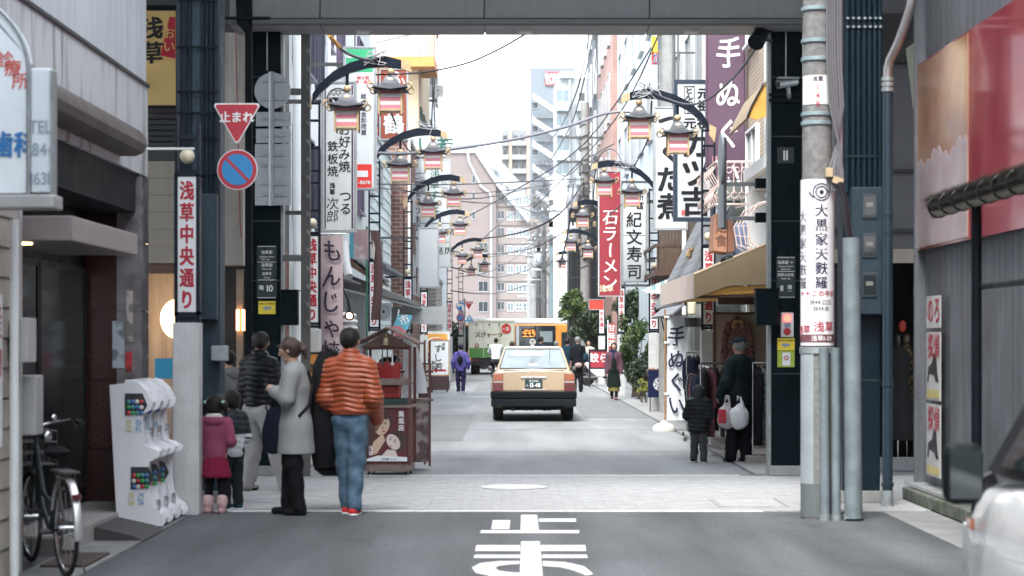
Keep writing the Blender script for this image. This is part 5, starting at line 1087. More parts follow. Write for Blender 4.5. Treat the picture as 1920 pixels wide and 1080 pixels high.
# far traffic signs
D=96;k_=F/D
def far_sign(label,px,py,r,kind):
 t=thing('traffic_sign',label,'traffic sign',(PX(px,D),D,PZ(py+r,D)));c=(PX(px,D),PZ(py,D));R=r/k_
 if kind=='b': part('face',disc(MB(),c,R,D,D+.02),sblue,t);part('arrow',MB().prism([(c[0]-.22,c[1]+.05),(c[0]-.05,c[1]+.18),(c[0]-.05,c[1]+.1),(c[0]+.15,c[1]+.08),(c[0]+.2,c[1]-.2),(c[0]+.1,c[1]-.2),(c[0]+.06,c[1]),(c[0]-.05,c[1]),(c[0]-.05,c[1]-.08)],D-.01,D-.002),whiteink,t)
 if kind=='n': part('rim',disc(MB(),c,R,D,D+.02),sred,t);part('face',disc(MB(),c,R*.75,D-.01,D-.001),sblue,t);part('slash',MB().prism([(c[0]-R*.6,c[1]+R*.5),(c[0]-R*.5,c[1]+R*.6),(c[0]+R*.6,c[1]-R*.5),(c[0]+R*.5,c[1]-R*.6)],D-.015,D-.011),sred,t)
 if kind=='r': part('face',MB().prism(rnd_tri(c[0],c[1]+R*.8,2.1*R,.03),D,D+.02),sred,t);lettering(t,'止まれ',(c[0],D-.01,c[1]+R*.45),.12,whiteink,bold=1)
 if kind=='t': part('face',MB().prism([(a,2*c[1]-b) for a,b in rnd_tri(c[0],c[1]+R*.8,2.2*R,.03)],D,D+.02),sblue,t);part('figure',MB().prism([(c[0]-.07,c[1]-.15),(c[0],c[1]+.15),(c[0]+.08,c[1]-.15),(c[0],c[1]-.02)],D-.01,D-.002),whiteink,t)
 return t
far_sign('round blue turn left arrow sign above the no parking sign, far down the street',863,574,8,'b');far_sign('small red inverted triangle stop sign beside the blue arrow sign',879,572,8.5,'r')
far_sign('small round no parking sign under the blue arrow sign',863,596,7.5,'n');far_sign('small blue triangular crossing sign under the far stop sign',880,597,7.5,'t')
single('sign_pole',MB().cyl((PX(871,D),D+.05,0),(PX(871,D),D+.05,PZ(560,D)),.04),galv,'thin pole carrying the four small traffic signs far down the street','pole',smooth=True)

# ------------------------------------------------------------------ power poles and cables
def power_pole(px,D,r0,r1,h,label,m=None,arms=(),tr=(),lamp=None):
 x=PX(px,D);t=thing('power_pole',label,'power pole',(x,D,0));part('shaft',MB().cyl((x,D,0),(x,D,h),r0,r1,16),m or conc,t,True)
 for z,w in arms:
  part('crossarm',MB().box(x-w/2,x+w/2,D-.16,D-.08,z,z+.09),steelm,t)
  for s in np.linspace(-.45,.45,4): part('insulator',MB().lathe([(.03,0),(.05,.03),(.03,.06),(.05,.09),(.02,.13)],(x+s*w,D-.12,z+.09),8),white,t,True)
 for z,dx in tr: part('transformer',MB().lathe([(.001,0),(.25,.01),(.27,.05),(.27,.62),(.2,.7),(.001,.72)],(x+dx,D-.1,z),16),M('transformer_grey',(.36,.39,.42),.5),t,True);part('bushing',MB().cyl((x+dx-.08,D-.1,z+.7),(x+dx-.08,D-.1,z+.86),.04).cyl((x+dx+.08,D-.1,z+.7),(x+dx+.08,D-.1,z+.86),.04),white,t,True)
 if lamp:
  z,sx=lamp;part('lamp_arm',MB().tube([(x,D,z-.5),(x-sx*.1,D,z-.05),(x-sx*.3,D,z),(x-sx*.7,D,z)],.025),galv,t,True);part('lamp_head',MB().ball((x-sx*.95,D,z-.01),.17,12,8,(2.0,1,.42)),M('lamp_pale',(.55,.62,.66),.35),t,True)
 return t
power_pole(1097,88,.22,.17,11.4,'concrete power pole wrapped in cables beside the red noodle sign',arms=((9.9,1.9),(8.9,1.5)),tr=((7.0,-.5),(5.6,-.5)))
part('cable_wrap',MB().tube([(PX(1097,88)+.21*math.cos(i*.9)*1.1,88+.23*math.sin(i*.9),4.3+i*.07) for i in range(90)],.022,5),M('cable_grey',(.12,.12,.13),.6),bpy.data.objects['power_pole'],True)
power_pole(1252,47,.2,.16,12,'concrete power pole bound with cable bundles above the cutlet shop sign',arms=((8.4,1.2),))
pw=[o for o in bpy.data.objects if o.name.startswith('power_pole')][-1]
for j in range(6): part('cable',MB().tube([(PX(1252,47)+.21*math.cos(j),46.8+.05*j,z+.02*math.sin(z*3+j)) for z in np.linspace(4.5,11,14)],.026,6),M('cable_grey',(0,)*3),pw,True)
power_pole(1033,133,.19,.14,8.2,'pole with a street lamp head, nearest of the far cluster at the bus',M('pole_bluegrey',(.13,.165,.18),.6),lamp=(6.0,1),arms=((9.6,1.2),))
power_pole(1020,141,.19,.15,9.5,'dark pole behind the bus roof with a lamp head',steelm,lamp=(5.6,1),arms=((8.4,1.6),(7.4,1.2)),tr=((6.6,-.4),))
power_pole(1010,146,.19,.15,9.5,'thin pole in the far cluster with a pale lamp head left of the dark pole',steelm,lamp=(5.4,1),arms=((8.4,1.6),))
power_pole(1001,165,.2,.15,10,'far pole with transformer and lamp head behind the thin pole',conc,lamp=(5.0,1),arms=((9,1.8),(8.0,1.4)),tr=((6.9,.4),))
power_pole(992,182,.2,.15,10,'farthest pole of the cluster before the rose beige apartments',conc,lamp=(4.4,1),arms=((9,1.8),))
# big concrete pole at the near right with its wrapped advertisement
D=F/209;xp=PX(1532,D)
up=thing('utility_pole','thick concrete utility pole with cable bundles and a white wrapped advertisement','utility pole',(xp,D,0))
part('shaft',MB().cyl((xp,D,0),(xp,D,8),.145,.115,28),mix_mat('pole_concrete',(.20,.20,.195),(.13,.13,.13),18,.85,.35,.65,.3),up,True)
R=.152;ad=MB()
def wrap(z0,z1,R,a0,a1,n=20,th=.006):
 mb=MB();o=[];
 for i in range(n+1):
  a=a0+(a1-a0)*i/n;o.append((xp+R*math.sin(a),D-R*math.cos(a)))
 inn=[(xp+(R-th)*math.sin(a0+(a1-a0)*i/n),D-(R-th)*math.cos(a0+(a1-a0)*i/n)) for i in range(n+1)]
 return mb.prism(o+inn[::-1],z0,z1,'xy')
adp=part('advert_wrap',wrap(PZ(648,D),PZ(338,D),R,-1.45,1.35),M('advert_white',(.66,.66,.68),.4,var=.03),up)
def wrap_text(s,zt,size,m,a,vert=True,bold=1,R=R,pitch=None,sx=1):
 ob=lettering(adp,s,(0,0,zt),size,m,vert,bold=bold,pitch=pitch,sx=sx)
 me=ob.data;L=root_loc(adp);
 for v in me.vertices:
  x=v.co.x+L.x;dz=abs(v.co.y+L.y);ang=a+x/R;v.co.x=xp+(R+.003+dz*.0)*math.sin(ang)-L.x;v.co.y=D-(R+.003+(.0)) * math.cos(ang)-L.y
 return ob
wrap_text('大黒家天麩羅',PZ(383,D),.119,indigo,.12,bold=1,sx=1)
wrap_text('→この手前',PZ(551,D),.058,redink,.1,False,1);wrap_text('3844-2222',PZ(567,D),.055,ink,.1,False,0,sx=.82);wrap_text('3844-1111',PZ(579,D),.055,ink,.1,False,0,sx=.82);wrap_text('浅草',PZ(613,D),.10,redink,.3,False,1)
wrap_text('大黒家天麩羅',PZ(395,D),.11,indigo,-1.08,bold=0,sx=.9);wrap_text('→',PZ(551,D),.06,redink,-1.1,False);wrap_text('浅草',PZ(618,D),.08,redink,-1.05,False)
part('advert_band',wrap(PZ(642,D),PZ(627,D),R+.002,-1.45,1.35),M('band_maroon',(.14,.05,.06),.5),up);wrap_text('浅草1-29',PZ(634.5,D),.055,whiteink,.15,False,1,R+.004)
logo=MB();
for r_ in (.075,.05): logo.ring((0,0,0),r_,.006,n=18)
logo.ball((0,0,0),.02,8,6);logo.tube([(-.07,0,-.05),(-.1,0,-.02),(-.11,0,.0)],.007)
for i,(x,y,z) in enumerate(logo.v): a=.12+x/R;logo.v[i]=(xp+(R+.003+y*.2)*math.sin(a),D-(R+.003-y*.2)*math.cos(a),z+PZ(362,D))
part('logo',logo,indigo,up)
plt=part('number_plate',wrap(PZ(198,D),PZ(144,D),.137,-1.3,.75),M('torn_paper',(.66,.66,.66),.7),up)
def plate_text(s,zt,size,m,vert):
 ob=lettering(plt,s,(0,0,zt),size,m,vert);L=root_loc(plt)
 for v in ob.data.vertices: x=v.co.x+L.x;a=-.1+x/.137;v.co.x=xp+.140*math.sin(a)-L.x;v.co.y=D-.140*math.cos(a)-L.y
plate_text('浅草',PZ(151,D),.05,indigo,False);plate_text('149',PZ(158,D),.07,redink,True)
for py in (18,78,112,215,232): part('band_clamp',MB().lathe([(.137,-.018),(.145,-.014),(.145,.014),(.137,.018)],(xp,D,PZ(py,D)),24),M('clamp_teal',(.25,.33,.35),.5,.4),up,True)
part('band_clamp',MB().lathe([(.152,-.03),(.158,-.026),(.158,.026),(.152,.03)],(xp,D,PZ(657,D)),24),galv,up,True)
for i,(a0,a1) in enumerate(((1546,1575),(1551,1571),(1556,1566),(1561,1560),(1567,1556),(1572,1549))):
 part('cable',MB().tube([(PX(a0,D),D-.13+i*.012,7),(PX(a0+1,D),D-.14+i*.012,PZ(110,D)),(PX(a0+6,D),D-.14+i*.012,PZ(200,D)),(PX((a0+a1)/2+7,D),D-.14+i*.012,PZ(270,D)),(PX(a1,D),D-.15,PZ(325,D)),(PX(a1,D),D-.14,PZ(360,D))],.0135,8),M('cable_grey',(0,)*3),up,True)
part('joint_box',MB().box(PX(1543,D),PX(1556,D),D-.2,D-.13,PZ(335,D),PZ(318,D)),M('box_ochre',(.42,.33,.2),.6),up,bev=.005);part('joint_box',MB().bar((PX(1556,D),D-.16,PZ(338,D)),(PX(1574,D),D-.16,PZ(345,D)),.06,.06),M('box_ochre',(.42,.33,.2),.6),up)
part('white_conduit',MB().cyl((PX(1573,D),D+.02,7),(PX(1575,D),D+.02,PZ(340,D)),.028,None,12),M('conduit_white',(.5,.48,.5),.5,var=.2),up,True)
for i,(px,py0,r) in enumerate(((1539,652,.042),(1560,652,.04),(1590,448,.078))):
 part('guard_pipe',MB().cyl((PX(px+(2 if i<2 else 3),D),D-.19-.03*(i==2),.02),(PX(px,D),D-.19,PZ(py0,D)),r,None,18),M('guard_galv',(.155,.19,.205),.6,.2,var=.25,vs=5),up,True)
 part('guard_foot',MB().cyl((PX(px+(2 if i<2 else 3),D),D-.19-.03*(i==2),0),(PX(px+2,D),D-.19,.05),r+.008,None,18),galv,up,True)
part('cable',MB().tube([(PX(1568,D),D-.17,PZ(345,D)),(PX(1578,D),D-.19,PZ(380,D)),(PX(1583,D),D-.2,PZ(430,D)),(PX(1588,D),D-.2,PZ(452,D))],.03,8),ink,up,True)
part('lower_shell',wrap(.32,PZ(660,D),.150,-1.5,-.35),M('shell_grey',(.30,.34,.36),.5,.2,var=.15),up);part('lower_shell',wrap(.02,.32,.151,-1.5,1.5),M('shell_dark',(.10,.115,.12),.7,var=.2),up)
# overhead cables
wires=thing('overhead_cable','thick grey overhead cable sagging right across the street under the beam','cable',(0,40,5))
def wire(pts,r=.012,sag=0,par=None,m=None):
 P=[Vector(P3(*p)) for p in pts]
 if len(P)==2: a,b=P;P=[a.lerp(b,t)-Vector((0,0,sag*4*t*(1-t))) for t in np.linspace(0,1,14)]
 else:
  Q=[]
  for i in range(len(P)-1):
   p0,p1,p2,p3=P[max(i-1,0)],P[i],P[i+1],P[min(i+2,len(P)-1)]
   for t in np.linspace(0,1,6)[:-1]: Q.append(.5*((2*p1)+(p2-p0)*t+(2*p0-5*p1+4*p2-p3)*t*t+(3*p1-p0-3*p2+p3)*t**3))
  P=Q+[P[-1]]
 return MB().tube(P,r,6)
wm=M('wire_grey',(.05,.05,.065),.6,var=.1);wm2=M('wire_light',(.16,.16,.18),.6,var=.1)
part('cable',wire([(690,286,41),(760,288,41),(850,279,42),(960,262,44),(1060,238,46),(1130,214,47),(1180,210,47),(1200,222,47)],.035),wm2,wires,True)
def cable(label,pts,r=.012,sag=0,m=None,name='overhead_cable'):
 mb=wire(pts,r,sag);c_=pts[0];o=part(name,mb,m or wm,None,True);return tag(o,label,'cable')
cable('purple grey cable rising from the left lantern lamp to the beam',[(705,140,31),(790,136,30),(870,120,29),(930,95,28),(985,64,27)],.013)
cable('dark cable with an orange sleeve hanging from the beam to the left lamp',[(614,62,27.5),(640,92,28.5),(665,106,30),(690,112,30.5),(706,109,30.7)],.022)
single('cable_sleeve',wire([(617,66,27.5),(636,88,28.3)],.028),orange,'orange protective sleeve on the cable under the beam','cable sleeve',smooth=True)
cable('dark cable swinging up from the right lamp arm to the spotlight column',[(1220,172,34.5),(1250,185,34.5),(1290,196,34),(1330,185,32),(1385,135,29),(1430,70,26)],.018)
RN=random.Random(3)
spec_=[('from the third left lamp down to the fourth',[(718,165,40),(735,215,42),(757,268,44),(775,292,50)],.02),('pair of thin lines crossing from the brick wall to the power pole',[(700,345,45),(880,345,60),(1095,335,88)],.02),
 ('thin line just under the paired lines toward the pole',[(700,352,45),(900,362,60),(1095,337,88)],.014),('thin line from the sushi board to the far pole cluster',[(760,358,60),(900,372,90),(1020,345,128)],.03),
 ('slanting line from the street lamps up to the pink building',[(850,420,85),(960,360,85),(1095,270,70),(1240,60,50)],.022),('second slanting line rising beside the pink building',[(1000,390,100),(1090,300,80),(1170,200,60),(1235,65,48)],.022),
 ('long low cable curving up to the right in front of the rose apartments',[(880,450,90),(980,435,90),(1050,400,85),(1095,340,88)],.04),('thin cable under the long low one',[(880,478,95),(980,470,95),(1060,432,90),(1100,360,88)],.022),
 ('line falling from the slate building to the pole top',[(1105,60,96),(1085,160,90),(1050,240,120),(1015,280,146)],.03),('second line falling from the slate building',[(1112,62,96),(1095,150,90),(1070,235,110),(1033,300,133)],.03),
 ('line from the yellow balcony toward the pole cluster',[(705,80,88),(790,60,60)],.02),('line crossing low behind the traffic signs',[(845,500,100),(930,520,110),(1010,500,146)],.035),('upper line of the three crossing behind the traffic signs',[(845,470,100),(930,480,110),(1010,455,146)],.03),
 ('lowest line crossing above the truck',[(845,545,100),(930,550,110),(1001,530,165)],.03),('line from pole top toward the noodle sign',[(1033,310,133),(1060,330,80),(1097,300,88),(1150,270,57)],.02),('line from the pole to the white sushi sign',[(1097,370,88),(1140,400,58),(1190,350,50)],.016),
 ('pale cable drooping beside the black glazed shop',[(1075,345,66),(1066,430,66),(1050,500,90)],.03),('line hanging from the first right lamp to the second',[(1222,190,34.6),(1215,260,40),(1190,310,48)],.016),('thin line from the second right lamp to the third',[(1172,318,48.4),(1150,280,52),(1120,300,60),(1112,380,62)],.018),
 ('line from the far poles toward the left lamps',[(1001,380,165),(960,400,120),(905,448,85)],.03),('thin long line over the rose apartment terraces',[(845,375,80),(930,380,100),(1020,362,128)],.025),('thin line low over the rose apartments',[(855,520,95),(940,500,110),(1033,430,133)],.025),('looping line near the far transformer',[(960,385,140),(985,392,146),(1010,400,146),(1040,380,133)],.03),('vertical line down the pink building edge',[(1120,62,80),(1112,200,80),(1108,330,66)],.016)]
for lab,pts,r in spec_: cable('overhead '+lab if not lab.startswith(('overhead',)) else lab,pts,r)
# tangled messy cable loops on lamp arms and poles
tn=MB()
for (px,py,D,s) in ((706,108,30.7,.12),(800,238,41,.16),(1215,170,34.6,.16),(1172,310,48,.2),(838,345,53,.2)):
 c=P3(px,py,D)
 for j in range(5): tn.tube([c+Vector((RN.uniform(-1,1)*s*1.6,RN.uniform(-.05,.05),RN.uniform(-1,1)*s)) for _ in range(6)],.007,5)
o=struct('cable_tangle',tn,M('cable_pale',(.4,.4,.42),.6),'stuff');tag(o,'pale tangles of thin wire tied on the lamp arms','wires')
tn=MB()
for (px,py0,py1,D,s) in ((1020,300,560,128,.5),(1033,330,520,133,.5),(1010,340,560,146,.6),(1001,350,560,165,.6),(1097,230,480,88,.36)):
 for j in range(26):
  c=P3(px,RN.uniform(py0,py1),D);tn.tube([c+Vector((RN.uniform(-1,1)*s,RN.uniform(-.3,.3),RN.uniform(-1,1)*s)) for _ in range(5)],.016 if D>100 else .011,4)
  if j % 7==0: tn.box(c.x-.12,c.x+.14,c.y-.3,c.y-.1,c.z-.15,c.z+.2)
o=struct('pole_fittings',tn,steelm,'stuff');tag(o,'tangle of boxes, loops and fittings crowding the far power poles','fittings')
# ------------------------------------------------------------------ implicit surfaces for people: smooth unions meshed by surface nets
class SDF:
 def __init__(s): s.ops=[]
 def cap(s,a,b,ra,rb=None,k=.02,flat=1.): s.ops.append(('c',np.array(a,float),np.array(b,float),ra,ra if rb is None else rb,k,flat));return s
 def chain(s,pts,rs,k=.02,flat=1.):
  for i in range(len(pts)-1): s.cap(pts[i],pts[i+1],rs[i],rs[i+1],k,flat)
  return s
 def ell(s,c,r,k=.02): s.ops.append(('e',np.array(c,float),np.array(r,float),k));return s
 def cut(s,n,d): s.ops.append(('p',np.array(n,float),d));return s          # keep n.x < d
 def sub(s,c,r,k=.01): s.ops.append(('s',np.array(c,float),np.array(r,float),k));return s
 def rib(s,per,amp,z0=-9,z1=9,mode='puff'): s.ops.append(('r',per,amp,z0,z1,mode));return s
 def fold(s,amp,f=(9,9,4),seed=0): s.ops.append(('f',amp,f,seed));return s
 def bounds(s):
  lo=np.full(3,9.);hi=-lo
  for o in s.ops:
   if o[0]=='c':
    r=max(o[3],o[4]);lo=np.minimum(lo,np.minimum(o[1],o[2])-r);hi=np.maximum(hi,np.maximum(o[1],o[2])+r)
   elif o[0]=='e': lo=np.minimum(lo,o[1]-o[2]);hi=np.maximum(hi,o[1]+o[2])
  return lo,hi
 def mesh(s,h):
  lo,hi=s.bounds();lo=lo-3*h-.015;hi=hi+3*h+.015;n=np.ceil((hi-lo)/h).astype(int)+1
  ax=[lo[i]+h*np.arange(n[i]) for i in range(3)];Fd=np.full(n,.5,np.float32)
  def blk(a,b):
   i0=np.maximum(np.floor((a-lo)/h).astype(int),0);i1=np.minimum(np.ceil((b-lo)/h).astype(int)+1,n);return i0,i1
  def smin(a,b,k):
   if k<=0: return np.minimum(a,b)
   q=np.clip(.5+.5*(a-b)/k,0,1);return a*(1-q)+b*q-k*q*(1-q)
  for o in s.ops:
   if o[0] in 'ces':
    if o[0]=='c': r=max(o[3],o[4]);m=r+o[5]+3*h;a,b=np.minimum(o[1],o[2])-m,np.maximum(o[1],o[2])+m
    else: a,b=o[1]-o[2]-o[3]-3*h,o[1]+o[2]+o[3]+3*h
    i0,i1=blk(a,b)
    if (i1<=i0).any(): continue
    sl=tuple(slice(i0[i],i1[i]) for i in range(3));X,Y,Z=np.meshgrid(*(ax[i][sl[i]] for i in range(3)),indexing='ij',sparse=True)
    if o[0]=='c':
     p,q,ra,rb,k,fl=o[1:];d=q-p;L2=max(1e-9,(d**2).sum());x,y,z=X-p[0],(Y-p[1]),Z-p[2]
     t=np.clip((x*d[0]+y*d[1]+z*d[2])/L2,0,1);dist=np.sqrt((x-t*d[0])**2+((y-t*d[1])/fl)**2+(z-t*d[2])**2)-(ra+(rb-ra)*t)
     if fl<1: dist=dist*fl**.5
     Fd[sl]=smin(Fd[sl],dist,k)
    else:
     c,r,k=o[1:4];x,y,z=(X-c[0])/r[0],(Y-c[1])/r[1],(Z-c[2])/r[2];l=np.sqrt(x*x+y*y+z*z)+1e-9
     dist=(l-1)*l/np.sqrt((x/r[0])**2+(y/r[1])**2+(z/r[2])**2+1e-9)
     Fd[sl]=smin(Fd[sl],dist,k) if o[0]=='e' else -smin(-Fd[sl],dist,k)
   else:
    X,Y,Z=np.meshgrid(*ax,indexing='ij',sparse=True)
    if o[0]=='p': Fd=np.maximum(Fd,(X*o[1][0]+Y*o[1][1]+Z*o[1][2]-o[2]).astype(np.float32))
    elif o[0]=='r':
     w=np.abs(np.sin(PI*(Z+.007*np.sin(Y*15+X*17)+.0035*np.sin(X*47+Z*9))/o[1]))**.6*(1+.25*np.sin(X*31+Z*23));Fd=Fd-o[2]*w*((Z>o[3]) & (Z<o[4])).astype(np.float32)
    else:
     f=o[2];sd=o[3];Fd=Fd-o[1]*(np.sin(X*f[0]*6+sd+2*np.sin(Z*f[2]*3+sd))*np.sin(Y*f[1]*6+sd*2)*.6+.6*np.sin(Z*f[2]*6+sd+3*np.sin(X*9+Y*7)))
  Fd=Fd.astype(np.float32);ins=Fd<0;c=np.zeros(np.array(Fd.shape)-1,np.int8)
  for dx in (0,1):
   for dy in (0,1):
    for dz in (0,1): c += ins[dx:dx+c.shape[0],dy:dy+c.shape[1],dz:dz+c.shape[2]]
  act=np.argwhere((c>0) & (c<8));idx=np.full(c.shape,-1,np.int64);idx[tuple(act.T)]=np.arange(len(act))
  acc=np.zeros((len(act),3));cnt=np.zeros(len(act));co=[(0,0,0),(1,0,0),(0,1,0),(1,1,0),(0,0,1),(1,0,1),(0,1,1),(1,1,1)]
  val=[Fd[tuple((act+np.array(o)).T)] for o in co]
  for i in range(8):
   for j in range(i+1,8):
    if sum(abs(a-b) for a,b in zip(co[i],co[j]))!=1: continue
    m=(val[i]<0)!=(val[j]<0);t=(val[i][m]/(val[i][m]-val[j][m]))[:,None]
    acc[m] += np.array(co[i])+t*(np.array(co[j])-np.array(co[i]));cnt[m] += 1
  V=lo+h*(act+acc/cnt[:,None]);faces=[]
  for a in range(3):
   b,c_=(a+1) % 3,(a+2) % 3;sh=[slice(None)]*3;s0=list(sh);s1=list(sh);s0[a]=slice(0,-1);s1[a]=slice(1,None)
   e=np.argwhere(ins[tuple(s0)]!=ins[tuple(s1)]);ok=(e[:,b]>0) & (e[:,c_]>0) & (e[:,b]<Fd.shape[b]-1) & (e[:,c_]<Fd.shape[c_]-1);e=e[ok]
   def g(db,dc): q=e.copy();q[:,b] -= db;q[:,c_] -= dc;return idx[tuple(q.T)]
   f=np.stack([g(1,1),g(0,1),g(0,0),g(1,0)],1);fl=ins[tuple(e.T)];f[~fl]=f[~fl][:,::-1];faces.append(f)
  return V,np.concatenate(faces)
def sdf_part(name,s,h,m,parent,label=None,scale=1.,off=(0,0,0)):
 V,Fc=s.mesh(h);V=(V*scale+np.array(off)).astype(np.float32);me=bpy.data.meshes.new(name)
 me.vertices.add(len(V));me.vertices.foreach_set('co',V.ravel());me.loops.add(Fc.size);me.loops.foreach_set('vertex_index',Fc.ravel().astype(np.int32))
 me.polygons.add(len(Fc));me.polygons.foreach_set('loop_start',np.arange(0,Fc.size,4,dtype=np.int32));me.polygons.foreach_set('use_smooth',np.ones(len(Fc),bool))
 me.update(calc_edges=True);me.validate();me.materials.append(m)
 o=bpy.data.objects.new(name,me);col.objects.link(o);o.parent=parent
 if label: o['label']=label
 return o
skin=M('skin',(.46,.27,.19),.55,var=.06,vs=20,spec=.3);skin2=M('skin_older',(.34,.20,.14),.6,var=.1,vs=20,spec=.3)
hairm=M('hair_black',(.006,.005,.005),.5,spec=.25,var=.3,vs=40,bump=.4,bs=160);hairb=M('hair_brown',(.035,.016,.012),.4,var=.3,vs=40,bump=.4,bs=160);hairg=M('hair_grey',(.16,.16,.16),.6,var=.3,vs=60,bump=.4,bs=160)
def cm(name,c,rough=.85,bump=.35,bs=90,var=.15,**k): return M('cloth_'+name,c,rough,var=var,vs=8,bump=bump,bs=bs,spec=k.pop('spec',.12),**k)
# people are modelled facing +y at unit height; z up; pose given by joints
def pose(**k):
 J=dict(pelvis=(0,0,.53),chest=(0,.0,.73),neck=(0,-.005,.835),head=(0,.012,.925),
  hipL=(-.052,0,.515),kneeL=(-.056,.012,.285),ankL=(-.058,-.01,.05),hipR=(.052,0,.515),kneeR=(.056,.012,.285),ankR=(.058,-.01,.05),
  shL=(-.096,-.002,.788),elL=(-.118,-.012,.625),wrL=(-.122,.03,.48),shR=(.096,-.002,.788),elR=(.118,-.012,.625),wrR=(.122,.03,.48),toeL=None,toeR=None,hs=1.)
 J.update(k);return J
def v3(*a): return np.array(a,float)
def person(label,loc,face,H,J,clothes,hair,h=.009,skin_m=None,glasses=False,headturn=0.,headtilt=0.,child=False):
 """clothes: function(t, J, hh, H) adding garments. face: direction of looking in degrees, 0 = away from the camera"""
 t=thing('person',label,'person',loc,math.radians(face));hh=h/H;sk=skin_m or skin;g={k: (v3(*v) if isinstance(v,tuple) else v) for k,v in J.items()}
 s=SDF();hs=J['hs']
 s.chain([g['pelvis'],g['chest'],(g['chest']+g['neck'])/2],[.07,.075,.06],.03,.72)
 s.cap(g['shL'],g['shR'],.032,.032,.03)
 s.chain([g['neck']-v3(0,0,.03),g['head']-v3(0,.012,.03)],[.032,.029],.015)
 for q in 'LR':
  s.chain([g['hip'+q],g['knee'+q],g['ank'+q]],[.048,.032,.022],.02)
  f=g['ank'+q];tp=g['toe'+q] if g['toe'+q] is not None else f+v3(0,.075,-.033);s.cap(f-v3(0,.015,.02),tp,.022,.016,.015)
  s.chain([g['sh'+q],g['el'+q],g['wr'+q]],[.03,.022,.014],.015)
 # hands: palm, four fingers, thumb
 for q,sx in (('L',-1),('R',1)):
  w=g['wr'+q];d=w-g['el'+q];d /= np.linalg.norm(d)+1e-9;side=np.cross(d,v3(sx,0,0)) if abs(d[0])<.8 else np.cross(d,v3(0,0,1));side /= np.linalg.norm(side)+1e-9
  inn=np.cross(d,side)*(1 if sx>0 else -1);inn=-inn if np.dot(inn,v3(-sx,0,0))<0 else inn
  p=w+d*.028;s.chain([w,p],[.013,.017],.008)
  for i in range(4):
   b=p+side*(.0105-.007*i)*1.25;l=[.024,.027,.026,.02][i];m_=b+d*.022+inn*.002;e=m_+d*l*.45+inn*.011;s.chain([b,m_,e,e+d*.002+inn*.008],[.0058,.0054,.005,.0045],.002)
  s.chain([w+d*.008+side*.008,w+d*.026+side*.021+inn*.006,w+d*.042+side*.02+inn*.012],[.0075,.0062,.0052],.004)
 # head with face, turned on the neck
 hc=g['head'];ct,st_=math.cos(headturn),math.sin(headturn)
 def hp(x,y,z):
  x,y,z=x*hs,y*hs,z*hs;y,z=y*math.cos(headtilt)-z*math.sin(headtilt),y*math.sin(headtilt)+z*math.cos(headtilt);return hc+v3(x*ct-y*st_,x*st_+y*ct,z)
 s.ell(hp(0,-.004,.012),v3(.046,.053,.052)*hs,.012);s.cap(hp(0,.018,-.006),hp(0,.026,-.038),.036*hs,.021*hs,.014)
 s.cap(hp(0,.050,.010),hp(0,.058,-.008),.005*hs,.0085*hs,.006);s.cap(hp(-.013,.046,-.023),hp(.013,.046,-.023),.0045*hs,None,.003)
 s.cap(hp(-.02,.044,.016),hp(.02,.044,.016),.006*hs,None,.005)
 for sx in (-1,1):
  s.ell(hp(sx*.047,-.004,-.002),v3(.006,.011,.016)*hs,.003);s.sub(hp(sx*.018,.052,.005),v3(.010,.006,.006)*hs,.004)
 body=sdf_part('body',s,hh,sk,t,scale=H)
 e=MB()
 for sx in (-1,1): e.ball(tuple(hp(sx*.0175,.0435,.004)*H),.0072*hs*H,8,6)
 eo=bpy.data.objects.new('eyes',e.mesh('eyes',M('eye_dark',(.01,.008,.008),.2),True));col.objects.link(eo);eo.parent=t
 if hair:
  q=SDF();kind,hm=hair
  q.ell(hp(0,-.012,.022),v3(.053,.056,.053)*hs,.01)
  if kind=='short': q.ell(hp(0,-.03,-.002),v3(.046,.035,.04)*hs,.015)
  if kind in ('bob','pony','pig'): q.ell(hp(0,-.024,.0),v3(.053,.046,.055)*hs,.015)
  if kind=='bob': q.cap(hp(-.04,-.01,0),hp(-.042,0,-.04),.018*hs,.012*hs,.015);q.cap(hp(.04,-.01,0),hp(.042,0,-.04),.018*hs,.012*hs,.015);q.cap(hp(0,-.035,0),hp(0,-.035,-.045),.03*hs,.024*hs,.02)
  q.cut(*(lambda n: (n,float(np.dot(n,hp(0,.050,0)))))(v3(-st_,ct,0)))
  c0=hp(0,.062,-.025);q.sub(c0,v3(.05,.05,.055)*hs,.008)
  if kind!='cap': q.fold(.0026,(26,22,9),1)
  if kind=='pony':
   q.ell(hp(0,-.062,.012),v3(.018,.018,.018)*hs,.01);q.chain([hp(0,-.07,.01),hp(0,-.082,-.02),hp(0,-.078,-.07)],[.016*hs,.019*hs,.008*hs],.01)
   q.cap(hp(-.01,.048,.035),hp(.018,.05,.03),.012*hs,None,.01)
  if kind=='pig':
   for sx in (-1,1): q.chain([hp(sx*.045,-.02,.02),hp(sx*.066,-.022,.005),hp(sx*.072,-.02,-.05)],[.014*hs,.02*hs,.009*hs],.01)
  sdf_part('hair',q,hh*.9,hm,t,scale=H)
  if kind=='pig':
   for sx in (-1,1): sdf_part('hair_tie',SDF().ell(hp(sx*.054,-.026,.02),v3(.012,.012,.014)*hs),hh*.8,M('tie_mint',(.25,.5,.42),.6),t,scale=H)
 clothes(t,g,hh,H,hp)
 return t
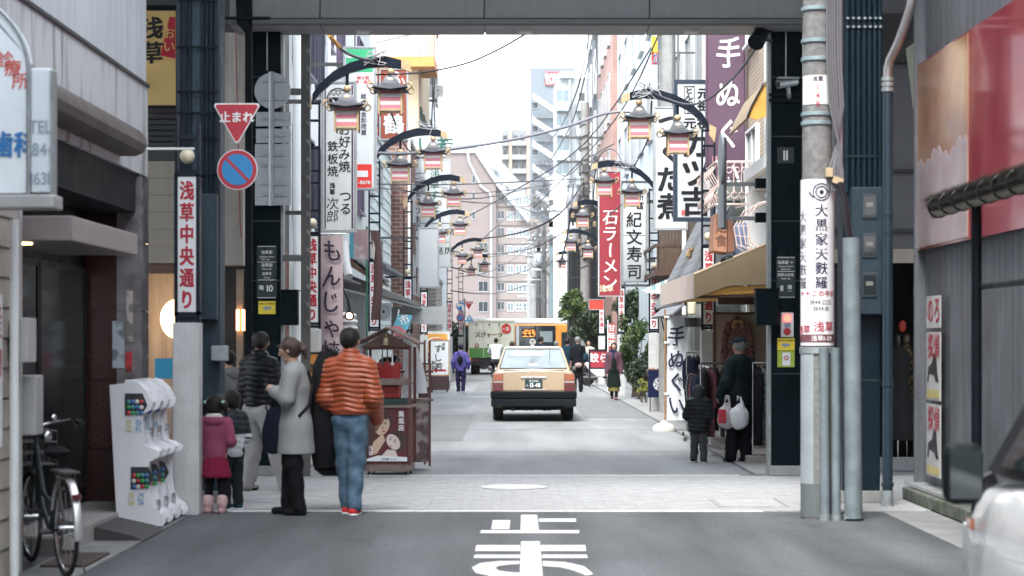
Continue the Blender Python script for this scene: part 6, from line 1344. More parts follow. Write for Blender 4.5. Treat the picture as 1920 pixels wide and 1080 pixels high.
def top(t,g,hh,H,m,hem=.5,th=.014,puff=None,flare=0,name='jacket',arms=True,collar=True,belly=0,fold=.0035,sleeve=1.,hood=None,stand=.0,capk=.02,seed=0,cuff=True,wide=1.):
 s=SDF();bw=wide
 s.chain([g['pelvis']+v3(0,0,-.06),g['pelvis'],g['chest'],(g['chest']+g['neck'])/2+v3(0,0,.0)],[(.074+th+flare*.5)*bw,(.072+th+flare*.3)*bw,(.078+th)*bw,.062+th],.03,.8 if hem<.42 else .75)
 if hem<.42: s.cap(g['pelvis']+v3(0,0,-.05),v3(g['pelvis'][0],g['pelvis'][1],hem),.082+th+flare*.5,.088+th+flare,.03,.88)
 for q in 'LR': s.cap(g['neck']-v3(0,0,.025),g['sh'+q]*np.array([.86,1,1])+v3(0,0,-.008),.038+th*.3,.034+th*.55,.035)
 if collar: s.cap(g['neck']-v3(0,0,.02),g['neck']+v3(0,.004,.012+stand),.042+th*.5,.037+th*.3,.015)
 if fold: s.fold(fold,(5,5,3),seed)
 s.cut((0,0,-1),-hem);s.cut((0,0,1),g['neck'][2]+.03+stand)
 if arms:
  for q in 'LR':
   w=g['el'+q]+(g['wr'+q]-g['el'+q])*sleeve;s.chain([g['sh'+q],g['el'+q],w],[.033+th*.65,.028+th*.75,.020+th*.8],.02)
 if puff: s.rib(puff[0],puff[1],hem+.01,9)
 return sdf_part(name,s,hh,m,t,scale=H)
def pants(t,g,hh,H,m,w=.016,name='trousers',cuffz=.045,skinny=False,seed=2,top_=.55):
 s=SDF()
 s.chain([g['pelvis']-v3(0,0,.03),g['pelvis']+v3(0,0,.03)],[.072+w*.5,.07+w*.4],.03,.76)
 for q in 'LR': a=g['ank'+q];s.chain([g['hip'+q]-v3(0,0,.01),g['knee'+q],a+v3(0,0,cuffz-.05)],[.054+w*.6,.036+w*.8,.026+w*(.3 if skinny else .9)],.02)
 s.fold(.0042 if not skinny else .001,(7,7,8),seed);s.cut((0,0,1),top_)
 return sdf_part(name,s,hh,m,t,scale=H)
def shoes(t,g,hh,H,m,sole=None,boot=0,name='shoe',big=1.):
 for q in 'LR':
  a=g['ank'+q];gz=a[2]-.05;tp=g['toe'+q] if g['toe'+q] is not None else a+v3(0,.075,-.033)
  s=SDF();s.cap(v3(a[0],a[1]-.018,gz+.022),v3(tp[0],tp[1],gz+.018),.024*big,.021*big,.015);s.cap(a-v3(0,.004,.004),a-v3(0,.004,.03),.024*big,None,.015)
  if boot: s.cap(a,a+v3(0,-.002,boot),.028*big,.032*big,.012)
  s.cut((0,0,-1),-gz-.0005);o=sdf_part(name,s,hh,m,t,scale=H)
  if sole: z=SDF();z.cap(v3(a[0],a[1]-.018,gz+.006),v3(tp[0],tp[1],gz+.006),.026*big,.023*big,.01);z.cut((0,0,-1),-gz);z.cut((0,0,1),gz+.010);so=sdf_part('sole',z,hh*.8,sole,o,scale=H)
def gp(px,py,D,H=None): return (PX(px,D),D,0)
blk=cm('black',(.009,.009,.011),.8);
# 1 man in the rust puffer jacket, back to camera
def c1(t,g,hh,H,hp):
 top(t,g,hh,H,cm('rust',(.26,.058,.022),.42,.12,60,spec=.45),hem=.535,th=.022,puff=(.027,.008),fold=.001,stand=.012,sleeve=.93,wide=1.02)
 pants(t,g,hh,H,mix_mat('denim',(.035,.075,.12),(.07,.13,.19),14,.85,.35,.65,.3),.014,seed=5);shoes(t,g,hh,H,cm('redshoe',(.55,.04,.04)),signw)
 sdf_part('turn_up',SDF().cap(g['ankL']+v3(0,0,.0),g['ankL']+v3(0,0,.02),.036,.037,.005).cap(g['ankR']+v3(0,0,.0),g['ankR']+v3(0,0,.02),.036,.037,.005),hh,cm('denim_pale',(.25,.33,.38)),t,scale=H)
person('person in a rust orange quilted jacket and blue jeans seen from behind',gp(657,967,19.6),-12,1.72,
  pose(hipL=(-.04,0,.515),hipR=(.04,0,.515),kneeL=(-.04,.03,.285),kneeR=(.035,.0,.285),ankL=(-.028,.04,.05),ankR=(.034,-.05,.05),wrL=(-.118,.09,.50),wrR=(.128,.07,.50),elL=(-.128,-.02,.625),elR=(.132,-.02,.625),hs=1.02),c1,('short',hairm),.0075,headturn=-.25)
# 2 woman in the grey coat, in profile looking left
def c2(t,g,hh,H,hp):
 top(t,g,hh,H,M('cloth_greywool',(.27,.285,.29),.95,var=.1,vs=60,bump=.5,bs=220,spec=.1),hem=.345,th=.02,flare=.012,name='coat',fold=.003,collar=False,sleeve=.85,seed=3)
 sdf_part('collar',SDF().cap(g['neck']-v3(.03,.02,.005),g['neck']-v3(-.03,.02,.005),.022,None,.02),hh,cm('collar_grey',(.34,.35,.35)),t,scale=H)
 pants(t,g,hh,H,blk,.012,top_=.42);shoes(t,g,hh,H,blk,None,.03)
 for q,c in (('L',0),): pass
 s=SDF();s.chain([v3(.075,.03,.83),v3(.09,-.06,.80),v3(.07,-.09,.72),v3(-.02,-.09,.62),v3(-.09,-.05,.56)],[.009]*5,.004);sdf_part('bag_strap',s,hh,blk,t,scale=H)
person('person in a long grey wool coat with tied brown hair looking down to the side',gp(552,965,19.55),82,1.63,
  pose(pelvis=(0,-.01,.53),ankL=(-.045,-.04,.05),ankR=(.045,.05,.05),kneeL=(-.05,-.01,.29),kneeR=(.05,.04,.29),elL=(-.12,.015,.655),wrL=(-.04,.115,.70),elR=(.12,.015,.655),wrR=(.03,.115,.70),head=(0,.03,.925),hs=1.02),c2,('pony',hairb),.0075,headtilt=-.28)
single('shoulder_bag',MB().lathe([(.02,0),(.13,.02),(.19,.25),(.18,.6),(.13,.95),(.05,1.08)],(PX(606,19.7),19.75,.42),18,(.75,.85)),blk,'large soft black bag hanging behind the woman in the grey coat','bag',smooth=True)
single('drum_bag',MB().lathe([(.10,0),(.17,.06),(.19,.3),(.16,.5),(.06,.56)],(PX(624,20.1),20.2,.32),18,(1.1,.9)),M('cloth_black',(0,)*3),'black bundle bag held low between the coat and the rust jacket','bag',smooth=True)
# 3 man in shiny black puffer and grey trousers
def c3(t,g,hh,H,hp):
 top(t,g,hh,H,M('cloth_gloss',(.004,.005,.007),.45,var=.2,vs=6,spec=.15),hem=.53,th=.024,puff=(.034,.009),fold=.002,stand=.014,sleeve=.93)
 pants(t,g,hh,H,cm('stone',(.26,.255,.25)),.026,seed=4);shoes(t,g,hh,H,M('leather_black',(.006,.006,.006),.25,spec=.6))
person('person in a glossy black quilted jacket and pale grey trousers looking away',gp(487,915,22.6),-38,1.70,
  pose(kneeL=(-.07,.02,.285),ankL=(-.09,-.02,.05),kneeR=(.075,.05,.29),ankR=(.13,.10,.05),wrL=(-.13,.0,.475),wrR=(.135,.03,.475),elR=(.135,-.01,.625)),c3,('short',hairm),.009,headturn=.5,skin_m=skin2)
hb=thing('handbag','navy handbag hanging between the black jacket and the grey coat','bag',(PX(512,21),21,.9));
part('bag_body',MB().lathe([(.02,-.42),(.12,-.40),(.14,-.2),(.08,.0),(.03,.04)],(PX(512,21),21,.9),16,(.8,.5)),cm('navybag',(.006,.010,.02)),hb,True);part('handle',MB().ring((PX(512,21),21,.95),.07,.01),blk,hb,True)
# 4 girl in pink, 5 child in dark jacket
def c4(t,g,hh,H,hp):
 top(t,g,hh,H,cm('pinksweat',(.24,.06,.11),.9),hem=.45,th=.022,name='sweatshirt',sleeve=.95,fold=.003);
 sdf_part('hood',SDF().ell(g['neck']+v3(0,-.045,-.02),v3(.085,.045,.05)).ell(g['neck']+v3(0,-.03,.01),v3(.07,.05,.03)),hh,M('cloth_pinksweat',(0,)*3),t,scale=H);sdf_part('hood_lining',SDF().ell(g['neck']+v3(0,-.04,.012),v3(.075,.045,.035)),hh,cm('cream',(.5,.45,.42),bump=.8),t,scale=H)
 s=SDF();s.cap(v3(0,0,.47),v3(0,0,.33),.095,.135,.03,.8);s.fold(.006,(9,9,2),2);s.cut((0,0,-1),-.30);s.cut((0,0,1),.48);sdf_part('skirt',s,hh,cm('skirt',(.20,.015,.045),bump=.8),t,scale=H)
 pants(t,g,hh,H,blk,.008,'leggings',.05,True,top_=.36);shoes(t,g,hh,H,cm('pinkboot',(.52,.30,.31),bump=.8),None,.045,'boot',1.25)
 sdf_part('boot_cuff',SDF().cap(g['ankL']+v3(0,0,.035),g['ankL']+v3(0,0,.065),.048,None,.005).cap(g['ankR']+v3(0,0,.035),g['ankR']+v3(0,0,.065),.048,None,.005),hh,cm('cuff',(.6,.42,.42),bump=.9),t,scale=H)
kid=dict(hs=1.42,head=(0,.012,.90),neck=(0,-.005,.80),shL=(-.10,0,.765),shR=(.10,0,.765),chest=(0,0,.70),elL=(-.135,0,.60),elR=(.135,0,.60),wrL=(-.13,.06,.50),wrR=(.10,.12,.58))
person('child in a pink hooded sweatshirt, red skirt and furry pink boots',gp(404,960,19.75),-6,1.10,pose(**kid),c4,('pig',hairm),.0065,headturn=-.15)
def c5(t,g,hh,H,hp):
 top(t,g,hh,H,cm('navypuff',(.02,.026,.032),.5),hem=.62,th=.03,puff=(.05,.008),fold=.001,name='jacket',sleeve=.5)
 top(t,g,hh,H,cm('silverpuff',(.45,.47,.49),.5),hem=.44,th=.026,puff=(.05,.006),fold=.001,name='jacket_lower',sleeve=.95,collar=False);
 pants(t,g,hh,H,cm('darkpants',(.014,.016,.02)),.02);shoes(t,g,hh,H,cm('tealshoe',(.01,.05,.07)),signw,0,'shoe',1.2)
def cut_top(o,z): pass
person('child in a navy and silver jacket close beside the girl in pink',gp(434,952,20.2),38,1.13,pose(**kid),c5,('short',hairm),.0075,headturn=.1)
# 6 person in a pale grey hooded coat behind the children
def c6(t,g,hh,H,hp):
 top(t,g,hh,H,cm('greyhood',(.16,.16,.155)),hem=.36,th=.024,flare=.01,name='coat');sdf_part('hood',SDF().ell(g['neck']+v3(0,-.05,-.01),v3(.07,.045,.05)),hh,M('cloth_greyhood',(0,)*3),t,scale=H)
 pants(t,g,hh,H,cm('greyp',(.12,.12,.12)),.014);shoes(t,g,hh,H,cm('greyshoe',(.15,.14,.14)),signw)
person('person in a grey hooded coat half hidden behind the blue-grey column',gp(428,915,23.2),60,1.50,pose(),c6,('short',hairm),.011)
# 7 person with green clothes behind the rust jacket
def c7(t,g,hh,H,hp): top(t,g,hh,H,cm('green',(.05,.07,.035)),hem=.5,name='jacket');pants(t,g,hh,H,blk);shoes(t,g,hh,H,blk);sdf_part('headband',SDF().cap(hp(-.05,0,.03),hp(.05,0,.03),.012,None,.01).cap(hp(.03,-.03,.05),hp(.05,-.01,-.02),.012),hh,cm('band',(.4,.45,.45)),t,scale=H)
person('person in dark green with a pale headband standing between coat and rust jacket',gp(622,890,25.5),25,1.52,pose(),c7,('bob',hairm),.011)
# 8 child in black puffer at the right
def c8(t,g,hh,H,hp):
 top(t,g,hh,H,cm('kidpuff',(.012,.014,.018),.5),hem=.39,th=.045,puff=(.055,.011),fold=.001,sleeve=.95);sdf_part('hood',SDF().ell(hp(0,-.008,.012),v3(.062,.062,.06)*g['hs']).cap(hp(0,-.04,-.03),hp(0,-.05,-.07),.04*g['hs'],.03*g['hs'],.02),hh,cm('hoodgrey',(.03,.034,.038)),t,scale=H)
 pants(t,g,hh,H,cm('kidpants',(.055,.058,.06)),.022,seed=6);shoes(t,g,hh,H,blk,signw,0,'shoe',1.25)
person('small child in a black quilted jacket with its hood up, walking on the road',gp(1310,863,4000/143),-20,1.02,pose(**{**kid,'ankL': (-.075,.03,.05),'ankR': (.075,-.03,.05),'wrL': (-.12,.13,.60),'elL': (-.15,.02,.60)}),c8,None,.009)
# 9 old man in black with carrier bags
def c9(t,g,hh,H,hp):
 top(t,g,hh,H,cm('darkteal',(.006,.014,.018),.7),hem=.46,th=.026,name='jacket',fold=.004,sleeve=.9);pants(t,g,hh,H,cm('dark2',(.006,.007,.010)),.026,seed=8);shoes(t,g,hh,H,M('leather_black',(0,)*3))
 s=SDF();s.ell(hp(0,-.008,.038),v3(.056,.060,.040));s.cap(hp(-.025,.05,.022),hp(.025,.05,.022),.012,None,.01);s.cut((0,0,-1),-float(hp(0,0,.012)[2]));sdf_part('cap',s,hh,cm('capteal',(.006,.018,.024)),t,scale=H)
person('old person in black with a dark cap holding carrier bags by the clothes racks',gp(1387,865,4000/143),32,1.64,
  pose(ankL=(-.05,.05,.05),ankR=(.05,-.02,.05),wrL=(-.15,.07,.53),elL=(-.15,-.02,.64),head=(0,.015,.925)),c9,('short',hairg),.009,skin_m=skin2,headturn=.1)
D_=4000/143
for px,dz,mc,lab in ((1386,0,M('bag_white',(.62,.63,.65),.5,var=.1,vs=9,bump=.5,bs=18),'bulging white plastic carrier bag, the nearer of the two in the old person\'s hand'),(1366,.03,M('bag_redwhite',(.5,.45,.46),.5,var=.1,bump=.5,bs=18),'white and red plastic carrier bag behind the plain white one')):
 b=thing('carrier_bag',lab,'bag',(PX(px,D_-.3),D_-.3+dz*6,.42));x,y=PX(px,D_-.3),D_-.3+dz*6;s=SDF();s.ell(v3(0,0,.17),v3(.13,.07,.15),.05);s.cap(v3(0,0,.22),v3(-.01,0,.33),.10,.045,.03,.4);s.cap(v3(-.05,0,.28),v3(-.015,0,.45),.022,.010,.01).cap(v3(.05,0,.28),v3(.015,0,.45),.022,.010,.01);s.fold(.011,(5,5,4),px)
 sdf_part('bag_body',s,.012,mc,b)
 if dz: part('red_print',MB().box(x-.125,x-.02,y-.085,y-.07,.52,.70),redink,b,bev=.01)
# 10 woman walking towards the camera
def c10(t,g,hh,H,hp):
 top(t,g,hh,H,cm('mauve',(.10,.05,.07)),hem=.53,th=.022,name='jacket',sleeve=.95)
 sdf_part('sleeves',SDF().chain([g['shL'],g['elL'],g['wrL']],[.04,.036,.028],.01).chain([g['shR'],g['elR'],g['wrR']],[.04,.036,.028],.01),hh,cm('indigo',(.02,.02,.12)),t,scale=H)
 s=SDF();s.cap(v3(0,.0,.76),v3(0,.0,.24),.07,.125,.03,.75);s.cut((0,0,-1),-.23);s.cut((0,1,0),.2);s.cut((1,0,0),.2);s.ell(v3(0,.03,.6),v3(.05,.08,.2),.02);s.fold(.003,(5,5,2),1);sdf_part('dress',s,hh,cm('dress',(.008,.014,.013)),t,scale=H)
 s=SDF();s.cap(v3(0,0,.3),v3(0,0,.16),.09,.105,.02,.8);s.cut((0,0,-1),-.15);sdf_part('underskirt',s,hh,cm('olive',(.16,.14,.05)),t,scale=H)
 sdf_part('scarf',SDF().cap(g['neck']-v3(.02,-.02,.01),g['neck']+v3(.02,.02,.01),.042,None,.02).cap(g['neck']+v3(.01,.05,-.02),g['chest']+v3(.01,.08,0),.02,None,.02),hh,cm('scarf',(.015,.02,.06)),t,scale=H)
 pants(t,g,hh,H,blk,.004,'tights',.05,True,top_=.4);shoes(t,g,hh,H,cm('maroonshoe',(.10,.03,.025),.4))
person('person in a mauve jacket over a long dark dress walking towards us',gp(1151,753,4000/70),176,1.54,pose(ankL=(-.04,.05,.05),ankR=(.035,-.06,.07),kneeR=(.04,.0,.27)),c10,('bob',hairm),.014,headturn=.1)
# 11 woman with backpack, purple jacket
def c11(t,g,hh,H,hp):
 top(t,g,hh,H,cm('violet',(.10,.09,.30)),hem=.45,th=.024,name='jacket',sleeve=.9);pants(t,g,hh,H,cm('navyp',(.025,.02,.06)),.014);shoes(t,g,hh,H,cm('whiteshoe',(.5,.48,.55)))
 sdf_part('hat',SDF().ell(hp(0,-.008,.03),v3(.058,.062,.05)),hh,cm('hatdark',(.03,.03,.05)),t,scale=H)
 sdf_part('backpack',SDF().ell(v3(.0,-.12,.68),v3(.06,.04,.085),.01).chain([v3(.0,-.09,.75),v3(-.05,-.07,.83),v3(-.06,.03,.83)],[.009]*3),hh,blk,t,scale=H)
person('person in a violet jacket with a small black backpack walking away',gp(864,739,4000/62),-5,1.48,pose(ankL=(-.05,.04,.05),ankR=(.05,-.04,.05),elL=(-.155,-.02,.64),elR=(.155,-.02,.64),wrL=(-.15,.03,.51),wrR=(.15,.03,.51)),c11,('short',hairm),.014)
# far people around the taxi
def simple(mt,mp,name='jacket',hem=.5,sl=.93,hat=None,extra=None):
 def f(t,g,hh,H,hp):
  top(t,g,hh,H,mt,hem=hem,th=.02,name=name,sleeve=sl);pants(t,g,hh,H,mp,.014);shoes(t,g,hh,H,blk)
  if hat: sdf_part('hat',SDF().ell(hp(0,-.004,.03),v3(.056,.062,.042)),hh,hat,t,scale=H)
  if extra: extra(t,g,hh,H,hp)
 return f
def bike_rider_pose(): return pose(pelvis=(0,-.05,.50),chest=(0,.03,.69),neck=(0,.07,.79),head=(0,.09,.885),shL=(-.105,.05,.765),shR=(.105,.05,.765),hipL=(-.05,-.05,.48),hipR=(.05,-.05,.48),kneeL=(-.07,.12,.34),kneeR=(.07,.06,.27),ankL=(-.06,.04,.13),ankR=(.06,.03,.06),elL=(-.14,.14,.66),elR=(.14,.14,.66),wrL=(-.13,.25,.62),wrR=(.13,.25,.62))
person('person in a white jacket and white cap riding a bicycle away',(PX(930,75),75,.10),0,1.66,bike_rider_pose(),simple(cm('whitej',(.50,.55,.56)),cm('greyp2',(.03,.03,.035)),hat=cm('whitehat',(.65,.66,.66))),('short',hairm),.018)
person('person with dark hair seen just behind the left edge of the taxi roof',(PX(960,74),74,0),0,1.58,pose(),simple(cm('plum',(.08,.06,.11)),blk),('bob',hairb),.018)
person('person with black hair turned aside behind the middle of the taxi roof',(PX(1014,70),70,0),-60,1.74,pose(),simple(cm('navyj',(.012,.016,.035)),blk),('short',hairm),.018)
person('person with thin grey hair behind the right part of the taxi roof',(PX(1043,76),76,0),10,1.58,pose(),simple(cm('dk',(.02,.03,.04)),blk),('short',hairg),.018)
person('person in a deep blue jacket beside the grey haired person',(PX(1064,68),68,0),-20,1.66,pose(),simple(cm('deepblue',(.008,.03,.05)),blk),('short',hairm),.018)
def tote(t,g,hh,H,hp): sdf_part('tote_bag',SDF().ell(v3(.14,-.03,.62),v3(.055,.08,.09),.02).chain([v3(.13,-.02,.7),v3(.11,0,.83),v3(.13,.03,.7)],[.008]*3),hh,cm('tote',(.012,.035,.05)),t,scale=H);sdf_part('patterned_bag',SDF().ell(v3(.0,-.10,.485),v3(.07,.03,.045)),hh,mix_mat('pattern_bag',(.5,.4,.4),(.2,.08,.08),60),t,scale=H)
person('person in a black vest with grey hair and a blue shoulder bag beside the taxi',gp(1083,732,66),8,1.72,pose(),simple(cm('vest',(.008,.010,.014)),blk,sl=.15,extra=tote),('short',hairg),.015)
person('person in a pale beige jacket facing us behind the red noodle board',(PX(1104,80),80,0),170,1.6,pose(),simple(cm('beigej',(.42,.37,.34)),blk),('bob',hairb),.018)
# ------------------------------------------------------------------ vehicles
def loft(st,pts_of):
 """closed half sections mirrored about x = 0, lofted along y"""
 mb=MB();n=None;vs_=[];fs=[]
 for s_ in st:
  h=pts_of(*s_);ring=[(x,s_[0],z) for x,z in h]+[(-x,s_[0],z) for x,z in h[::-1] if x>1e-6];n=len(ring);vs_ += ring
 m=len(st)
 for i in range(m-1):
  for k in range(n): a,b=i*n+k,i*n+(k+1) % n;fs.append((a,a+n,b+n,b))
 fs.append(tuple(range(n)));fs.append(tuple(range((m-1)*n,m*n))[::-1]);return mb.add(vs_,fs)
def car_body(y,w,zb,zt): return [(0,zb),(w*.88,zb),(w*.97,zb+.05),(w,zb+.2),(w*.995,.72),(w*.965,zt-.10),(w*.90,zt-.025),(w*.80,zt),(0,zt+.02)]
def wheel(par,x,y,r=.31,w=.19,hub=None):
 sx=1 if x>0 else -1
 t_=part('wheel',MB().tube([(x-sx*w,y,r),(x-sx*w+sx*.03,y,r),(x-sx*.03,y,r),(x,y,r)],[r*.93,r,r,r*.93],28),rubber,par,True)
 part('rim',MB().tube([(x,y,r),(x+sx*.008,y,r)],[r*.62,r*.55],24),hub or galv,t_,True)
def at_root(fn,name,label,cat,loc,rz=0):
 """build around the origin, then set in place so that parts stay in the thing's own space"""
 t=thing(name,label,cat,(0,0,0));fn(t);t.location=loc;t.rotation_euler=(0,0,rz);return t
taxi_p=M('taxi_beige',(.43,.315,.20),.3,var=.03,vs=2,coat=1.,spec=.6)
def taxi(t):
 body=part('body',loft([(0,.79,.42,.985),(.05,.825,.36,1.0),(.5,.842,.26,1.02),(1.2,.845,.24,1.02),(2.6,.845,.24,1.0),(3.4,.84,.26,.97),(4.3,.82,.3,.86),(4.55,.79,.36,.80),(4.62,.74,.42,.70)],car_body),taxi_p,t,True,.012)
 def gh(y,wb,wt,z0,z1): return [(0,z0),(wb,z0),(wb*.985,z0+.04),(wt+.02,z1-.06),(wt-.015,z1-.015),(wt-.09,z1),(0,z1+.02)]
 cb=MB(); # cabin: frustum with sloping ends
 lo=[(-.74,.60),(.74,.60),(.74,3.35),(-.74,3.35)];up=[(-.60,1.28),(.60,1.28),(.60,2.5),(-.60,2.5)]
 cb.add([(x,y,1.0) for x,y in lo]+[(x,y,1.44) for x,y in up]+[(x*.9,1.9+(y-1.9)*.9,1.475) for x,y in up],[(0,1,5,4),(1,2,6,5),(2,3,7,6),(3,0,4,7),(4,5,9,8),(5,6,10,9),(6,7,11,10),(7,4,8,11),(8,9,10,11),(3,2,1,0)])
 part('cabin',cb,taxi_p,t,True,.03)
 gm=M('taxi_glass',(.16,.19,.2),.06,.5,var=.25,vs=4,spec=1.)
 def onface(a,b,c,d,e=.006): return MB().quad(a,b,c,d)
 rg=MB().prism([(0,0)]*3,0,0) if 0 else MB()
 # rear glass lies proud of the sloping rear face
 def rf(x,f,off): z=1.0+.44*f;y=.60+.68*f;return (x*(.74-.14*f),y-off*.54,z+off*.84)
 g=MB().add([rf(-.91,.10,.012),rf(.91,.10,.012),rf(.90,.92,.012),rf(-.90,.92,.012),rf(-.91,.10,.002),rf(.91,.10,.002),rf(.90,.92,.002),rf(-.90,.92,.002)],[(0,1,2,3),(7,6,5,4),(0,4,5,1),(1,5,6,2),(2,6,7,3),(3,7,4,0)])
 rw=part('rear_window',g,gm,t)
 rim=MB().tube([rf(-.925,.08,.01),rf(.925,.08,.01),rf(.91,.95,.01),rf(-.91,.95,.01),rf(-.925,.08,.01)],.012,6);part('window_seal',rim,ink,rw)
 part('sticker',MB().add([rf(-.12,.2,.016),rf(.12,.2,.016),rf(.12,.27,.016),rf(-.12,.27,.016)],[(0,1,2,3)]),whiteink,rw)
 part('sticker',MB().add([rf(-.7,.62,.016),rf(.35,.62,.016),rf(.35,.84,.016),rf(-.7,.84,.016)],[(0,1,2,3)]),M('film_grey',(.38,.42,.42),.3,.3),rw)
 for sx in (-1,1):
  part('side_window',MB().add([(sx*.742,.98,1.06),(sx*.742,2.9,1.06),(sx*.628,2.45,1.40),(sx*.628,1.42,1.40)],[(0,1,2,3)] if sx<0 else [(3,2,1,0)]),glassd,t)
  part('wing_mirror',MB().box(sx*.84,sx*.93,3.0,3.06,.96,1.05),steelm,t,bev=.02)
  l=part('tail_light',MB().box(sx*.60,sx*.800,-.022,.02,.60,.94),M('lamp_red_lens',(.13,.006,.008),.15,var=.05,coat=1),t,bev=.008)
  part('indicator_lens',MB().box(sx*.602,sx*.797,-.028,-.0225,.815,.93),M('lamp_orange_lens',(.34,.085,.02),.15,coat=1),l);part('reverse_lens',MB().box(sx*.602,sx*.797,-.028,-.0225,.765,.805),M('lamp_clear_lens',(.35,.28,.26),.15,coat=1),l)
  part('lens_rib',MB().box(sx*.602,sx*.797,-.03,-.0225,.69,.695),ink,l)
 part('windscreen',MB().add([(-.68,3.26,1.05),(.68,3.26,1.05),(.55,2.56,1.42),(-.55,2.56,1.42)],[(0,1,2,3)]),glassd,t)
 bu=part('bumper',MB().box(-.845,.845,-.10,.25,.455,.60),M('bumper_black',(.005,.008,.011),.6,var=.1,spec=.12),t,bev=.02);part('bumper_lower',MB().box(-.835,.835,-.085,.3,.30,.447),M('bumper_dark',(.009,.013,.016),.6,var=.1,spec=.12),t,bev=.02)
 part('boot_lid_seam',MB().box(-.60,.60,-.006,.0,.615,.621).box(-.6,.6,.03,.04,1.0,1.013).box(-.603,-.597,-.006,.0,.615,.96).box(.597,.603,-.006,.0,.615,.96),M('seam_brown',(.12,.08,.05),.5),t)
 part('garnish',MB().box(-.25,.25,-.022,.0,.855,.885),M('garnish_pale',(.55,.5,.52),.25,.5),t,bev=.004);part('lock',MB().cyl((0,-.026,.87),(0,-.02,.87),.01),ink,t)
 part('sill_strip',MB().box(-.23,.23,-.016,.0,.622,.645),M('strip_pink',(.62,.55,.55),.3),t)
 pl_=part('number_plate',MB().box(-.17,.17,-.03,-.001,.66,.835),M('plate_green',(.02,.05,.045),.4),t,bev=.003)
 lettering(pl_,'足立500',(0,-.034,.80),.052,whiteink,bold=1);lettering(pl_,'も',(-.125,-.034,.715),.05,whiteink,bold=1);lettering(pl_,'13-48',(.03,-.034,.72),.115,whiteink,bold=2,sx=.85)
 lettering(t,'CROWN',(.52,-.004,.885),.03,M('badge_brown',(.2,.14,.1),.4),bold=1) if 0 else None
 for sx in (-1,1):
  for y in (.95,3.65): wheel(t,sx*.80,y)
  part('mud_flap',MB().box(sx*.62,sx*.80,1.28,1.3,.12,.4),rubber,t)
 ub=MB().box(-.6,.6,.3,4.2,.22,.30).cyl((-.7,.95,.27),(.7,.95,.27),.05).tube([(-.42,.25,.26),(-.42,.0,.25),(-.42,-.04,.24)],.032)
 for i in range(14): ub.box(-.62+i*.09,-.55+i*.09,.3,.5,.225+random.uniform(-.02,.01),.28)
 part('underbody',ub,ink,t)
 sg=part('roof_lamp',MB().tube([(0,1.86,1.565),(0,1.92,1.565)],[.062,.062],24).box(-.03,.03,1.86,1.92,1.47,1.51),signw,t,True);part('emblem',MB().ring((0,1.855,1.565),.045,.006).box(-.006,.006,1.85,1.857,1.53,1.60).box(-.03,.03,1.85,1.857,1.57,1.58),indigo,sg)
 part('aerial',MB().tube([(.32,.9,1.2),(.34,.9,1.5)],.004),ink,t)
at_root(taxi,'taxi','beige taxi with a black bumper seen from behind in the middle of the street','taxi',(.425,F/95.5,0))
def truck(t):
 cream=M('truck_cream',(.82,.83,.70),.5,var=.06,streak=.15);grn=M('truck_green',(.10,.30,.07),.5,var=.12,vs=4)
 x0,x1=-1.08,1.08
 part('cargo_box',MB().box(x0,x1,0,4.6,.78,2.52),cream,t);part('green_skirt',MB().box(x0-.004,x1+.004,-.012,4.61,.78,1.24),grn,t)
 fr=MB()
 for x in (-1.08,-.39,.39,1.04): fr.box(x,x+.04,-.03,-.013,.78,2.52)
 part('door_frame',fr.box(x0,x1,-.028,-.013,2.45,2.53),M('truck_frame',(.6,.6,.5),.5),t)
 for x in (-.7,-.1,.35,.7): part('hinge',MB().box(x-.03,x+.03,-.05,-.02,2.30,2.38),ink,t)
 part('roof_fairing',MB().prism([(-1.0,2.53),(-.1,2.53),(-.3,2.68),(-.9,2.68)],.2,1.4),white,t,bev=.03)
 lettering(t,'スジャータ',(-.12,-.02,1.86),.27,M('ink_brown',(.12,.03,.01),.5,var=0),bold=2,pitch=.97);lettering(t,'めいらく',(.1,-.02,1.36),.16,grn,bold=1);lettering(t,'めいらくグループ' if 0 else 'めいらく',(-.45,-.02,2.05),.07,MC['ink_brown'])
 part('red_disc',MB().prism([(.69+.23*math.cos(2*PI*i/28),2.14+.23*math.sin(2*PI*i/28)) for i in range(28)],-.034,-.031),M('disc_red',(.66,.05,.03),.5),t);lettering(t,'51',(.74,-.037,2.14),.24,whiteink,bold=2);lettering(t,'50',(.56,-.037,2.14),.12,whiteink,bold=1)
 part('red_mark',MB().ring((-.68,-.02,1.36),.08,.02),redink,t)
 part('chassis',MB().box(-.95,.95,.1,6.4,.45,.77).box(-1.0,1.0,-.04,.1,.42,.56),ink,t);part('cab',MB().box(-1.0,1.0,4.75,6.3,.5,2.1),cream,t,bev=.08)
 for sx in (-1,1):
  part('tail_light',MB().box(sx*.62,sx*.92,-.05,-.02,.62,.72),MC['lamp_red_lens'],t)
  for y in (1.2,5.4): wheel(t,sx*.98,y,.38,.42 if y<2 else .22)
  part('mud_flap',MB().box(sx*.55,sx*.98,.55,.58,.1,.5),rubber,t)
at_root(truck,'delivery_truck','cream and green delivery truck with brown katakana at the end of the street','truck',(PX(921.5,100),100,0))
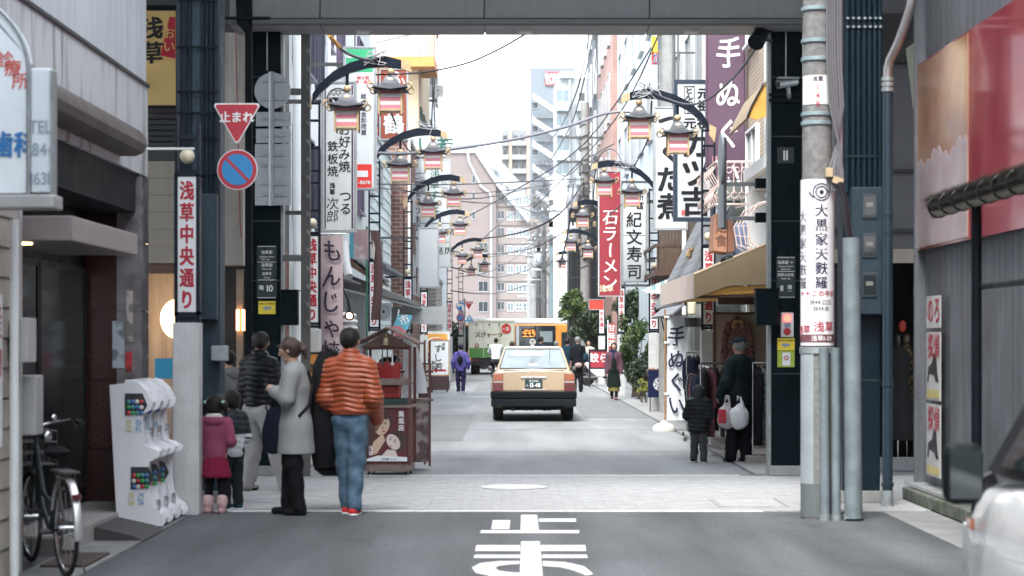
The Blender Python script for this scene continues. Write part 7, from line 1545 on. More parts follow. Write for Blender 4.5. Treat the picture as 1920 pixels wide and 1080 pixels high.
def bus(t):
 org=M('bus_orange',(.66,.26,.04),.4,var=.04,coat=.6);
 part('body',MB().box(-6.8,.0,0,2.4,.3,2.5),org,t,bev=.06);part('roof',MB().box(-6.78,-.02,.02,2.38,2.505,2.80),white,t,bev=.08)
 w=part('side_window',MB().box(-3.65,-1.42,-.03,-.001,1.25,2.40),glassd,t);w2=part('side_window',MB().box(-6.6,-3.75,-.03,-.001,1.25,2.40),glassd,t)
 part('window_bar',MB().box(-2.58,-2.5,-.045,-.031,1.25,2.4),ink,t);part('window_bar',MB().box(-3.6,-3.45,-.045,-.031,1.25,2.4),M('bar_pale',(.5,.5,.5),.5),t)
 led=part('destination_display',MB().box(-3.3,-2.5,-.06,-.032,1.75,2.25),ink,t);d=MB()
 for r in range(5):
  for c in range(15):
   if random.random()<(.75 if r not in (1,) else .25): d.box(-3.24+c*.047,-3.21+c*.047,-.066,-.061,1.8+r*.085,1.83+r*.085)
 part('led_text',d,M('led_amber',(1,.35,.05),.5,emit=1.2,var=0),led)
 dr_=part('door',MB().box(-1.2,-.25,-.02,-.001,.5,2.15),M('door_orange',(.60,.22,.03),.4),t);part('door_pane',MB().box(-1.1,-.35,-.03,-.021,1.2,2.05),glassd,dr_)
 part('pale_pane',MB().box(-2.3,-1.6,-.034,-.0315,1.5,2.1),M('glass_pale',(.25,.3,.3),.2,.3),t)  # paler glass panel over the dark side window
 for x in (-5.4,-1.0): part('wheel',MB().tube([(x,-.02,.45),(x,.3,.45)],[.45,.45],24),rubber,t,True)
at_root(bus,'bus','orange and white bus crossing behind the delivery truck and taxi','bus',(PX(1090,118),118,0))
# scooter, side on, rear wheel towards the street
def scooter(t):
 for x,nm in ((.0,'rear'),(1.22,'front')):
  w=part('wheel',MB().ring((x,0,.24),.19,.055,n=24,m=8),rubber,t,True);part('rim',MB().tube([(x,-.03,.24),(x,.03,.24)],[.14,.14],16),steelm,w);part('hub',MB().cyl((x,-.06,.24),(x,.06,.24),.05),chrome,w)
 part('rear_body',MB().prism([(-.12,.78),(.1,.50),(.35,.30),(.62,.30),(.60,.52),(.42,.74),(.0,.86)],-.13,.13),M('scooter_white',(.6,.62,.66),.3,coat=.7),t,bev=.04)
 part('seat',MB().prism([(-.16,.86),(-.10,.80),(.42,.75),(.58,.70),(.60,.78),(.36,.86),(.0,.93)],-.12,.12),blk,t,bev=.03)
 part('footboard',MB().prism([(.55,.26),(1.0,.26),(1.02,.33),(.55,.33)],-.14,.14),blk,t,bev=.02);part('leg_shield',MB().prism([(.98,.26),(1.08,.32),(1.02,.92),(.92,.92)],-.17,.17),MC['scooter_white'],t,bev=.03)
 part('front_fender',MB().ring((1.22,0,.26),.25,.05,n=14,a0=.4,a1=2.6),MC['scooter_white'],t,True);part('fork',MB().tube([(1.22,.07,.24),(1.02,.05,.9)],.02),chrome,t);part('handlebar',MB().tube([(.96,-.3,1.0),(1.0,-.1,1.02),(1.0,.1,1.02),(.96,.3,1.0)],.014),blk,t);part('headlight',MB().ball((1.07,0,.98),.08,12,8),chrome,t,True)
 part('engine',MB().box(-.05,.35,-.10,.10,.2,.42).tube([(-.2,-.13,.3),(.1,-.13,.28),(.35,-.12,.3)],.045),steelm,t,bev=.01);part('tail_light',MB().box(-.17,-.12,-.05,.05,.74,.82),MC['lamp_red_lens'],t);part('kick_stand',MB().tube([(.3,-.1,.25),(.34,-.14,.01),(.42,-.14,.0)],.012),steelm,t)
at_root(scooter,'scooter','white and black scooter parked beside the red noodle board','scooter',(PX(1101,75),75,0))
# white small van, very near at the right; it faces away from the camera, only its front left corner is in the picture
def van(t):
 vp=M('van_white',(.60,.61,.62),.3,var=.03,coat=.8)
 part('body',loft([(0,.76,.4,.95),(.1,.8,.3,1.0),(1,.82,.25,1.0),(2.6,.82,.25,.98),(3.3,.81,.28,.93),(3.65,.78,.34,.80),(3.75,.70,.4,.68)],car_body),vp,t,True,.015)
 cb=MB();lo=[(-.76,.02),(.76,.02),(.76,3.25),(-.76,3.25)];up=[(-.64,.2),(.64,.2),(.64,2.35),(-.64,2.35)]
 cb.add([(x,y,.98) for x,y in lo]+[(x,y,1.6) for x,y in up]+[(x*.88,1.3+(y-1.3)*.9,1.64) for x,y in up],[(0,1,5,4),(1,2,6,5),(2,3,7,6),(3,0,4,7),(4,5,9,8),(5,6,10,9),(6,7,11,10),(7,4,8,11),(8,9,10,11),(3,2,1,0)]);part('cabin',cb,M('van_pillar',(.006,.008,.01),.4,spec=.3),t,True,.02)
 for sx in (-1,1):
  part('side_window',MB().add([(sx*.772,.3,1.04),(sx*.772,2.85,1.04),(sx*.66,2.2,1.52),(sx*.66,.35,1.52)],[(0,1,2,3)]),glassd,t)
  m_=part('wing_mirror',MB().box(sx*.84,sx*1.02,2.85,2.97,.86,1.14),M('mirror_shell',(.005,.008,.008),.5,spec=.1),t,bev=.05);part('mirror_foot',MB().bar((sx*.78,2.95,.98),(sx*.88,2.92,.93),.04,.06),ink,m_);part('mirror_glass',MB().box(sx*.86,sx*1.0,2.838,2.848,.89,1.11),glassd,m_)
  for y in (.75,3.05): wheel(t,sx*.79,y,.29)
  part('indicator',MB().box(sx*.815,sx*.83,3.2,3.3,.72,.77),MC['lamp_orange_lens'],t)
 part('windscreen',MB().add([(-.7,3.16,1.04),(.7,3.16,1.04),(.58,2.40,1.56),(-.58,2.40,1.56)],[(0,1,2,3)]),glassd,t)
at_root(van,'parked_car','white car with a black mirror at the right edge close to us','car',(2.96,6.7,0))
# ------------------------------------------------------------------ bicycle leaning at the left
def bicycle(t):
 r=.325
 for y,nm in ((0,0),(1.08,1)):
  w=part('wheel',MB().ring((0,y,r),r-.012,.016,'x',36,8),rubber,t,True);part('rim',MB().ring((0,y,r),r-.035,.01,'x',36,6),chrome,w,True);sp_=MB()
  for i in range(18): a=2*PI*i/18;sp_.cyl((.02*(-1)**i,y,r),(0,y+math.cos(a)*(r-.035),r+math.sin(a)*(r-.035)),.0016,None,4)
  part('spokes',sp_,chrome,w);part('hub',MB().cyl((-.05,y,r),(.05,y,r),.02),chrome,w,True)
  part('mudguard',MB().tube([(0,y+math.cos(a)*(r+.025),r+math.sin(a)*(r+.025)) for a in (np.linspace(.3,3.3,18) if nm==0 else np.linspace(-.3,2.4,16))],.028,8,flat=.5),M('mudguard_pale',(.5,.5,.5),.3,.6),t,True)
 fp=M('frame_dark_grey',(.014,.02,.022),.35,coat=.3)
 part('frame',MB().tube([(0,.0,r),(0,.44,.27)],.012).tube([(0,0,r),(0,.30,.66)],.012).tube([(0,.44,.27),(0,.28,.74)],.016).tube([(0,.44,.27),(0,.72,.42),(0,.90,.78)],.02).tube([(0,.38,.45),(0,.68,.52),(0,.90,.84)],.018).tube([(0,1.08,r),(0,1.02,.52),(0,.92,.80),(0,.90,.95)],.015),fp,t,True)
 part('saddle',MB().lathe([(.02,.0),(.09,.02),(.10,.05),(.06,.08)],(0,.27,.78),16,(.85,1.35)),blk,t,True)
 part('handlebar',MB().tube([(-.28,.70,1.0),(-.24,.86,1.03),(-.1,.92,1.0),(0,.91,.97),(.1,.92,1.0),(.24,.86,1.03),(.28,.70,1.0)],.011),chrome,t,True)
 for sx in (-1,1): part('grip',MB().tube([(sx*.282,.69,1.0),(sx*.262,.79,1.015)],.018),rubber,t,True);part('brake_lever',MB().tube([(sx*.25,.84,1.02),(sx*.25,.74,.98)],.006),chrome,t)
 bk_=MB()
 for z in (.70,.78,.86,.94): bk_.tube([(-.17,1.0,z),(.17,1.0,z),(.18,1.28,z),(-.18,1.28,z),(-.17,1.0,z)],.005,5)
 for i in range(9):
  x=-.17+i*.0425;bk_.tube([(x,1.0,.94),(x,1.02,.70),(x,1.26,.70),(x,1.28,.94)],.003,4)
 part('basket',bk_,steelm,t);part('headlight',MB().ball((.09,1.0,.90),.045,12,8),chrome,t,True);part('bell',MB().ball((.12,.9,1.04),.025,8,6),chrome,t,True)
 part('rear_reflector',MB().lathe([(.03,0),(.03,.025),(.01,.03)],(0,-.30,.545),14),MC['lamp_red_lens'],t,True);part('carrier',MB().box(-.06,.06,-.15,.22,.70,.715).tube([(-.05,0,r),(-.05,-.05,.70)],.006).tube([(.05,0,r),(.05,-.05,.70)],.006),steelm,t)
 part('crank',MB().cyl((-.08,.44,.27),(.08,.44,.27),.02).bar((.08,.44,.27),(.08,.5,.12),.015,.02).bar((-.08,.44,.27),(-.08,.38,.42),.015,.02),steelm,t);part('pedal',MB().box(.08,.17,.46,.54,.11,.13).box(-.17,-.08,.34,.42,.41,.43),rubber,t)
 part('chain_guard',MB().prism([(.05,.30),(.55,.22),(.52,.36),(.05,.36)],.055,.065,'yz'),steelm,t);part('stand',MB().tube([(.03,0,r),(.12,-.06,.02)],.008),steelm,t)
at_root(bicycle,'bicycle','city bicycle with a wire basket and pale mudguards leaning by the entrance','bicycle',(-2.99,14.3,.013),math.radians(25))
dup(bpy.data.objects['bicycle'],(PX(930,75),74.6,0),0,'bicycle ridden by the person in white beside the truck')
# ------------------------------------------------------------------ capsule toy machines
def caps(t):
 wp_=M('plastic_white',(.76,.77,.80),.3,var=.03,coat=.5)
 side=[(-.50,.02),(.05,.02),(.08,.05),(.06,.12),(-.02,.16),(-.08,.22),(-.10,.62),(-.12,.72),(.02,.80) ,(-.02,.84),(-.12,.86),(-.16,.98),(-.18,1.16),(-.28,1.24),(-.36,1.26),(-.42,1.23),(-.56,1.20)]
 side=[(-.46,.02),(.02,.02),(.06,.06),(.03,.12),(-.06,.17),(-.10,.24),(-.12,.34),(-.12,.56),(-.02,.60),(0,.64),(-.06,.67),(-.16,.70),(-.18,.80),(-.19,.96),(-.10,1.0),(-.08,1.06),(-.14,1.16),(-.24,1.235),(-.32,1.25),(-.40,1.22),(-.54,1.21)]
 side=[(x*.8+.01,z) for x,z in side]
 for y in (-.012,.40): part('side_panel',MB().prism(side,y,y+.012),wp_,t,bev=.003)
 part('core',MB().prism([(x-.05 if x>-.3 else x+.02,z) for x,z in side],.001,.399),M('plastic_white2',(.66,.67,.70),.35),t)
 for k,z in enumerate((.40,1.02)):
  cw=part('capsule_window',MB().prism([(-.24,z-.07),(-.09,z-.05),(-.05,z+.02),(-.09,z+.12),(-.24,z+.12)] if k==0 else [(-.29,z-.07),(-.14,z-.05),(-.10,z+.02),(-.14,z+.12),(-.29,z+.12)],-.02,-.013),M('dome_clear',(.05,.055,.06),.1,spec=1),t)
  for i in range(12):
   part('capsule',MB().ball((-.105-k*.045-(i % 4)*.036,-.026,z-.045+(i//4)*.047),.019,10,8,(1,.4,1)),M(['cap_green','cap_red','cap_white','cap_blue','cap_teal'][(i+k*3) % 5],[(.03,.3,.08),(.45,.04,.06),(.6,.6,.55),(.05,.15,.4),(.05,.25,.25)][(i+k*3) % 5],.3),cw,True)
  for j in range(2): part('price_card',MB().box(-.26+j*.08-k*.02,-.21+j*.08-k*.02,-.018,-.013,z-.2,z-.1),mix_mat('card_print%d' % j,[(.55,.5,.2),(.2,.35,.55)][j],(.6,.6,.6),30,.5),t)
  part('dial',MB().tube([(-.055-k*.06,.2,z-.22),(-.03-k*.06,.2,z-.22)],[.05,.05],18),chrome,t)
 for y in (.04,.36): part('castor',MB().cyl((-.02,y,.022),(-.02,y+.03,.022),.022),rubber,t)
for i in range(3):
 o_=at_root(caps,'capsule_machine',['white capsule toy machine tower, nearest of the three beside the concrete pillar','white capsule toy machine tower in the middle of the three','white capsule toy machine tower, farthest of the three beside the concrete pillar'][i],'toy machine',(-2.97,17.98+.412*i,.013)) if i==0 else dup(o_,(-2.97,17.98+.412*i,.013),0,['','white capsule toy machine tower in the middle of the three','white capsule toy machine tower, farthest of the three beside the pillar'][i])
 o_['group']='capsule toy machines'
# ------------------------------------------------------------------ street cart with gabled roof and poster
rw_=M('red_wood',(.11,.035,.03),.6,var=.35,vs=6,bump=.2);gw_=M('grey_wood',(.17,.13,.11),.75,var=.35,vs=8,bump=.3)
def cart(t,poster=True):
 W,Dp=.27,.30
 part('base_frame',MB().box(-W,W,-Dp,Dp,.05,.13),gw_,t,bev=.005);part('base_box',MB().box(-W+.012,W-.012,-Dp+.012,Dp-.012,.131,.80),rw_,t)
 for sx in (-1,1):
  for sy in (-1,1):
   part('castor',MB().cyl((sx*(W-.05)-.012,sy*(Dp-.05),.025),(sx*(W-.05)+.012,sy*(Dp-.05),.025),.025),rubber,t);part('corner_post',MB().box(sx*W-.015,sx*W+.015,sy*Dp-.015,sy*Dp+.015,.131,1.52),rw_,t)
 part('counter',MB().box(-W-.03,W+.03,-Dp-.03,Dp+.03,.801,.835),gw_,t,bev=.005);part('shelf',MB().box(-W+.02,W-.02,-Dp+.02,Dp-.02,1.07,1.09),gw_,t);part('rail',MB().box(-W,W,-Dp-.02,-Dp+.01,1.07,1.15),gw_,t,bev=.006)
 part('rail',MB().box(-W,W,-Dp-.016,-Dp+.012,1.49,1.53),rw_,t)
 part('tray',MB().box(-W+.04,W-.04,-Dp+.02,Dp-.1,.837,.91),M('tray_green',(.01,.03,.03),.5),t)
 part('gable',MB().prism([(-.31,1.52),(.31,1.52),(0,1.70)],-Dp-.07,-Dp-.05),M('gable_wood',(.07,.035,.03),.7,var=.3),t)
 sh=MB();me=None
 for s_ in (-1,1):
  for r in range(5):
   for c in range(7):
    x0,x1=.0+r*.072,.0+r*.072+.09;z0=1.745-x0*.52;z1=1.745-x1*.52;y=-.42+c*.12
    part('shingle',MB().prism([(s_*x0,z0+.012),(s_*x1,z1+.018),(s_*x1,z1+.004),(s_*x0,z0-.004)],y+.003,y+.117+random.uniform(-.004,.004)),M('shingle_%d' % (c % 2),[(.15,.09,.07),(.10,.055,.045)][c % 2],.8,var=.4,vs=12,bump=.3),t)
 part('bell',MB().lathe([(.055,0),(.045,.02),(.035,.06),(.03,.09),(.012,.105),(.008,.14)],(0,-Dp-.1,1.54),14),M('bell_brass',(.2,.17,.1),.4,.7),t,True)
 part('red_basket',MB().lathe([(.13,0),(.16,.22),(.17,.25),(.155,.25)],(-.02,0,1.091),18),M('basket_red',(.42,.03,.03),.5),t,True);part('basket_goods',MB().ball((-.02,0,1.33),.12,12,8,(1,1,.6)).ball((.06,-.02,1.36),.06,8,6),blk,t,True)
 part('red_box',MB().box(-.16,.12,-.1,.2,.912,1.06),M('basket_red',(0,)*3),t,bev=.01)
 for i in range(5): part('hanging_charm',MB().cyl((-.12+i*.06,-Dp+.03,1.49),(-.12+i*.06,-Dp+.03,1.36-.03*(i % 2)),.008).ball((-.12+i*.06,-Dp+.03,1.35-.03*(i % 2)),.022,8,6),[white,steelm,wood][i % 3],t,True)
 if poster:
  y=-Dp-.006;p=part('poster',MB().box(-W+.03,W-.03,y,y+.015,.17,.785),M('poster_maroon',(.10,.012,.02),.4,var=.1),t);q=[]
  def flat(name,pts,m,d): part(name,MB().prism(pts,y-.001-d*.0012-.0008,y-.001-d*.0012),m,p)
  def oval(cx,cz,rx,rz,rot=0,n=22): return [(cx+rx*math.cos(a)*math.cos(rot)-rz*math.sin(a)*math.sin(rot),cz+rx*math.cos(a)*math.sin(rot)+rz*math.sin(a)*math.cos(rot)) for a in np.linspace(0,2*PI,n,endpoint=False)]
  fs1=M('print_tan',(.55,.40,.29),.5,var=.05);fs2=M('print_cream',(.62,.54,.50),.5,var=.05);hr=M('print_umber',(.05,.02,.018),.5)
  flat('dark_print',[(-.24,.785),(-.02,.785),(-.16,.45),(-.24,.2)],hr,1)
  flat('hair_print',oval(-.06,.66,.13,.12,-.3),hr,2);flat('face_print',oval(-.055,.59,.082,.115,-.35),fs1,3);flat('neck_print',[(-.16,.4),(-.05,.5),(-.02,.42),(-.12,.26),(-.2,.24)],fs1,2.5)
  flat('fringe_print',[(-.15,.68),(-.08,.72),(.03,.72),(.0,.66),(-.05,.67),(-.09,.62)],hr,4)
  flat('hair_print',oval(.13,.42,.11,.13,.5),hr,4.5);flat('face_print',oval(.075,.40,.072,.10,.6),fs2,5.5);flat('collar_print',[(-.1,.19),(.14,.19),(.10,.30),(.0,.31)],fs2,5)
  for (cx,cz,r_) in ((-.085,.60,-.3),(-.02,.615,-.3),(.045,.43,.6),(.095,.40,.6)): flat('eye_print',oval(cx,cz,.017,.006,r_,10),ink,7);flat('brow_print',oval(cx-.005,cz+.02,.022,.004,r_+.1,8),ink,7)
  flat('lip_print',oval(-.04,.525,.02,.008,-.3,10),redink,7);flat('lip_print',oval(.045,.35,.014,.008,.6,10),redink,7);flat('nose_print',oval(-.048,.57,.005,.02,-.3,8),wood,7)
  flat('caption_strip',[(-W+.03,.172),(W-.03,.172),(W-.03,.22),(-.1,.24),(-W+.03,.2)],signw,8)
  lettering(p,'鳳凰座',(.17,y-.012,.77),.075,whiteink,True,bold=1);lettering(p,'浅草',(-.19,y-.012,.36),.06,whiteink,True,bold=1);lettering(p,'営業時間' if 0 else '出口駅 4・15',(.02,y-.013,.195),.03,indigo,bold=1)
at_root(cart,'street_cart','small wooden street cart with a shingled gable roof and a theatre poster','cart',(PX(731,25.5),25.5,0),math.radians(-3))
def cart2(t):
 for sx in (-1,1):
  for sy in (-1,1): part('corner_post',MB().box(sx*.2-.012,sx*.2+.012,sy*.2-.012,sy*.2+.012,.05,1.6),rw_,t)
 part('base_box',MB().box(-.19,.19,-.19,.19,.1,.85),mix_mat('board_print_and_reflection',(.35,.30,.28),(.12,.08,.08),7),t);part('counter',MB().box(-.24,.24,-.24,.24,.851,.88),gw_,t);part('top_rail',MB().box(-.24,.24,-.24,.24,1.2,1.23),rw_,t)
 part('hanging_cloth',MB().lathe([(.16,0),(.14,.2),(.06,.5),(.02,.6)],(0,-.26,.95),14,(1,.3)),M('cloth_white2',(.55,.56,.58),.8,bump=.4,bs=12),t,True)
at_root(cart2,'display_stand','narrow reddish display stand with a white cloth right behind the cart','stand',(PX(771,26.4),26.4,0),.2)
# stand signs on the left side
def stand(label,px0,px1,py0,py1,D,basepy,m=None,frame=None,lines=(),name='stand_sign',arrow=False,photo=False):
 k=F/D;x0,x1=PX(px0,D),PX(px1,D);z1,z0=PZ(py0,D),PZ(py1,D);t=thing(name,label,'stand sign',((x0+x1)/2,D,0))
 part('board',MB().box(x0,x1,D,D+.12,z0,z1),m or signw,t,bev=.01);fm=frame or woodl
 part('frame',MB().box(x0-.03,x0-.001,D-.012,D+.13,z0-.03,z1+.03).box(x1+.001,x1+.03,D-.012,D+.13,z0-.03,z1+.03).box(x0,x1,D-.012,D+.13,z1+.001,z1+.03).box(x0,x1,D-.012,D+.13,z0-.03,z0-.001),fm,t)
 part('base',MB().box(x0-.02,x1+.02,D-.1,D+.25,.08,z0-.031),M('base_maroon',(.05,.025,.03),.6),t,bev=.01)
 for x in (x0+.05,x1-.05): part('castor',MB().cyl((x-.02,D-.05,.04),(x+.02,D-.05,.04),.04),rubber,t)
 for s_,px,py,sz,mm,vert in lines: lettering(t,s_,(PX(px,D),D-.006,PZ(py,D)),sz,mm,vert,bold=1,warp=.03)
 if arrow: part('arrow',MB().prism([(x0+.08,z0+.14),(x0+.2,z0+.22),(x0+.2,z0+.17),(x1-.08,z0+.17),(x1-.08,z0+.11),(x0+.2,z0+.11),(x0+.2,z0+.06)],D-.006,D-.001),redink,t)
 if photo:
  part('orange_print',MB().box(x0+.05,x1-.05,D-.006,D-.001,z1-.62,z1-.06),orange,t);part('plate_print',MB().ball(((x0+x1)/2,D-.01,z1-.30),.26,14,8,(1,.02,.5)),whiteink,t);part('fish_print',MB().ball(((x0+x1)/2+.04,D-.02,z1-.26),.22,12,8,(1,.02,.3)).ball(((x0+x1)/2-.15,D-.02,z1-.36),.12,12,8,(1,.02,.4)),M('print_salmon',(.6,.2,.12),.5),t)
  part('black_print',MB().box(x0+.08,x0+.30,D-.006,D-.001,z1-1.2,z1-.66),ink,t);part('rice_print',MB().ball((x0+.19,D-.01,z1-.8),.07,8,6,(1,.05,.7)).ball((x0+.19,D-.01,z1-1.03),.07,8,6,(1,.05,.7)),MC['print_salmon'],t)
 return t
stand('large white menu stand with a sushi photograph beside the lamp post',792,842,622,712,68,735,photo=True,frame=M('frame_white',(.6,.62,.62),.4))
stand('white sushi stand sign with brush characters and a red arrow',807,841,639,703,65.5,734,lines=(('すし若',822,645,.26,ink,True),('浅草',831,642,.12,ink,True),('駅前',813,676,.14,ink,True)),arrow=True)
stand('small black framed stand sign with a cream panel beside the cart',786,806,683,726,54,752,m=M('panel_cream',(.6,.52,.42),.5),frame=blk,lines=(('久',797,700,.2,ink,True),) if '久' in CH else (('次',797,700,.2,ink,True),))
ob=thing('orange_board','orange yellow menu board glimpsed between the grey coat and rust jacket','sign board',(PX(605,29),29,0));part('board',MB().box(PX(582,29),PX(632,29),29,29.05,PZ(730,29),PZ(664,29)),M('board_orange',(.72,.30,.05),.5),ob);part('legs',MB().box(PX(586,29),PX(590,29),29,29.04,0,PZ(730,29)).box(PX(624,29),PX(628,29),29,29.04,0,PZ(730,29)),wood,ob)
lettering(ob,'営業中',(PX(606,29),28.99,PZ(690,29)),.12,ink,bold=2);part('dark_rim',MB().box(PX(580,29),PX(634,29),28.99,29.06,PZ(664,29),PZ(660,29)),ink,ob)
wl_=thing('paper_lantern','white paper lantern hanging under the grey awning','lantern',(PX(652,34),34,PZ(625,34)));part('shade',MB().lathe([(.06,0)]+[(.12+.02*math.sin(i*1.57)+.03*math.sin(i/14*PI),.02+i*.025) for i in range(15)]+[(.06,.40)],(PX(652,34),34,PZ(632,34)),18),M('paper_white',(.55,.55,.55),.7),wl_,True);part('cord',MB().cyl((PX(652,34),34,PZ(586,34)),(PX(652,34),34,PZ(565,34)),.006),ink,wl_)
fl_=thing('flood_lamp','lit round lamp on an arm under the grey awning','lamp',(PX(655,33),33,PZ(600,33)));part('housing',MB().tube([(PX(655,33),33,PZ(592,33)),(PX(657,33),33.12,PZ(590,33))],[.075,.05],18),black,fl_,True);part('lamp_face',MB().tube([(PX(654.5,33),32.985,PZ(592.5,33)),(PX(655,33),32.998,PZ(592,33))],[.045,.05],16),M('lamp_glow',(1,.45,.3),.3,emit=3.5,var=0),fl_,True);part('arm',MB().tube([(PX(657,33),33.1,PZ(590,33)),(PX(650,33),33.2,PZ(560,33)),(PX(640,33),33.3,PZ(540,33))],.015),black,fl_)
# ------------------------------------------------------------------ banners, racks and clothes on the right
D=F/107;tb_=cloth('white vertical cloth banner with four navy brush kana beside the child',1251,1290,592,788,D,M('cloth_banner_white',(.66,.68,.71),.8,var=.03),.02,pole=False)
lettering(tb_,'手ぬぐい',(PX(1269,D),D-.045,PZ(608,D)),.36,indigo,True,bold=1,pitch=1.13,warp=.05,sx=.85)
part('pole',MB().cyl((PX(1247,D),D,.1),(PX(1247,D),D,PZ(580,D)),.016),M('pole_cane',(.32,.18,.09),.5),tb_,True);part('crossbar',MB().cyl((PX(1246,D),D,PZ(590,D)),(PX(1288,D),D,PZ(591,D)),.008),M('pole_cane',(0,)*3),tb_)
for py in (592,640,736): part('loop',MB().box(PX(1245,D),PX(1255,D),D-.02,D+.01,PZ(py+4,D),PZ(py,D)),signw,tb_)
part('water_base',MB().lathe([(.20,0),(.205,.03),(.19,.09),(.14,.13),(.06,.16),(.03,.2)],(PX(1245,D),D,0),24,(1,.8)),M('base_plastic',(.55,.54,.52),.5),tb_,True)
D=47.5;tbl=thing('market_table','folding table draped with navy cloth bearing a round white emblem','table',(PX(1235,D),D,0))
for px in (1219,1250): part('leg',MB().bar((PX(px,D),D,0),(PX(px,D),D,.9),.03,.03),steelm,tbl)
part('table_top',MB().box(PX(1214,D),PX(1256,D),D-.02,D+.6,.92,.95),wood,tbl);part('navy_cloth',MB().box(PX(1215,D),PX(1255,D),D-.035,D-.022,PZ(745,D),PZ(694,D)),cm('navycloth',(.01,.015,.05)),tbl);part('emblem',disc(MB(),(PX(1237,D),PZ(720,D)),.15,D-.04,D-.037,24),mix_mat('crest_print',(.6,.6,.6),(.05,.05,.12),22,.6),tbl)
for i in range(4): single('folded_cloth',MB().box(PX(1218+i*9,D),PX(1226+i*9,D),D+.02,D+.3,.951,.99+.02*(i % 2)),cm('fold%d' % i,[(.5,.3,.25),(.5,.5,.5),(.3,.1,.1),(.05,.1,.3)][i]),['pale red folded cloth at the street end of the market table','white folded cloth, second along the market table','dark red folded cloth, third along the market table','blue folded cloth at the wall end of the market table'][i],'cloth','folded cloths on the market table',bev=.008)
def rack(label,x0,y0,x1,y1,z=1.25):
 t=thing('clothes_rack',label,'clothes rack',((x0+x1)/2,(y0+y1)/2,0));d=Vector((x1-x0,y1-y0,0)).normalized();n=Vector((-d.y,d.x,0))
 part('top_rail',MB().cyl((x0,y0,z),(x1,y1,z),.014),chrome,t,True)
 for x,y in ((x0,y0),(x1,y1)):
  part('upright',MB().cyl((x,y,.1),(x,y,z),.014),chrome,t,True);part('foot',MB().cyl(Vector((x,y,.1))-n*.22,Vector((x,y,.1))+n*.22,.013),chrome,t,True)
  for s_ in (-1,1): c_=Vector((x,y,.04))+n*.22*s_;part('castor',MB().tube([c_-d*.012,c_+d*.012],[.035,.035],12),steelm,t,True)
 return t,d
pr=[('black',cm('g_black',(.008,.008,.01))),('maroon patterned',mix_mat('g_maroon',(.12,.02,.035),(.015,.008,.012),40,.8)),('grey speckled',mix_mat('g_speck',(.18,.18,.19),(.01,.01,.012),55,.8,.48,.56)),('dark navy',cm('g_navy',(.012,.018,.04))),('brown floral',mix_mat('g_floral',(.22,.10,.08),(.015,.012,.012),30,.8,.5,.6)),('charcoal',cm('g_char',(.025,.027,.03)))]
ordn=['first','second','third','fourth','fifth','sixth','seventh','eighth','ninth','tenth','eleventh','twelfth','thirteenth','fourteenth','fifteenth','sixteenth']
GME={}
def hang(rk,d,x0,y0,x1,y1,n,zr,ln,where,seq):
 L=math.hypot(x1-x0,y1-y0);a=math.atan2(d.y,d.x)
 for i in range(n):
  cn_,mt=pr[seq[i % len(seq)]];f=(i+.6)/(n+.2);l=ln*random.choice((.85,1,1.1));key=(cn_,round(l,2))
  if key not in GME:
   g=MB();g.lathe([(.15,-l),(.16,-l*.9),(.145,-l*.6),(.165,-l*.35),(.20,-.12),(.19,-.09),(.08,-.05),(.04,-.03)],(0,0,0),14,(.20,1.05))
   for s_ in (-1,1): g.tube([(0,s_*.19,-.11),(0,s_*.215,-.3),(0,s_*.20,-.58)],[.035,.04,.03],8)
   hk=MB().tube([(0,-.17,-.07),(0,0,-.02),(0,.17,-.07)],.006,5).tube([(0,0,-.02),(0,0,.0),(0,.02,.02),(0,0,.035),(0,-.015,.025)],.004,5);GME[key]=(g.mesh('garment_body',mt,True),hk.mesh('hanger',blk))
  t=thing('hanging_garment',f'{cn_} garment, {ordn[i]} from the left on the {where}','garment',(x0+(x1-x0)*f,y0+(y1-y0)*f,zr-.03),a+random.uniform(-.25,.25),'garments hanging on the racks');shared('garment_body',GME[key][0],t);shared('hanger',GME[key][1],t)
rk,d=rack('chrome clothes rack running across behind the old person',2.62,29.6,3.75,29.75,1.28);hang(rk,d,2.62,29.6,3.75,29.75,13,1.28,.9,'rack behind the old person',[0,1,0,5,0,2,4,2,0,5,2,0,3])
rk,d=rack('chrome clothes rack running back along the shop front',2.85,30.6,2.95,33.6,1.2);hang(rk,d,2.85,30.6,2.95,33.6,10,1.2,.75,'rack along the shop front',[3,3,0,3,1,0,3,2,0,5])
rk,d=rack('short clothes rack close behind the number eleven column',3.15,27.9,3.7,27.95,1.3);hang(rk,d,3.15,27.9,3.7,27.95,6,1.3,.95,'rack behind the column',[0,2,5,2,0,4])
rk,d=rack('low rack of dark cloths right of the white kana banner',2.9,35.4,3.42,35.5,1.4);hang(rk,d,2.9,35.4,3.42,35.5,7,1.4,.75,'rack beside the kana banner',[3,3,0,3,3,5,3])
single('shop_platform',MB().box(3.05,3.95,27.6,34,0,.1),M('platform_stone',(.3,.28,.26),.8),'pale stone platform under the clothes racks','platform',bev=.01)
D=31.2;fd=thing('display_board','wood framed beige display board with a sweater on a hanger','display board',(PX(1380,D),D,1.2))
part('panel',MB().box(PX(1342,D),3.9,D+.02,D+.05,PZ(700,D),PZ(590,D)),M('panel_beige',(.36,.29,.22),.7),fd);part('frame',MB().box(PX(1337,D),PX(1342,D),D,D+.06,PZ(700,D),PZ(585,D)).box(PX(1342,D)+.001,3.9,D,D+.06,PZ(589.9,D),PZ(585,D)),wood,fd)
sw=thing('sweater','dark patterned sweater with a tan collar hung on the display board','sweater',(PX(1382,D),D-.08,1.2));s=SDF();
s.chain([v3(0,0,.66),v3(0,0,.20),v3(0,0,-.02)],[.10,.15,.16],.03,.3);s.cap(v3(-.13,0,.62),v3(.13,0,.62),.05,None,.03,.5)
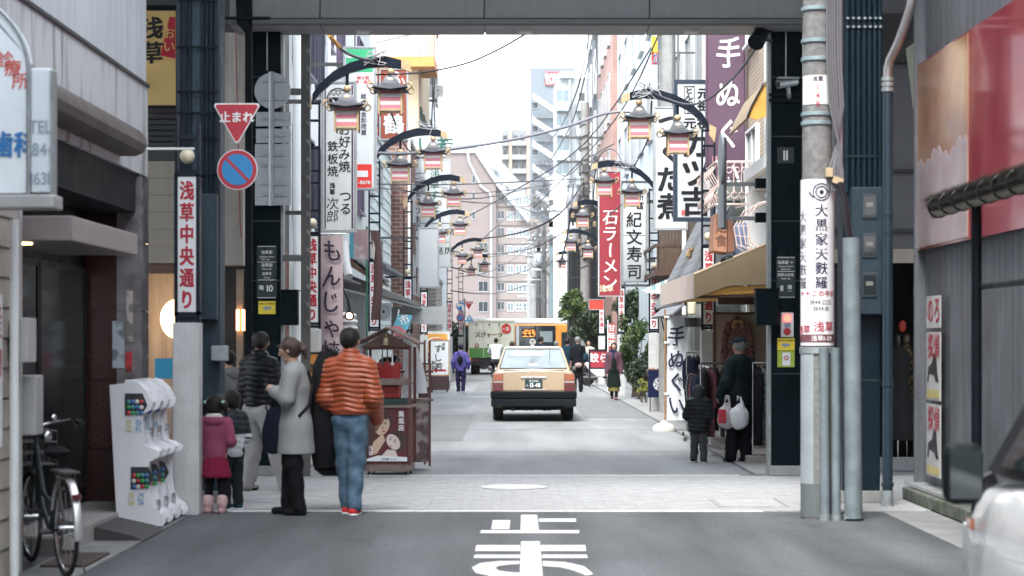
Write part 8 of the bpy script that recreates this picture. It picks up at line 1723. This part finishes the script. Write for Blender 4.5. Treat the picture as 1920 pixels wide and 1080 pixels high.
for q in (-1,1): s.chain([v3(q*.14,0,.62),v3(q*.2,0,.38),v3(q*.21,0,.1)],[.05,.045,.04],.02)
s.fold(.004,(4,4,3),1);sdf_part('knit_body',s,.012,mix_mat('g_floral',(0,)*3,(0,)*3,1),sw);s=SDF();s.chain([v3(-.07,-.03,.60),v3(-.05,-.03,.68),v3(.05,-.03,.68),v3(.07,-.03,.60)],[.02]*4,.01);sdf_part('collar',s,.008,M('collar_tan',(.45,.28,.12),.8),sw)
part('hanger',MB().tube([(sw.location.x-.1,D-.1,1.88),(sw.location.x,D-.1,1.93),(sw.location.x,D-.1,1.98),(sw.location.x+.03,D-.1,2.0),(sw.location.x+.01,D-.1,2.03)],.008),ink,sw)
shf=thing('shop_front_doors','grey green sliding shutters with a wall lamp left of the display board','shop front',(3.5,37,0))
for i in range(6): part('shutter_slat',MB().box(PX(1290+i*7,36.3),PX(1296.4+i*7,36.3),36.3,36.34,0,PZ(560,36.3)),M('shutter_green%d' % (i % 2),[(.26,.28,.26),(.34,.36,.34)][i % 2],.6),shf)
part('wall_lamp',MB().lathe([(.03,0),(.07,.02),(.075,.2),(.04,.24)],(PX(1297,35.8),35.8,PZ(590,35.8)),14),M('globe_cream',(0,)*3),shf,True)
part('lamp_box',MB().box(PX(1283,36),PX(1318,36),35.9,36.1,PZ(613,36),PZ(596,36)).box(PX(1283,36),PX(1318,36),35.9,36.1,PZ(570,36),PZ(564,36)),ink,shf)
# striped awning
D=46;sa=thing('striped_awning','small blue-grey and white striped awning over the street','awning',(PX(1245,D),D,2.7))
for i in range(9):
 a0=1205+i*8.2;a1=a0+8.2;z_=lambda p: PZ(543-(p-1205)*.42,D)
 part('stripe',MB().prism([(PX(a0,D),PZ(546,D)),(PX(a1,D),PZ(546,D)),(PX(a1,D),z_(a1)),(PX(a0,D),z_(a0))],D,D+.03),[M('stripe_blue',(.25,.40,.42),.8),M('stripe_white',(.62,.66,.66),.8)][i % 2],sa)
part('valance',MB().prism([(PX(1202,D),PZ(543,D)),(PX(1278,D),PZ(546.5,D)),(PX(1250,D),PZ(552,D)),(PX(1212,D),PZ(549,D))],D-.02,D-.005),M('stripe_white',(0,)*3),sa)
part('arm',MB().tube([(PX(1235,D),D+.1,PZ(546,D)),(PX(1258,D),D+.2,PZ(560,D)),(PX(1262,D),D+.3,PZ(600,D))],.018).tube([(PX(1262,D),D+.1,PZ(548,D)),(PX(1258,D),D+.2,PZ(570,D))],.018),white,sa,True)
fl2=thing('flood_lamp','cluster of black floodlamps on an arm above the market table','lamp',(PX(1236,44),44,PZ(582,44)));part('arm',MB().tube([(PX(1250,44),44,PZ(640,44)),(PX(1236,44),44,PZ(580,44)),(PX(1290,44),44,PZ(560,44))],.014),black,fl2)
for i in range(3): part('lamp_head',MB().tube([(PX(1230+i*9,44),43.9,PZ(578+i*5,44)),(PX(1236+i*9,44),43.8,PZ(586+i*5,44))],[.05,.09],12),black,fl2,True)
# red noodle board by the scooter
D=73;nb=thing('notice_board','dark framed red noodle board standing behind the walking woman','stand sign',(PX(1124,D),D,0));part('board',MB().box(PX(1107,D),PX(1143,D),D,D+.08,PZ(689,D),PZ(658,D)),M('board_red',(.38,.03,.045),.5),nb)
part('frame',MB().box(PX(1104,D),PX(1107,D),D-.02,D+.1,0,PZ(655,D)).box(PX(1143,D),PX(1146,D),D-.02,D+.1,0,PZ(655,D)).box(PX(1107,D),PX(1143,D),D-.02,D+.1,PZ(658,D)+.001,PZ(655,D)).box(PX(1107,D),PX(1143,D),D-.02,D+.1,PZ(692,D),PZ(689,D)-.001),ink,nb);lettering(nb,'餃ら',(PX(1123,D),D-.006,PZ(671,D)),.34,whiteink,bold=2)
# ------------------------------------------------------------------ hedge plants and trees
def leaves(mb,c,r,n,size,seed,clump=26):
 R=np.random.default_rng(seed);cs=[]
 while len(cs)<clump:
  p=R.uniform(-1,1,3)
  if np.linalg.norm(p)<1: cs.append(p*(.55+.45*R.random()))
 cs=np.array(cs);per=n//clump
 for q in cs:
  rad=R.uniform(.18,.36)
  for _ in range(per):
   d=R.normal(0,1,3);d /= np.linalg.norm(d);p=np.array(c)+np.array(r)*(q+d*rad*R.random()**.4)
   u=R.normal(0,1,3);u /= np.linalg.norm(u);v=np.cross(u,R.normal(0,1,3));v /= np.linalg.norm(v);s_=size*R.uniform(.6,1.3)
   mb.add([p-u*s_,p+v*s_*.45,p+u*s_,p-v*s_*.45+np.array([0,0,-.01])],[(0,1,2),(0,2,3)])
def leafm(name,a,b): 
 m=mix_mat(name,a,b,5,.55,.42,.58);bs=m.node_tree.nodes['Principled BSDF'];bs.inputs['Subsurface Weight'].default_value=0;return m
lf1=leafm('leaf_fresh',(.10,.155,.045),(.035,.07,.02));lf2=leafm('leaf_dark',(.055,.085,.04),(.02,.038,.02));lf3=leafm('leaf_yellow',(.22,.22,.04),(.07,.11,.03))
def tree(label,x,y,h0,c,r,n,size,m,seed,cat='tree',name='tree',stems=3,pot=False):
 t=thing(name,label,cat,(x,y,0));R=random.Random(seed);tr=MB()
 for i in range(stems):
  a=(x+R.uniform(-.08,.08),y+R.uniform(-.08,.08),.0);tp=(c[0]+R.uniform(-.5,.5)*r[0],c[1]+R.uniform(-.5,.5)*r[1],c[2]+R.uniform(-.1,.5)*r[2]);md=tuple((a[k]*.5+tp[k]*.5)+(R.uniform(-.1,.1) if k<2 else 0) for k in range(3));tr.tube([a,md,tp],[.035+.02*(h0>2),.025,.01],7)
  for j in range(5): e=tuple(c[k]+R.uniform(-.8,.8)*r[k] for k in range(3));tr.tube([md,tuple((md[k]+e[k])/2+R.uniform(-.05,.05) for k in range(3)),e],[.015,.01,.004],5)
 part('trunk',tr,M('bark',(.09,.075,.06),.9,var=.3,vs=10,bump=.4),t,True)
 lm=MB();leaves(lm,c,r,n,size,seed);part('crown',lm,m,t)
 if pot: part('pot',MB().lathe([(.13,0),(.18,.25),(.19,.3),(.17,.3)],(x,y,0),16),M('pot_brown',(.12,.06,.05),.8),t,True)
 return t
D=60
tree('tall leafy bush with fresh green leaves beside the concrete lamp base',PX(1190,D),D,2,(PX(1188,D),D,PZ(645,D)),(.52,.7,1.0),5200,.055,lf1,1)
tree('dark bush at the foot of the fresh green bush',PX(1196,D-2),D-2,1,(PX(1196,D-2),D-2,PZ(705,D-2)),(.42,.5,.50),2600,.05,lf2,2,'shrub','shrub')
tree('yellow green low plant beside the market table',PX(1207,55),55,1,(PX(1207,55),55,PZ(727,55)),(.22,.25,.24),900,.045,lf3,3,'plant','plant')
tree('tree with light green top leaning over the orange board',PX(1100,84),84,3,(PX(1082,84),84,PZ(583,84)),(.75,.8,.75),3600,.075,lf1,4)
tree('dark dense tree between the bus and the noodle banner',PX(1125,82),82,3,(PX(1118,82),82,PZ(620,82)),(1.0,.9,1.0),5200,.075,lf2,5)
tree('dark tree above the walking woman beside the sushi sign',PX(1190,66),66,3,(PX(1186,66),66,PZ(575,66)),(.75,.8,.75),3600,.06,lf2,6)
tree('dark hedge plant behind the traffic signs on the left',PX(850,104),104,2,(PX(852,104),104,PZ(650,104)),(.7,.8,1.4),2600,.08,lf2,7,'shrub','shrub')
tree('small potted shrub beside the walking woman',PX(1196,62),62,1,(PX(1198,62),62,PZ(735,62)+.2),(.22,.22,.3),700,.04,lf1,8,'plant','potted_plant',pot=True)
tree('small potted plant with bare twigs near the lamp base',PX(1268,43),43,1,(PX(1262,43),43,PZ(650,43)),(.25,.25,.35),260,.035,lf3,9,'plant','potted_plant',pot=True)
single('flower_basket',MB().ball((PX(1292,38),38,PZ(477,38)),.07,10,8,(.8,.6,1.3)).ball((PX(1297,38),38,PZ(468,38)),.045,8,6),mix_mat('dried_flower',(.6,.42,.22),(.3,.2,.1),30),'ochre dried flower ornament hanging on the plaster wall','ornament',smooth=True)
# patches and drain details on the road
for i,(px0,px1,py,h,lab) in enumerate(((1085,1190,752,4,'round iron lid patch in the road before the walking woman'),)):
 D=1.6*F/(py-638);single('manhole_cover',MB().lathe([(.45,.002),(.45,.006),(.0001,.008)],(PX(1163,D),D,0),28),M('iron_lid',(.10,.105,.11),.6),lab,'manhole cover')
pt=MB();
for (x0,x1,y0,y1) in ((-2.4,-.8,34,46),(1.5,2.9,44,60),(-1.2,.5,62,80)): pt.box(x0,x1,y0,y1,-.05,.004)
struct('road_patch',pt,asphalt('asphalt_patch',(.15,.155,.16),var=.08,patch=.04))
jn=MB()
for y in (30.5,38,47,58,70): jn.box(-2.6,2.9,y,y+.03,.0045,.0055)
for x in (-2.55,2.85): jn.box(x,x+.03,25.4,115,.0045,.0058)
struct('road_joint',jn,M('joint_dark2',(.07,.072,.075),.9))
gt=MB()
for i in range(100): gt.box(-2.95,-2.56,25.4+i*.9,25.4+i*.9+.88,-.05,.012)
for i in range(100): gt.box(2.9,3.3,25.4+i*.9,25.4+i*.9+.88,-.05,.012)
struct('street_gutter',gt,M('gutter_pale',(.24,.245,.245),.85,var=.15,vs=2))
hz=bpy.data.materials.new('haze');hz.use_nodes=True;N=hz.node_tree.nodes;L=hz.node_tree.links
for n in list(N): N.remove(n)
pvn=N.new('ShaderNodeVolumePrincipled');pvn.inputs['Density'].default_value=.00011;pvn.inputs['Color'].default_value=(.95,.97,1,1);pvn.inputs['Anisotropy'].default_value=.2
on=N.new('ShaderNodeOutputMaterial');L.new(pvn.outputs[0],on.inputs['Volume'])
ho=struct('haze',MB().box(-420,420,-70,920,-2,90),hz,'stuff')
